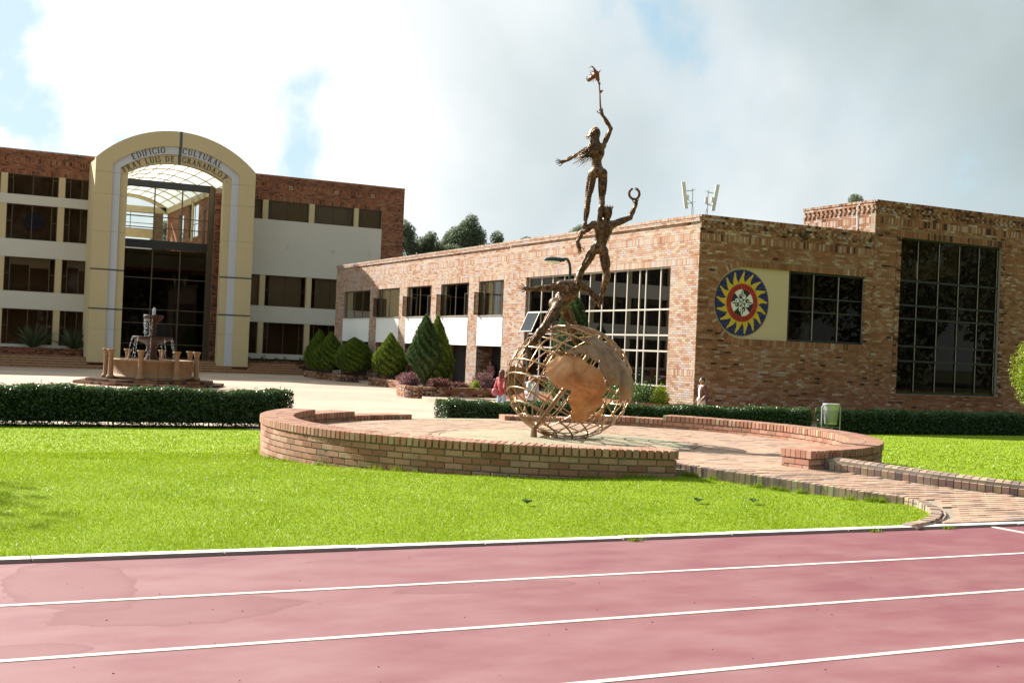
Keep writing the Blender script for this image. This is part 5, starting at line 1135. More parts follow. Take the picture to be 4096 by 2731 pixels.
sc = thing('globe_sculpture', 'tall bronze sculpture of three figures climbing from an open lattice globe', 'sculpture', (10.35, 18.45, FZ))
def fingers(b, wri, hand, L=0.085, spread=0.05, curl=0.02, r=0.009, side=None):
    d = hand - wri; d /= np.linalg.norm(d); s = side if side is not None else np.cross(d, FH); s = s - d * (s @ d); s /= np.linalg.norm(s); nn_ = np.cross(d, s)
    for i, (o_, l_) in enumerate(((-1.0, .82), (-.35, 1.0), (.3, .95), (.95, .75))):
        p0 = hand + s * 0.022 * o_; p1 = p0 + d * L * l_ * .55 + s * spread * .35 * o_; p2 = p1 + d * L * l_ * .5 + s * spread * .25 * o_ + nn_ * curl; b.tube([p0, p1, p2], [r, r * .9, r * .6], 6)
    p0 = hand - d * 0.03 + s * 0.03; b.tube([p0, p0 + d * .03 + s * .035, p0 + d * .06 + s * .045 + nn_ * curl], [r * 1.15, r, r * .7], 6)
def strips(b, bones, nper=7):
    """welded bars laid along the limbs"""
    for a, b_, ra, rb in bones:
        d = b_ - a; L = np.linalg.norm(d); d = d / L; u = np.cross(d, FH); u /= np.linalg.norm(u); v = np.cross(d, u)
        for i in range(nper):
            th = 2 * math.pi * (i + rng.uniform(-.3, .3)) / nper; e = u * math.cos(th) + v * math.sin(th); t0 = rng.uniform(0.0, 0.3); t1 = rng.uniform(0.65, 1.0)
            pts = [a + d * L * tt + e * ((ra + (rb - ra) * tt) * (0.98 + 0.10 * math.sin(math.pi * tt))) for tt in np.linspace(t0, t1, 5)]; r_ = rng.uniform(0.006, 0.012); b.tube(pts, [r_ * .6, r_, r_ * 1.1, r_, r_ * .6], 5)
def statue(nm, prims, bones, hands, extra=None, k=0.03, nper=7):
    V, F = sdf_mesh(prims, 0.0125, k); b = MB(); b.add(V, F)
    for h in hands: fingers(b, *h)
    o = b.build(nm, M_BRZ, sc, True)
    s = MB(); strips(s, bones, nper)
    if extra: extra(s)
    kind(s.build('welded_bars', M_BRZ, o, True), 'stuff'); return o
w = woman; leg = lambda j, s, r: [(j[s + 'hip'], j[s + 'knee'], r[0], r[1]), (j[s + 'knee'], j[s + 'ank'], r[1] * 1.06, r[2]), (j[s + 'ank'], j[s + 'toe'], r[2] * 1.05, r[2] * 0.8)]
arm = lambda j, s, r: [(j[s + 'sh'], j[s + 'elb'], r[0], r[1]), (j[s + 'elb'], j[s + 'wri'], r[1], r[2]), (j[s + 'wri'], j[s + 'hand'], r[2], r[2] * 1.15)]
def calf(j, s, r): q = j[s + 'knee'] * .68 + j[s + 'ank'] * .32 - FH * 0.014; return (q, (r, r, 0.10), FAX)
wb = leg(w, 'l', (.078, .046, .028)) + leg(w, 'r', (.078, .046, .028)) + arm(w, 'l', (.037, .030, .021)) + arm(w, 'r', (.037, .031, .021))
wp = wb + [(w['chest'], (.125, .085, .15), FAX), (w['chest'], w['waist'], .095, .078), (w['waist'], w['pelvis'], .08, .11), (w['butL'] + FH * .035, (.078, .072, .085), FAX), (w['butR'] + FH * .035, (.078, .072, .085), FAX), (w['lsh'], w['rsh'], .05, .05), (w['neck'], w['nape'], .042, .042), (w['head'], (.085, .10, .115), FAX), calf(w, 'l', .05), calf(w, 'r', .05)]
def w_extra(s):
    for i in range(11):
        q = w['neck'] * (1 - i / 10) + (w['waist'] + [0, 0, -.04]) * (i / 10) - FH * (0.088 + 0.004 * math.sin(i)); s.boxes(q, RH * 0.016, FH * 0.012, Z_ * 0.008)
ow = statue('torch_bearer_figure', wp, wb, [(w['lwri'], w['lhand']), (w['rwri'], w['rhand'], .06, .02, .02)], w_extra)
hb = MB()
for i in range(150):                                                    # wind-blown hair
    a = rng.uniform(-2.6, 0.5); el = rng.uniform(-0.2, 1.4); q = w['head'] + RH * .088 * math.cos(el) * math.sin(a) - FH * .100 * math.cos(el) * abs(math.cos(a)) + Z_ * .118 * math.sin(el)
    L = rng.uniform(0.25, 0.55); p1 = w['head'] - FH * .10 + RH * rng.uniform(-.075, .055) + Z_ * rng.uniform(-.16, -.10); p2 = p1 - Z_ * L * .40 - RH * L * rng.uniform(-.02, .16) - FH * rng.uniform(.0, .05); p3 = p2 - Z_ * L * rng.uniform(.18, .5) - RH * L * rng.uniform(.2, .65) + FH * .02
    if rng.random() < .22: p1, p2, p3 = q - RH * .03 - Z_ * .03, q - RH * .06 - Z_ * .08, q - RH * rng.uniform(.06, .13) - Z_ * .12
    hb.tube([q, p1, p2, p3], [.010, .011, .009, .002], 4)
hb.build('hair', M_BRZ, ow, True)
fl = MB()
fl.tube([(10.642, 18.29, 5.80), (10.62, 18.30, 5.96), (10.61, 18.31, 6.15), (10.59, 18.31, 6.29), (10.57, 18.32, 6.37)], [.019, .016, .012, .012, .02], 8)
fl.tube([(10.60, 18.31, 6.165), (10.625, 18.30, 6.175), (10.66, 18.29, 6.20)], [.028, .026, .005], 8); fl.tube([(10.585, 18.31, 6.28), (10.60, 18.30, 6.30), (10.60, 18.3, 6.34)], [.012, .012, .003], 6)
FB = np.array([10.57, 18.32, 6.365])
def fp(x, y, d=0.0): return FB + RH * (x - 1535) * 0.00108 - Z_ * (y - 310) * 0.00108 + FH * d
V, F = sdf_mesh([(fp(1535, 300), fp(1500, 200), .030, .048), (fp(1500, 215), fp(1440, 262), .045, .034), (fp(1440, 262), fp(1385, 312), .034, .030), (fp(1505, 200), fp(1478, 150), .036, .022)], .009, .02); fl.add(V, F)
for pts, r0 in (([(1485, 165), (1458, 118), (1440, 92), (1405, 90), (1372, 122)], .022), ([(1515, 190), (1545, 172), (1562, 145), (1543, 122)], .019), ([(1392, 305), (1362, 312), (1350, 290), (1358, 246)], .024),
                ([(1445, 250), (1425, 235), (1412, 195), (1394, 150)], .014), ([(1430, 250), (1412, 228), (1386, 215)], .008), ([(1500, 185), (1502, 160), (1490, 138)], .008), ([(1540, 225), (1556, 215)], .008), ([(1470, 275), (1462, 350)], .009), ([(1440, 285), (1436, 345)], .010), ([(1500, 285), (1496, 330)], .009), ([(1420, 300), (1405, 338)], .008), ([(1520, 290), (1516, 325)], .007)):
    k_ = len(pts); fl.tube([fp(x, y, rng.normal(0, .012)) for x, y in pts], [r0 * (1 - .85 * i / (k_ - 1)) for i in range(k_)], 6)
for d in (-1, 1): fl.tube([fp(1490, 240, .03 * d), fp(1470, 200, .09 * d), fp(1450, 150, .12 * d), fp(1425, 130, .10 * d)], [.025, .018, .010, .002], 6)
fl.build('raised_flower', simple('rusty_bronze', (0.20, 0.075, 0.03), 0.45, 0.5, var=0.4, scale=30), sc)
m_ = man; mbn = leg(m_, 'l', (.085, .055, .036)) + leg(m_, 'r', (.085, .055, .036)) + arm(m_, 'l', (.055, .042, .028)) + arm(m_, 'r', (.055, .042, .028))
mp_ = mbn + [(m_['chest'], (.16, .10, .17), FAX), (m_['chest'], m_['waist'], .115, .095), (m_['waist'], m_['pelvis'], .095, .11), (m_['lhip'] - FH * .05 + RH * .02, (.075, .075, .085), FAX), (m_['rhip'] - FH * .05 - RH * .02, (.075, .075, .085), FAX), (m_['lsh'], m_['rsh'], .065, .065), (m_['neck'], m_['nape'], .06, .055), (m_['head'], (.085, .10, .115), FAX), calf(m_, 'l', .058), calf(m_, 'r', .058), (m_['chest'] + RH * .08 - FH * .06 + Z_ * .05, (.06, .05, .09), FAX), (m_['chest'] - RH * .08 - FH * .06 + Z_ * .05, (.06, .05, .09), FAX)]
def m_extra(s):
    for i in range(12):
        q = m_['neck'] * (1 - i / 11) + m_['waist'] * (i / 11) - FH * 0.105; s.boxes(q, RH * 0.014, FH * 0.016, Z_ * 0.010)
        if i > 3:
            for sg in (-1, 1): s.tube([q + RH * sg * .03, q + RH * sg * .085 - FH * .0 + Z_ * .01, q + RH * sg * .125 + FH * .05 + Z_ * .0], [.012, .014, .010], 5)
    for i in range(40): a = rng.uniform(0, 6.28); q = m_['head'] + RH * .075 * math.cos(a) + FH * .09 * math.sin(a) + Z_ * .07; s.tube([q, q + Z_ * rng.uniform(.04, .075) + RH * .03 * math.cos(a)], [.011, .002], 4)
    for i in range(30): a = rng.uniform(math.pi, 2 * math.pi); q = m_['head'] + RH * .083 * math.cos(a) + FH * .10 * math.sin(a) + Z_ * .09; s.tube([q, q - Z_ * .1, q - Z_ * .19 - RH * .02 * math.cos(a)], [.01, .012, .004], 4)
om = statue('climbing_figure', mp_, mbn, [(m_['lwri'], m_['lhand'], .09, .03, -.03), (m_['rwri'], m_['rhand'], .05, .03, .02)], m_extra)
wr = MB(); wc = np.array([11.24, 18.06, 4.43])
for a0, a1 in ((-70, 75), (110, 265)):
    pts = [wc + RH * .088 * math.sin(R(a)) + Z_ * -.092 * math.cos(R(a)) * -1 * -1 for a in np.linspace(a0, a1, 14)]
    pts = [wc + RH * .088 * math.cos(R(a)) + Z_ * .092 * math.sin(R(a)) for a in (np.linspace(-80, 68, 14) if a0 < 0 else np.linspace(105, 275, 14))]
    wr.tube(pts, .009, 5)
    for q, q2 in zip(pts[:-1], pts[1:]):
        for sg in (-1, 1): d = (q2 - q) / np.linalg.norm(q2 - q); s_ = np.cross(d, FH); wr.tube([q, q + d * .028 + s_ * sg * .016, q + d * .05 + s_ * sg * .012], [.005, .009, .002], 4)
wr.build('laurel_wreath', simple('wreath_bronze', (0.16, 0.07, 0.035), 0.45, 0.5, var=0.3, scale=30), sc)
b_ = bear; bb = leg(b_, 'l', (.10, .066, .042)) + leg(b_, 'r', (.10, .066, .042)) + arm(b_, 'l', (.062, .047, .028)) + arm(b_, 'r', (.062, .048, .033))
bp_ = bb + [(b_['chest'], b_['waist'], .165, .12), (b_['waist'], b_['pelvis'], .12, .135), (b_['butt'], (.10, .10, .10), FAX), (b_['lsh'], b_['rsh'], .095, .095), (b_['neck'], b_['head'], .07, .06), (b_['head'], (.09, .10, .11), FAX), calf(b_, 'l', .062), calf(b_, 'r', .06)]
def b_extra(s):
    for i in range(110):
        c_ = b_['chest'] * (1 - (tt := rng.random())) + b_['pelvis'] * tt; a = rng.uniform(0, 6.28); d = (b_['pelvis'] - b_['chest']); d /= np.linalg.norm(d); u = np.cross(d, FH); u /= np.linalg.norm(u); e = u * math.cos(a) - FH * math.sin(a); q = c_ + e * (.14 - .03 * tt); s.tube([q - d * .06, q + e * .008, q + d * .06 + u * rng.normal(0, .02)], [.006, .014, .006], 5)
    for i in range(14): q = b_['neck'] * (1 - i / 13) + b_['pelvis'] * (i / 13) - FH * .13; s.boxes(q, RH * .02, FH * .015, Z_ * .012)
statue('bearing_figure', bp_, bb, [(b_['lwri'], b_['lhand'], .10, .08, .01), (b_['rwri'], b_['rhand'], .09, .05, .02)], b_extra, k=0.04, nper=10)
# globe: hoops of latitude, meridians and the axis pipe
GC = np.array([10.34, 18.485, 1.105]); GE = np.array([1.10, 1.10, 0.995])
south = -0.50 * RH - 0.80 * Z_ - 0.30 * FH; south /= np.linalg.norm(south); na = -south; e1 = np.cross(na, FH); e1 /= np.linalg.norm(e1); e2 = np.cross(na, e1)
def gp(lat, lon, s=1.0): return GC + GE * s * (na * math.sin(lat) + (e1 * math.cos(lon) + e2 * math.sin(lon)) * math.cos(lat))
gl_ = empty_part('globe_frame', sc, GC)
def clipped(pts, m_, r_, name):
    run = []
    for q in pts + [None]:
        if q is not None and q[2] > FZ - 0.01: run.append(q)
        else:
            if len(run) > 2: b = MB(); b.tube(run, r_, 6); b.build(name, M_ROD, gl_, True)
            run = []
for k in range(11): lat = R(-70 + 14 * k); clipped([gp(lat, 2 * math.pi * i / 72) for i in range(73)], None, 0.0145, 'latitude_hoop')
for k in range(20): clipped([gp(R(a), 2 * math.pi * (k + .3) / 20, 0.99) for a in np.linspace(-84, 84, 50)], None, 0.0115, 'meridian_rod')
b = MB(); b.tube([gp(R(-89), 0, 1.0), gp(R(-89), 0, .5), GC, gp(R(89), 0, 1.0)], 0.042, 10); b.build('axis_pipe', M_ROD, gl_, True)
q = gp(R(-88), 0); b = MB(); b.tube([q * [1, 1, 0] + [0, 0, FZ - .02], q * [1, 1, 0] + [0, 0, FZ + .06], q], [.062, .055, .045], 10); b.build('foot', M_ROD, gl_, True)
def inside(pg, x, y):
    pg = np.array(pg); c = np.zeros(len(x), bool); j = len(pg) - 1
    for i in range(len(pg)):
        xi, yi, xj, yj = *pg[i], *pg[j]; c ^= ((yi > y) != (yj > y)) & (x < (xj - xi) * (y - yi) / (yj - yi + 1e-12) + xi); j = i
    return c
def plate(name, pg, back=False, sc_=1.02, bulge=0.012, m_=None):
    n = 200; la = np.linspace(-math.pi / 2, math.pi / 2, n); V = np.empty((n, n, 3)); A, Bq = np.meshgrid(la, la, indexing='ij')
    x = np.cos(A) * np.sin(Bq); zz = np.sin(A); d = np.cos(A) * np.cos(Bq) * (1 if back else -1)
    wob = bulge * (0.7 * np.sin(x * 9 + 3 * zz + 1.5 * np.sin(zz * 6)) * np.sin(zz * 8 + x * 4 + np.sin(x * 7)) + 0.25 * np.sin(x * 31 + zz * 9 + 3 * np.sin(zz * 11)) * np.sin(zz * 27 + 2 * np.sin(x * 13)))
    for i in range(3): V[..., i] = GC[i] + (x * RH[i] + d * FH[i]) * GE[0] * (sc_ + wob) + zz * Z_[i] * GE[2] * (sc_ + wob)
    X, Zc = x * GE[0] * sc_, zz * GE[2] * sc_; cx = (X[:-1, :-1] + X[1:, 1:]) / 2; cz = (Zc[:-1, :-1] + Zc[1:, 1:]) / 2; jit = 0.008
    k_ = inside(pg, (cx + jit * np.sin(cz * 60)).ravel(), (cz + jit * np.sin(cx * 55)).ravel()).reshape(cx.shape); I = np.argwhere(k_); idx = np.arange(n * n).reshape(n, n)
    Q = np.stack([idx[I[:, 0], I[:, 1]], idx[I[:, 0] + 1, I[:, 1]], idx[I[:, 0] + 1, I[:, 1] + 1], idx[I[:, 0], I[:, 1] + 1]], 1); V = V.reshape(-1, 3)
    us, inv = np.unique(Q, return_inverse=True); Q = inv.reshape(Q.shape); P = V[us]; nn_ = (P - GC) / np.linalg.norm(P - GC, axis=1)[:, None]; b = MB(); b.add(np.concatenate([P, P - nn_ * 0.008]), np.concatenate([Q, Q[:, ::-1] + len(P)]))
    ed = {}
    for f in Q:
        for i in range(4): e = (f[i], f[(i + 1) % 4]); ed[e] = 1
    side = [(a, b2) for a, b2 in ed if (b2, a) not in ed]; b.add(np.concatenate([P, P - nn_ * 0.008]), np.array([[a, a + len(P), c2 + len(P), c2] for a, c2 in side])); return b.build(name, m_ or M_COP, sc, True)
plate('continent_plate', [(-0.45,0.24),(-0.44,0.28),(-0.39,0.35),(-0.32,0.41),(-0.27,0.44),(-0.13,0.45),(-0.01,0.46),(0.13,0.43),(0.24,0.34),(0.4,0.28),(0.45,0.25),(0.51,0.15),(0.55,0.04),(0.57,-0.02),(0.61,-0.03),(0.56,-0.14),(0.51,-0.19),(0.51,-0.33),(0.46,-0.4),(0.38,-0.48),(0.31,-0.54),(0.29,-0.59),(0.21,-0.63),(0.11,-0.64),(0.03,-0.61),(-0.01,-0.51),(0,-0.41),(-0.05,-0.34),(-0.04,-0.26),(-0.01,-0.2),(-0.04,-0.12),(-0.07,-0.08),(-0.15,-0.08),(-0.23,-0.07),(-0.3,-0.02),(-0.39,0.06),(-0.45,0.13)], sc_=1.035, bulge=0.016)
plate('continent_plate', [(0.19,0.74),(0.26,0.78),(0.34,0.81),(0.47,0.76),(0.6,0.67),(0.74,0.55),(0.87,0.43),(0.97,0.27),(1.05,0.13),(1.13,-0.04),(1.16,-0.25),(1.13,-0.33),(1.03,-0.3),(1.01,-0.26),(0.95,-0.24),(0.87,-0.29),(0.8,-0.28),(0.81,-0.21),(0.85,-0.17),(0.81,-0.06),(0.76,0.01),(0.69,0.05),(0.69,-0.01),(0.63,-0.02),(0.56,0.0),(0.56,0.11),(0.47,0.24),(0.42,0.29),(0.47,0.42),(0.5,0.44),(0.41,0.39),(0.34,0.41),(0.27,0.48),(0.26,0.43),(0.22,0.49),(0.2,0.54),(0.1,0.51),(0.01,0.48),(-0.08,0.49),(-0.11,0.54),(-0.05,0.59),(0.02,0.56),(0.03,0.62),(0.15,0.65),(0.29,0.66),(0.32,0.69),(0.23,0.7)], m_=M_COPD)
plate('island_plate', [(0.5,-0.39),(0.54,-0.39),(0.56,-0.46),(0.52,-0.52),(0.44,-0.57),(0.41,-0.55),(0.48,-0.47)])
plate('island_plate', [(0.77,-0.74),(0.82,-0.68),(0.9,-0.66),(0.89,-0.76),(0.84,-0.83),(0.77,-0.82)], back=True, m_=M_COPD)
plate('continent_plate', [(-1.06,0.23),(-0.94,0.25),(-0.8,0.2),(-0.75,0.09),(-0.78,-0.03),(-0.75,-0.09),(-0.78,-0.25),(-0.92,-0.28),(-1.08,-0.29),(-1.14,-0.14),(-1.14,0.07)], back=True, m_=M_COPD)
plate('continent_plate', [(-0.47,0.29),(-0.39,0.42),(-0.29,0.52),(-0.18,0.55),(-0.08,0.53),(0.16,0.5),(0.3,0.40),(0.2,0.36),(-0.12,0.43),(-0.27,0.43),(-0.39,0.3),(-0.52,0.18),(-0.56,0.18)], back=True, m_=M_COPD)
plate('island_plate', [(-0.69,-0.04),(-0.6,0.04),(-0.43,0.07),(-0.32,0.01),(-0.37,-0.04),(-0.54,-0.03),(-0.61,-0.05),(-0.68,-0.05)], back=True, m_=M_COPD)
# ------------------------------------------------------------------ hedges, shrubs, trees, planters
def leaf_quads(P, size, up=None, asp=0.5, rvv=None, droop=0.0):
    n = len(P); d = rng.normal(0, 1, (n, 3))
    if up is not None: d = d * (1 - up[1]) + arr(up[0]) * up[1]
    d[:, 2] -= droop; d /= np.linalg.norm(d, axis=1)[:, None]; s = np.cross(d, rng.normal(0, 1, (n, 3))); s /= np.linalg.norm(s, axis=1)[:, None]
    L = size * rng.uniform(0.6, 1.3, n)[:, None]; return np.stack([P - d * L / 2, P + s * L * asp / 2, P + d * L / 2, P - s * L * asp / 2], 1)
def hedge(label, x0, x1, y0, y1, zb, h0, h1, n, gaps=0.0):
    th = thing('clipped_hedge', label, 'hedge', ((x0 + x1) / 2, (y0 + y1) / 2, zb), 'clipped hedges along the edge of the plaza')
    def top(x): return h0 + (h1 - h0) * (x - x0) / (x1 - x0) + 0.03 * np.sin(x * 2.3) + 0.02 * np.sin(x * 7.1 + 1)
    n1 = n; x = rng.uniform(x0, x1, n1); u = rng.random(n1); yy = np.where(u < .52, y0 + rng.exponential(0.05, n1), np.where(u < .88, rng.uniform(y0, y1, n1), y1 - rng.exponential(0.05, n1)))
    tp = top(x); z = np.where((u >= .52) & (u < .88), tp - rng.exponential(0.05, n1), tp * rng.random(n1) ** 0.85)
    f = np.clip((z / tp - 0.72) / 0.28, 0, 1) ** 2; yy = np.where(yy < (y0 + y1) / 2, yy + f * 0.13, yy - f * 0.13)
    hole = (np.sin(x * 1.9) + np.sin(x * 5.3 + 2) + rng.normal(0, .5, n1) > 1.25) & (z < 0.16 * tp) if gaps else np.zeros(n1, bool)
    e0 = x - x0 < 0.25; x = np.where(e0, x0 + 0.25 - np.sqrt(np.maximum(0, .0625 - (np.clip(z / tp - .5, 0, .5) * .3) ** 2)) * rng.random(n1) ** .4, x)
    cap = rng.random(n1) < 0.025; x = np.where(cap, x0 + rng.exponential(.05, n1), x); yy = np.where(cap, rng.uniform(y0 + .08, y1 - .08, n1), yy); cap2 = (rng.random(n1) < 0.015) & ~cap; x = np.where(cap2, x1 - rng.exponential(.05, n1), x); yy = np.where(cap2, rng.uniform(y0 + .08, y1 - .08, n1), yy)
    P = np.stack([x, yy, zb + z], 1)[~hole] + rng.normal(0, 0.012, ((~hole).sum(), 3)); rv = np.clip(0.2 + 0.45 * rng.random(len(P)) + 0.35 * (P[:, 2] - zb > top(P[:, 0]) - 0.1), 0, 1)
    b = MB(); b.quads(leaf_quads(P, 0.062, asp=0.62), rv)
    k = int((x1 - x0) * 14); xs = rng.uniform(x0, x1, k); sp = np.stack([xs, rng.uniform(y0 + .05, y1 - .1, k), zb + top(xs) + rng.uniform(-.01, .07, k)], 1)
    for q in range(5): b.quads(leaf_quads(sp + rng.normal(0, .02, sp.shape), 0.05, (Z_, .5), .5), rng.uniform(.6, 1, k))
    kind(b.build('foliage', M_HEDGE, th), 'stuff')
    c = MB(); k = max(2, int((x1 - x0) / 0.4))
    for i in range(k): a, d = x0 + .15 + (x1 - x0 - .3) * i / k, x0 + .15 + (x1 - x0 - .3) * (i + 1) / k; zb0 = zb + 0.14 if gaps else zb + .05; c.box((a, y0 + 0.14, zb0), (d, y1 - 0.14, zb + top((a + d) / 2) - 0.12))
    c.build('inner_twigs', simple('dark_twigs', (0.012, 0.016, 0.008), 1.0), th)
    s = MB()
    for i in range(int((x1 - x0) * 3)): xx = rng.uniform(x0 + .1, x1 - .1); yq = rng.uniform(y0 + .25, y1 - .25); s.tube([(xx, yq, zb - .05), (xx + rng.normal(0, .03), yq, zb + .25), (xx + rng.normal(0, .08), yq + rng.normal(0, .05), zb + .5)], [.014, .011, .007], 5)
    s.build('stem', M_BARK, th)
hedge('clipped dark hedge on the left behind the lawn, in front of the fountain', 0.6, 9.25, 31.45, 32.6, -0.72, 1.0, 0.97, 52000, 1)
hedge('clipped dark hedge in the middle, running behind the sculpture towards the litter bin', 13.75, 26.95, 31.6, 32.55, -0.72, 0.82, 0.80, 62000)
hedge('clipped dark hedge on the right of the litter bin, below the tall dark window', 27.75, 42.0, 31.6, 32.55, -0.72, 0.80, 0.80, 62000)
def conifer(nm, label, base, h, rad, prof, m, n, leaf=0.10, trunk=0.25, lean=(0, 0)):
    th = thing(nm, label, 'shrub' if h < 3.6 else 'tree', base, 'conifers in the planters along the sunlit wall'); base = arr(base)
    zz = rng.random(n); a = rng.uniform(0, 2 * math.pi, n); pr = np.interp(zz, [p_[0] for p_ in prof], [p_[1] for p_ in prof]); keep = rng.random(n) < (pr / max(p_[1] for p_ in prof)) * .9 + .1; zz, a, pr = zz[keep], a[keep], pr[keep]; k = len(zz)
    lump = 1 + 0.10 * np.sin(a * 5 + zz * 17) * np.sin(zz * 23 + a * 2) + 0.07 * np.sin(a * 11 + zz * 39)
    rr = rad * pr * lump * (0.90 + 0.12 * rng.random(k) ** 2); P = base + np.stack([rr * np.cos(a) + lean[0] * zz, rr * np.sin(a) + lean[1] * zz, trunk + zz * (h - trunk)], 1)
    out = np.stack([np.cos(a), np.sin(a), np.zeros(k)], 1); d = out * 0.45 + Z_ * 1.0 + rng.normal(0, .25, (k, 3)); d /= np.linalg.norm(d, axis=1)[:, None]; s = np.cross(d, out + rng.normal(0, .4, (k, 3))); s /= np.linalg.norm(s, axis=1)[:, None]; L = leaf * rng.uniform(.6, 1.4, (k, 1))
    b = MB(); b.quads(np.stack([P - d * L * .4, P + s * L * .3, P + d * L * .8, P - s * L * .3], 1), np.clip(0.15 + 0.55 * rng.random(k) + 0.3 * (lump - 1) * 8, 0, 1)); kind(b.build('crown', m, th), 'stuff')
    c = MB(); c.lathe(base, [(0.001, trunk)] + [(rad * 0.80 * np.interp(z, [p_[0] for p_ in prof], [p_[1] for p_ in prof]) + .001, trunk + z * (h - trunk) * .97) for z in np.linspace(0.02, 0.98, 14)] + [(0.001, h * .97)], 14); c.build('inner_twigs', MATS['dark_twigs'], th)
    tq = MB(); tq.tube([base + [0, 0, -.1], base + [0, 0, trunk + .3]], [0.06, 0.05], 7); tq.build('trunk', M_BARK, th); return th
EGG = [(0, .55), (.08, .82), (.25, 1.0), (.42, .97), (.62, .70), (.78, .42), (.9, .2), (1, .02)]; ROUND = [(0, .55), (.1, .85), (.3, 1.0), (.5, 1.0), (.7, .80), (.85, .50), (.94, .22), (1, .03)]
SPIN = [(0, .08), (.10, .32), (.22, .62), (.36, .95), (.42, 1.0), (.52, .80), (.68, .62), (.82, .42), (.92, .2), (1, .03)]; CONE = [(0, .7), (.1, .95), (.22, 1.0), (.4, .88), (.6, .62), (.8, .33), (.92, .14), (1, .02)]
conifer('thuja_shrub', 'pointed golden green thuja farthest left in the planters, half hidden by the next one', (23.75, 75.6, -0.30), 2.75, .85, EGG, M_THUJA, 9000, .13)
conifer('thuja_shrub', 'broad pointed thuja second in the row, leaning on the one to its left', (24.2, 74.6, -0.30), 2.6, 1.0, EGG, M_THUJA, 11000, .13)
conifer('thuja_shrub', 'round squat thuja at the curved end of the far planter', (24.65, 71.3, -0.30), 2.3, 1.05, ROUND, M_THUJA, 12000, .12)
conifer('thuja_shrub', 'egg shaped thuja alone in the middle planter', (24.55, 64.8, -0.28), 2.6, .92, EGG, M_THUJA, 12000, .11)
conifer('cypress_tree', 'tall dark spindle shaped cypress at the rounded corner of the near planter', (21.2, 51.5, -0.20), 3.3, .80, SPIN, M_CYPRESS, 17000, .10, .15)
conifer('thuja_tree', 'tall sunlit cone shaped thuja just behind the dark spindle shaped cypress', (24.1, 57.0, -0.20), 3.45, .88, CONE, M_THUJA, 15000, .11)
conifer('cypress_tree', 'slim deep green cypress seen through the top of the globe before the lattice window', (22.55, 40.2, -0.72), 4.55, .72, [(0, .6), (.1, .9), (.3, 1), (.6, .9), (.8, .68), (.93, .4), (1, .05)], M_CYPRESS, 14000, .085)
def bush(nm, label, c, r, m, n, leaf=.07, group=None, cat='bush'):
    th = thing(nm, label, cat, c, group); c = arr(c); d = rng.normal(0, 1, (n, 3)); d /= np.linalg.norm(d, axis=1)[:, None]; d[:, 2] = np.abs(d[:, 2]); P = c + d * arr(r) * (rng.random((n, 1)) ** .35) * (1 + .18 * np.sin(d[:, :1] * 9) * np.sin(d[:, 1:2] * 8 + d[:, 2:] * 7)); b = MB(); b.quads(leaf_quads(P, leaf, (Z_, .3), .6), rng.random(n)); kind(b.build('foliage', m, th), 'stuff')
    s = MB()
    for i in range(5): e = rng.normal(0, .4, 2) * r[0]; s.tube([c + [0, 0, -.08], c + [e[0] * .5, e[1] * .5, r[2] * .4], c + [e[0], e[1], r[2] * .8]], [.015, .01, .004], 4)
    s.build('stem', M_BARK, th); return th
bush('flowering_bush', 'pink flowering bush at the foot of the dark cypress, on its left', (21.1, 53.0, -0.2), (.45, .6, .6), M_PINK, 2600)
bush('flowering_bush', 'reddish bush with pink flowers beside the doorway, behind the left edge of the globe', (24.2, 51.4, -0.2), (.65, .6, .8), M_PINK, 3200)
bush('russet_bush', 'low russet bush on the planter right of the dark cypress trunk', (22.2, 52.2, -0.2), (.75, .5, .42), M_RUST, 2600)
bush('russet_bush', 'very low russet ground bush in front of the doorway', (23.6, 53.4, -0.2), (.9, .4, .22), M_RUST, 1800)
bush('russet_bush', 'dull russet bush with red flowers between the egg shaped thuja and the near planter', (24.4, 61.0, -0.3), (.8, 1.0, .55), M_RUST, 2600)
bush('lime_bush', 'small bright yellow green bush by the doorway', (23.55, 50.95, -0.2), (.24, .24, .38), M_LIME, 700, .08)
for i, (x, y, r, h, m, lab) in enumerate(((24.6, 42.6, .55, 1.2, M_BUSH, 'tall glossy green bush in the bed right behind the globe'), (24.75, 40.9, .5, .95, M_BUSH, 'glossy green bush below the lattice window, left of the low round one'), (24.7, 39.7, .6, .85, M_BUSH, 'broad green bush in the bed below the lattice window'), (24.75, 38.5, .5, .75, M_BUSH, 'green bush second from the hall corner in the bed'), (24.9, 37.6, .36, .72, M_LIME, 'small round yellowish bush nearest the hall corner'), (24.4, 44.6, .6, 1.3, M_BUSH, 'dark leafy bush seen through the lower right of the globe'))):
    bush('garden_bush', lab, (x, y, -0.12), (r, r, h), m, 1500, .08, 'bushes in the bed along the lattice window')
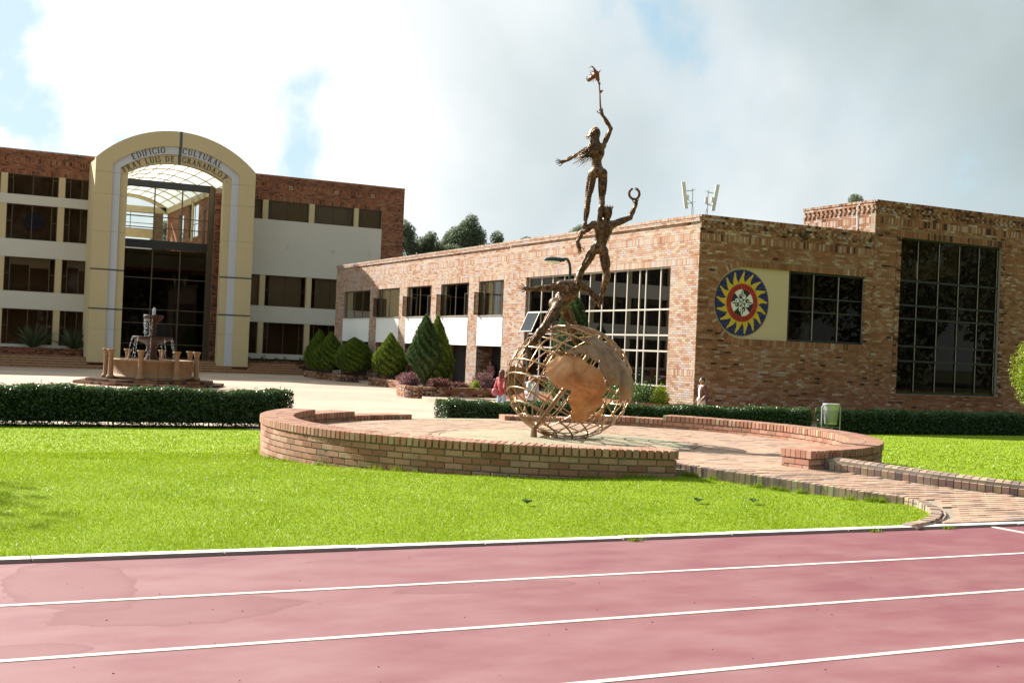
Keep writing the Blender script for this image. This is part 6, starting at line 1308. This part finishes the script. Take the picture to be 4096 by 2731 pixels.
def leafy_tree(nm, label, base, h, clumps, m, per, leaf, trunk_r=.2, group=None, sig=.5, droop=.3):
    th = thing(nm, label, 'tree', base, group); base = arr(base); P = []; rv = []
    for cx, cy, cz, r in clumps:
        k = int(per * r * r); q = rng.normal(0, 1, (k, 3)); q /= np.linalg.norm(q, axis=1)[:, None]; q *= (rng.random((k, 1)) ** .45) * r * [1, 1, 1.1]; P.append(base + [cx, cy, cz] + q); rv.append(np.clip(.45 + .3 * q[:, 2] / r + rng.normal(0, .16, k), 0, 1))
    b = MB(); P = np.concatenate(P); b.quads(leaf_quads(P, leaf, None, .42, None, droop), np.concatenate(rv)); kind(b.build('crown', m, th), 'stuff')
    s = MB(); s.tube([base + [0, 0, -.2], base + [0, 0, h * .5], base + [.2, 0, h * .9]], [trunk_r, trunk_r * .7, trunk_r * .2], 7)
    for cx, cy, cz, r in clumps[::2]: s.tube([base + [0, 0, max(.2, cz - abs(cx) - 1.0)], base + [cx * .5, cy * .5, cz - .4 * r], base + [cx, cy, cz]], [trunk_r * .35, trunk_r * .2, .02], 5)
    s.build('trunk', M_BARK, th); return th
def euca(label, x, top, w, n, y=108, seed=0, fall=1.0):
    r2 = np.random.default_rng(seed); h = top + .7; cl = [(0, 0, h - 1.0, .75)]
    for i in range(n + 6): f = (i + 1) / (n + 6); z = h - 0.7 - f * 5.5 * fall; rr = w * (0.30 + .85 * f ** .6); a = r2.uniform(0, 6.28); q = rr * r2.uniform(.2, 1.0); cl.append((q * math.cos(a), q * math.sin(a) * .7, z + r2.normal(0, .35), r2.uniform(.6, 1.15) * w * .55))
    leafy_tree('eucalyptus_tree', label, (x, y, GZ), h, cl, M_EUCA, 1500, .21, .22, 'trees beyond the sunlit hall')
euca('eucalyptus beside the end of the cultural building, partly cut off by its brick edge', 42.2, 13.6, 1.5, 14, seed=1)
euca('pale green rounded eucalyptus second from the brick edge', 44.6, 13.0, 1.6, 15, seed=2)
euca('airy pale eucalyptus left of the tallest one', 48.3, 13.5, 1.7, 15, y=112, seed=3)
euca('tallest and densest eucalyptus of the row behind the sunlit hall', 49.6, 14.8, 2.0, 20, y=111, seed=4)
euca('thin eucalyptus at the right end of the row behind the sunlit hall', 51.6, 13.6, 1.0, 9, seed=5)
euca('low dark eucalyptus in the middle of the row behind the sunlit hall', 46.4, 11.9, 1.7, 14, seed=6)
euca('small green treetop above the hall roof beside the climbing figure', 61.0, 15.0, 1.6, 8, seed=7)
euca('tiny treetop above the hall roof left of the bronze figures', 54.8, 13.3, .9, 6, seed=8)
euca('small treetop above the roof of the taller wing on the right', 97.0, 21.6, 1.5, 7, seed=9)
euca('dark treetop in the notch between the hall roof and the taller wing', 93.6, 17.6, 1.0, 6, seed=10)
euca('leafy tree behind the open gallery seen through the portal glass', 20.6, 12.2, 1.6, 14, y=112, seed=12)
leafy_tree('clipped_tree', 'yellow green clipped tree crown at the right edge of the view', (29.35, 25.0, -0.45), 2.4, [(0, 0, 2.2, .62), (.3, .1, 2.55, .55), (-.22, 0, 1.85, .42), (.15, .1, 1.5, .45), (.5, 0, 1.9, .6)], M_LIME, 4200, .075, .06, None)
leafy_tree('court_tree', 'tree standing left of the lawn outside the picture', (-6.3, 22.5, -0.4), 9, [(0, 0, 8, 1.6), (1.0, .5, 7.2, 1.3), (-1, -.6, 7.1, 1.4), (.4, -1, 6.3, 1.2), (-.5, 1, 8.6, 1.1)], M_EUCA, 500, .16, .2, None)
# a belt of trees behind the camera: unseen, raised tall to keep window reflections dark
P = []; n = 260000
for i in range(200): c = np.array([rng.uniform(-60, 190), rng.uniform(-46, -34), rng.uniform(2, 27)]); r_ = rng.uniform(3, 6.0); q = rng.normal(0, 1, (n // 200, 3)); q /= np.linalg.norm(q, axis=1)[:, None]; P.append(c + q * r_ * rng.random((n // 200, 1)) ** .4)
b = MB(); P = np.concatenate(P); P[:, 2] = np.maximum(P[:, 2], 0); b.quads(leaf_quads(P, 0.9, None, .7), rng.random(len(P))); kind(b.build('unseen_tree_belt', M_EUCA), 'stuff')
# strap leaved plants and flower tufts before the cultural building
for x, s, lab in ((7.4, 1.0, 'large dark strap leaved plant in the planter, between the two left pillars'), (10.0, .95, 'dark strap leaved plant in the planter beside the left leg of the portal')):
    th = thing('strap_plant', lab, 'plant', (x, 85.3, .5)); b = MB()
    for i in range(70):
        a = rng.uniform(0, 6.28); el = rng.uniform(.35, 1.35); L = s * rng.uniform(1.2, 2.1); d = np.array([math.cos(a) * math.cos(el), math.sin(a) * math.cos(el) * .5, math.sin(el)]); sd = np.cross(d, [0, 1, 0.3]); sd /= np.linalg.norm(sd); o_ = np.array([x, 85.3, .5]); w_ = .045
        b.quads([[o_ - sd * w_, o_ + sd * w_, o_ + d * L * .6 + sd * w_, o_ + d * L * .6 - sd * w_], [o_ + d * L * .6 - sd * w_, o_ + d * L * .6 + sd * w_, o_ + d * L - [0, 0, .12 * L], o_ + d * L - [0, 0, .12 * L] + sd * .004]], rng.random())
    b.build('leaves', M_AGAVE, th)
for i in range(9):
    b = MB(); c = np.array([21.7 + i * .95 + rng.normal(0, .1), 85.3, .2]); P = c + np.abs(rng.normal(0, .14, (90, 3))) * [1, .5, 1] - [.1, 0, 0]; b.quads(leaf_quads(P, .13), rng.random(90)); o = b.build('flower_tuft', M_BUSH, origin=c); tag(o, '%s small dark tuft from the right leg of the portal, in the planter' % ('first second third fourth fifth sixth seventh eighth ninth'.split()[i]), 'plant', 'row of tufts under the right windows')
# brick planters along the sunlit wall
def planter(label, pts, zt, n_extra=0, mean=.42):
    pts = np.array(pts); th = thing('brick_planter', label, 'planter', (*pts.mean(0), GZ)); B = Bricks(); core = MB()
    d = np.linalg.norm(np.diff(pts, axis=0), axis=1); s = np.concatenate([[0], np.cumsum(d)]); nrow = max(1, round((zt - .11 - GZ) / .0855)); cp = (zt - .11 - GZ) / nrow
    for r_ in range(nrow + 1):
        step = .25 if r_ < nrow else .0855; q = np.arange(step / 2 + (step / 2 if r_ % 2 and r_ < nrow else 0), s[-1], step)
        for u in q:
            p0 = np.array([np.interp(u - step / 2, s, pts[:, 0]), np.interp(u - step / 2, s, pts[:, 1])]); p1 = np.array([np.interp(u + step / 2, s, pts[:, 0]), np.interp(u + step / 2, s, pts[:, 1])]); e = p1 - p0; L = np.linalg.norm(e)
            if L < .03: continue
            e = np.array([*(e / L), 0]); nn_ = np.array([e[1], -e[0], 0]); c = np.array([*(p0 + p1) / 2, 0])
            if r_ < nrow: B.add(c - nn_ * .05 + Z_ * (GZ + (r_ + .5) * cp), e * (L / 2 - .006), nn_ * .055, Z_ * (cp / 2 - .006), np.clip(rng.normal(mean, .25), 0, 1))
            else: B.add(c - nn_ * .10 + Z_ * (zt - .05), e * (L / 2 - .005), nn_ * .13, Z_ * .05, np.clip(rng.normal(mean, .25), 0, 1))
    for i in range(len(pts) - 1):
        e = pts[i + 1] - pts[i]; L = np.linalg.norm(e); e3 = np.array([*(e / L), 0]); nn_ = np.array([e3[1], -e3[0], 0]); core.boxes(np.array([*(pts[i] + pts[i + 1]) / 2, (GZ + zt - .1) / 2]) - nn_ * .09, e3 * L / 2, nn_ * .07, Z_ * (zt - .1 - GZ) / 2)
    core.build('mortar_core', M_MORTAR, th); b = MB(); b.prism([tuple(p_) for p_ in pts] + [(25.6, pts[-1][1]), (25.6, pts[0][1])], (0, 0, 0), X_, Y_, Z_, GZ, zt - .13); b.build('soil_bed', M_SOIL, th); B.flush(th, M_HALL, 'brick', 'brickwork', 60)
def arc(cx, cy, r_, a0, a1, n=8): return [(cx + r_ * math.cos(R(a)), cy + r_ * math.sin(R(a))) for a in np.linspace(a0, a1, n)]
planter('far brick planter with a curved end holding three thuja shrubs', [(24.0, 79.5), (24.0, 73.2)] + arc(24.65, 71.75, .85, 160, 275) + [(25.0, 70.95), (25.6, 71.0)], -0.28)
planter('middle brick planter with the egg shaped thuja', [(25.6, 67.2), (24.5, 67.2)] + arc(24.5, 66.75, .45, 95, 180, 4) + [(24.05, 62.5), (23.6, 60.9), (22.0, 57.0)], -0.26)
planter('near brick planter with a rounded sunlit corner, in front of the doorway', [(22.0, 57.0), (20.6, 53.2)] + arc(21.3, 51.5, 1.0, 175, 268, 9) + [(23.5, 50.5), (25.55, 50.5)], -0.16)
b = MB(); b.prism([(21.2, 51.6), (20.05, 48.85), (20.3, 38.0), (25.6, 38.0), (25.6, 51.4)], (0, 0, 0), X_, Y_, Z_, GZ - .05, -0.58); kind(b.build('raised_pavement', M_PLAZA), 'structure')
b = MB(); b.box((24.2, 36.9, GZ), (24.32, 49.6, -0.08)); b.box((24.32, 36.9, GZ), (25.62, 37.02, -0.08)); o = b.build('bed_wall', M_FAR[0], origin=np.array([24.3, 43, GZ])); tag(o, 'low brick edge of the green bed along the lattice window', 'wall')
b = MB(); b.box((24.32, 37.02, GZ), (25.64, 49.6, -0.14)); kind(b.build('bed_soil', M_SOIL), 'stuff')
b = MB(); b.prism([(24.95, 71.85), (24.77, 68.6), (24.72, 67.3), (25.6, 67.2), (25.6, 71.9)], (0, 0, 0), X_, Y_, Z_, GZ - .05, GZ + .14); kind(b.build('entrance_step', M_PLAZA), 'structure')
# ------------------------------------------------------------------ street furniture and people
M_GALV = simple('galvanised_steel', (0.40, 0.41, 0.40), 0.5, 0.35, var=0.12, scale=5); M_POLE = simple('dark_green_paint', (0.02, 0.035, 0.035), 0.4, 0.2)
bn = thing('litter_bin', 'galvanised steel litter bin with perforated sides on a tubular stand between two hedges', 'bin', (27.2, 31.0, -0.68)); q = arr((27.2, 31.0, 0))
b = MB(); b.lathe(q, [(0.0, -.36), (0.185, -.36), (0.20, -.34), (0.225, -.1), (0.25, .12)], 28); o = b.build('bucket', M_GALV, bn, True)
b = MB(); b.lathe(q, [(0.245, .12), (0.252, .20), (0.262, .24), (0.27, .29), (0.285, .31), (0.27, .325), (0.245, .31), (0.235, .2)], 28); b.build('rim', M_GALV, bn, True)
b = MB()
for r_ in range(15):
    for i in range(34):
        a = 2 * math.pi * (i + .5 * (r_ % 2)) / 34; z = -.28 + .027 * r_; rr = .203 + (.25 - .20) * (z + .34) / .46 + .003; e = np.array([-math.sin(a), math.cos(a), 0]); n_ = np.array([math.cos(a), math.sin(a), 0]); b.boxes(q + n_ * rr + Z_ * z, e * .0075, n_ * .001, Z_ * .0075)
b.build('perforation', M_INTD, bn)
b = MB()
for sg in (-1, 1): b.tube([q + RH * sg * .30 + Z_ * -.72, q + RH * sg * .30 + Z_ * .20, q + RH * sg * .27 + Z_ * .26], .021, 8)
b.tube([q + RH * .3 + Z_ * -.45, q - RH * .3 + Z_ * -.45], .012, 6); b.build('stand', M_GALV, bn, True); b = MB(); b.tube([q - RH * .215 - FH * .1 + Z_ * .05, q - RH * .20 - FH * .1 + Z_ * -.3], .02, 8); b.build('latch_bar', M_GALV, bn, True)
# lamp post
lp = thing('lamp_post', 'dark lamp post with a curved arm and drop shaped lantern behind the sculpture', 'lamp post', (21.1, 38.0, GZ)); q = arr((21.1, 38.0, 0))
b = MB(); b.tube([q + Z_ * -.72, q + Z_ * -.2, q + Z_ * 1.5], [.085, .08, .075], 10); b.tube([q + Z_ * 1.5, q + Z_ * 4.55] + [q - RH * .16 + RH * .16 * math.cos(R(a)) + Z_ * (4.55 + .42 * math.sin(R(a))) for a in range(10, 95, 12)] + [q - RH * .28 + Z_ * 4.97], [.05] * 10 + [.045], 9); b.build('post', M_POLE, lp, True)
lh = q - RH * .62 + Z_ * 4.93
b = MB(); V, F = sdf_mesh([(lh, (.34, .16, .10), FAX), (lh + RH * .25, lh + RH * .38, .09, .05)], .02, .03); k_ = V[:, 2] > lh[2] - .02; b.add(V, F); o = b.build('lantern_hood', M_POLE, lp, True)
b = MB(); b.add(*sdf_mesh([(lh - Z_ * .055, (.27, .135, .105), FAX)], .02)); b.build('lantern_glass', simple('frosted_lens', (.72, .74, .68), .25), lp, True)
b = MB(); b.box(q + [-.35, -.02, 1.1], q + [.35, .02, 1.16]); b.build('cross_bar', M_ALU, lp)
# panel antennas on the roof
for x, sg, lab in ((26.22, -1, 'white panel antenna on a thin mast leaning to the left on the hall roof'), (26.92, 1, 'white panel antenna on a thin mast leaning to the right on the hall roof')):
    an = thing('roof_antenna', lab, 'antenna', (x, 38.0, 6.55), 'panel antennas on the hall roof'); q = arr((x, 38.0, 0)); M_ANT = MATS.get('antenna_shell') or simple('antenna_shell', (.62, .61, .54), .5)
    b = MB(); b.tube([q + Z_ * 6.5, q + Z_ * 8.0], .02, 7); b.build('mast', M_GALV, an); tl = R(8.5) * sg; ax = Z_ * math.cos(tl) + RH * math.sin(tl); c = q + RH * sg * .29 + Z_ * 7.73; sd = np.cross(ax, FH)
    b = MB(); b.boxes(c, sd * .065, FH * .05, ax * .50); b.build('panel', M_ANT, an); b = MB()
    for z_, L in ((7.92, .22), (7.45, .18)): b.tube([q + Z_ * z_, q + RH * sg * L + Z_ * (z_ - .02)], .018, 6); b.tube([q - RH * sg * .13 + Z_ * (z_ + .04), q + RH * sg * .05 + Z_ * (z_ + .04)], .008, 5)
    b.build('bracket', M_GALV, an); b = MB(); b.boxes(c - RH * sg * .11 - Z_ * .08, RH * .05, FH * .04, Z_ * .09)
    if sg > 0: b.boxes(q - RH * .06 + Z_ * 7.62, RH * .045, FH * .04, Z_ * .12)
    b.build('junction_box', M_SPANDREL, an); b = MB(); b.tube([c - RH * sg * .1 - Z_ * .15, q + Z_ * 7.45 + RH * .02, q - RH * sg * .07 + Z_ * 7.1, q - RH * sg * .06 + Z_ * 6.6], .007, 5); b.build('cable', simple('blue_cable', (.05, .09, .12), .5), an)
# people
M_SKIN = simple('skin', (.42, .22, .14), .55, var=.05); M_HAIR = simple('dark_hair', (.018, .012, .009), .5)
def person(label, pos, h, face, parts, stride=.10, hair=None, arms=None):
    """face: heading; parts: list of (name, material, region) clothing shells around one continuous body"""
    th = thing('person', label, 'person', pos); s = h / 1.75; f = np.array([math.cos(face), math.sin(face), 0]); r_ = np.array([f[1], -f[0], 0]); o_ = arr(pos); P = lambda x, y, z: o_ + (r_ * x + f * y + Z_ * z) * s; A = np.array([r_, f, Z_])
    J_ = {'lank': P(-.10, -stride, .09), 'rank': P(.10, stride, .09), 'lknee': P(-.10, -stride * .3, .50), 'rknee': P(.10, stride * .75, .50), 'lhip': P(-.09, 0, .92), 'rhip': P(.09, 0, .92), 'lsh': P(-.185, 0, 1.42), 'rsh': P(.185, 0, 1.42), 'lelb': P(-.24, -.06, 1.14), 'relb': P(.24, -.10, 1.14), 'lwri': P(-.22, .08, .92), 'rwri': P(.22, .06, .93)}
    if arms: J_.update({k: P(*v) for k, v in arms.items()})
    limb = {'legs': [(J_['lhip'], J_['lknee'], .08, .055), (J_['lknee'], J_['lank'], .056, .038), (J_['rhip'], J_['rknee'], .08, .055), (J_['rknee'], J_['rank'], .056, .038)], 'arms': [(J_['lsh'], J_['lelb'], .052, .042), (J_['lelb'], J_['lwri'], .042, .03), (J_['rsh'], J_['relb'], .052, .042), (J_['relb'], J_['rwri'], .042, .03)],
            'torso': [(P(0, 0, 1.28), (.175 * s, .11 * s, .20 * s), A), (P(0, 0, 1.25), P(0, 0, 1.0), .115 * s, .11 * s), (J_['lsh'], J_['rsh'], .06 * s, .06 * s), (P(0, 0, .95), (.16 * s, .115 * s, .11 * s), A)]}
    sk = lambda L, g: [(q[0], q[1], q[2] * s + g, q[3] * s + g) if len(q) == 4 else (q[0], tuple(x + g for x in q[1]), q[2]) for q in L]
    body = sk(limb['legs'], 0) + sk(limb['arms'], 0) + limb['torso'] + [(P(0, 0, 1.46), P(0, .01, 1.55), .05 * s, .05 * s), (P(0, .015, 1.635), (.075 * s, .092 * s, .112 * s), A), (P(0, .10, 1.62), P(0, .115, 1.60), .014 * s, .016 * s), (P(-.078, 0, 1.63), (.015, .03, .035), A), (P(.078, 0, 1.63), (.015, .03, .035), A), (J_['lank'] - Z_ * .03, J_['lank'] + f * .15 - Z_ * .055, .045, .035), (J_['rank'] - Z_ * .03, J_['rank'] + f * .15 - Z_ * .055, .045, .035)]
    b = MB(); b.add(*sdf_mesh(body, .017, .025))
    for w_, e_ in (('lwri', 'lelb'), ('rwri', 'relb')): d = J_[w_] - J_[e_]; d /= np.linalg.norm(d); b.tube([J_[w_], J_[w_] + d * .05, J_[w_] + d * .09], [.026, .036, .03], 8); fingers(b, J_[w_], J_[w_] + d * .08, .075, .02, .02, .009, f)
    b.build('body', M_SKIN, th, True)
    eb = MB()
    for x in (-.028, .028): eb.boxes(P(x, .098, 1.645), r_ * .012, f * .004, Z_ * .006); eb.boxes(P(x, .102, 1.667), r_ * .017, f * .004, Z_ * .003)
    eb.boxes(P(0, .098, 1.575), r_ * .022, f * .004, Z_ * .004); eb.build('face_features', M_HAIR, th)
    for nm, m, reg, g in parts:
        L = []
        for q in reg: L += sk(q if isinstance(q, list) else limb[q], g)
        c = MB(); c.add(*sdf_mesh(L, .017, .03)); c.build(nm, m, th, True)
    hs = MB(); long_ = hair == 'long'; L = [(P(0, -.012, 1.665), (.086 * s, .10 * s, .105 * s), A)]
    if long_: L += [(P(-.05, -.05, 1.66), P(-.10, -.02, 1.36), .055 * s, .045 * s), (P(.05, -.05, 1.66), P(.10, -.02, 1.36), .055 * s, .045 * s), (P(0, -.07, 1.66), P(0, -.09, 1.36), .07 * s, .05 * s)]
    V, F = sdf_mesh(L, .015, .02); V2 = (V - P(0, 0, 1.64)); keep = (V2 @ f < .045) | (V2[:, 2] > .055) if not long_ else (V2 @ f < .05) | (V2[:, 2] > .055); kf = keep[F].all(1); hs.add(V, F[kf]); hs.build('hair', M_HAIR if not long_ else simple('red_brown_hair', (.13, .03, .015), .5), th, True)
    return th, P, J_, s
M_JEAN = simple('blue_denim', (.16, .24, .36), .8, var=.2, scale=12); M_TEE = simple('white_cotton', (.66, .65, .66), .85, var=.05, scale=8); M_JACK = simple('brown_leather', (.14, .045, .022), .45, var=.3, scale=10); M_PALE = simple('pale_trousers', (.56, .50, .40), .85, var=.06)
th, P, J_, s = person('man in an open brown jacket, white shirt and pale trousers walking past the hall corner', (24.42, 34.35, GZ), 1.67, R(170), [('trousers', M_PALE, ['legs', [((24.42, 34.35, GZ + .92), (.165, .125, .12), np.eye(3))]], .014), ('shirt', M_TEE, ['torso'], .012), ('sleeves', M_JACK, ['arms'], .016)], .13, None, {'lelb': (-.25, -.08, 1.15), 'relb': (.25, -.09, 1.15), 'lwri': (-.185, .06, .97), 'rwri': (.185, .06, .97)})
b = MB(); A_ = np.array([P(1, 0, 0) - P(0, 0, 0), P(0, 1, 0) - P(0, 0, 0), Z_ * s]) / s; V, F = sdf_mesh([(P(0, -.01, 1.27), (.20, .145, .24), A_), (P(0, -.01, 1.22), P(0, -.015, .98), .145, .155), (J_['lsh'], J_['rsh'], .085, .085)], .017, .04); fw = (V - P(0, 0, 1.2)) @ A_[1]; sdw = (V - P(0, 0, 1.2)) @ A_[0]; kp = ~((fw > .055) & (np.abs(sdw) < .07)); b.add(V, F[kp[F].all(1)]); b.build('jacket', M_JACK, th, True)
b = MB(); b.add(*sdf_mesh([(P(.10, -.20, 1.0), (.12, .085, .17), A_)], .02)); b.build('bag', simple('navy_bag', (.02, .03, .07), .6), th, True)
M_GREYT = simple('pale_grey_top', (.55, .53, .58), .85, var=.06); M_NAVY = simple('navy_denim', (.015, .02, .05), .8); M_SCARF = simple('pale_knit', (.60, .62, .55), .95, var=.2, scale=40, bmp=.5, bscale=90)
th, P, J_, s = person('woman with long reddish hair in a pale top and scarf, seen through the globe', (17.95, 34.6, GZ), 1.56, R(236), [('trousers', M_NAVY, ['legs'], .014), ('top', M_GREYT, ['torso', 'arms'], .022)], .05, 'long', {'rwri': (.10, .16, 1.10), 'relb': (.25, -.02, 1.14)})
b = MB()
for sg, z1 in ((-1, .86), (1, 1.18)): b.tube([P(.09 * sg, -.04, 1.5), P(.085 * sg, .12, 1.42), P(.10 * sg, .155, 1.2), P(.11 * sg, .16, z1)], [.04, .045, .042, .04], 8)
b.tube([P(-.09, -.03, 1.5), P(0, .09, 1.47), P(.09, -.03, 1.5)], .045, 8); b.build('scarf', M_SCARF, th, True)
M_REDJ = simple('red_jacket', (.34, .045, .045), .7, var=.15, scale=8)
th, P, J_, s = person('person in red jacket and pale jeans, half hidden by the globe edge', (17.80, 36.4, GZ), 1.66, R(20), [('jeans', simple('pale_denim', (.36, .45, .56), .85, var=.15), ['legs'], .016), ('jacket', M_REDJ, ['torso', 'arms'], .026)], .08, 'long', {'lwri': (-.16, .18, 1.02)})
b = MB(); b.add(*sdf_mesh([(P(-.16, -.16, .98), (.13, .09, .13), np.eye(3))], .02)); b.build('handbag', simple('pink_leather', (.45, .12, .15), .4), th, True)
person('dim figure in a pinkish shirt standing in the dark doorway behind the planter', (26.4, 55.4, -0.62), 1.68, R(200), [('trousers', M_NAVY, ['legs'], .014), ('shirt', simple('dusty_pink_shirt', (.30, .12, .10), .8), ['torso', 'arms'], .018)], .04)
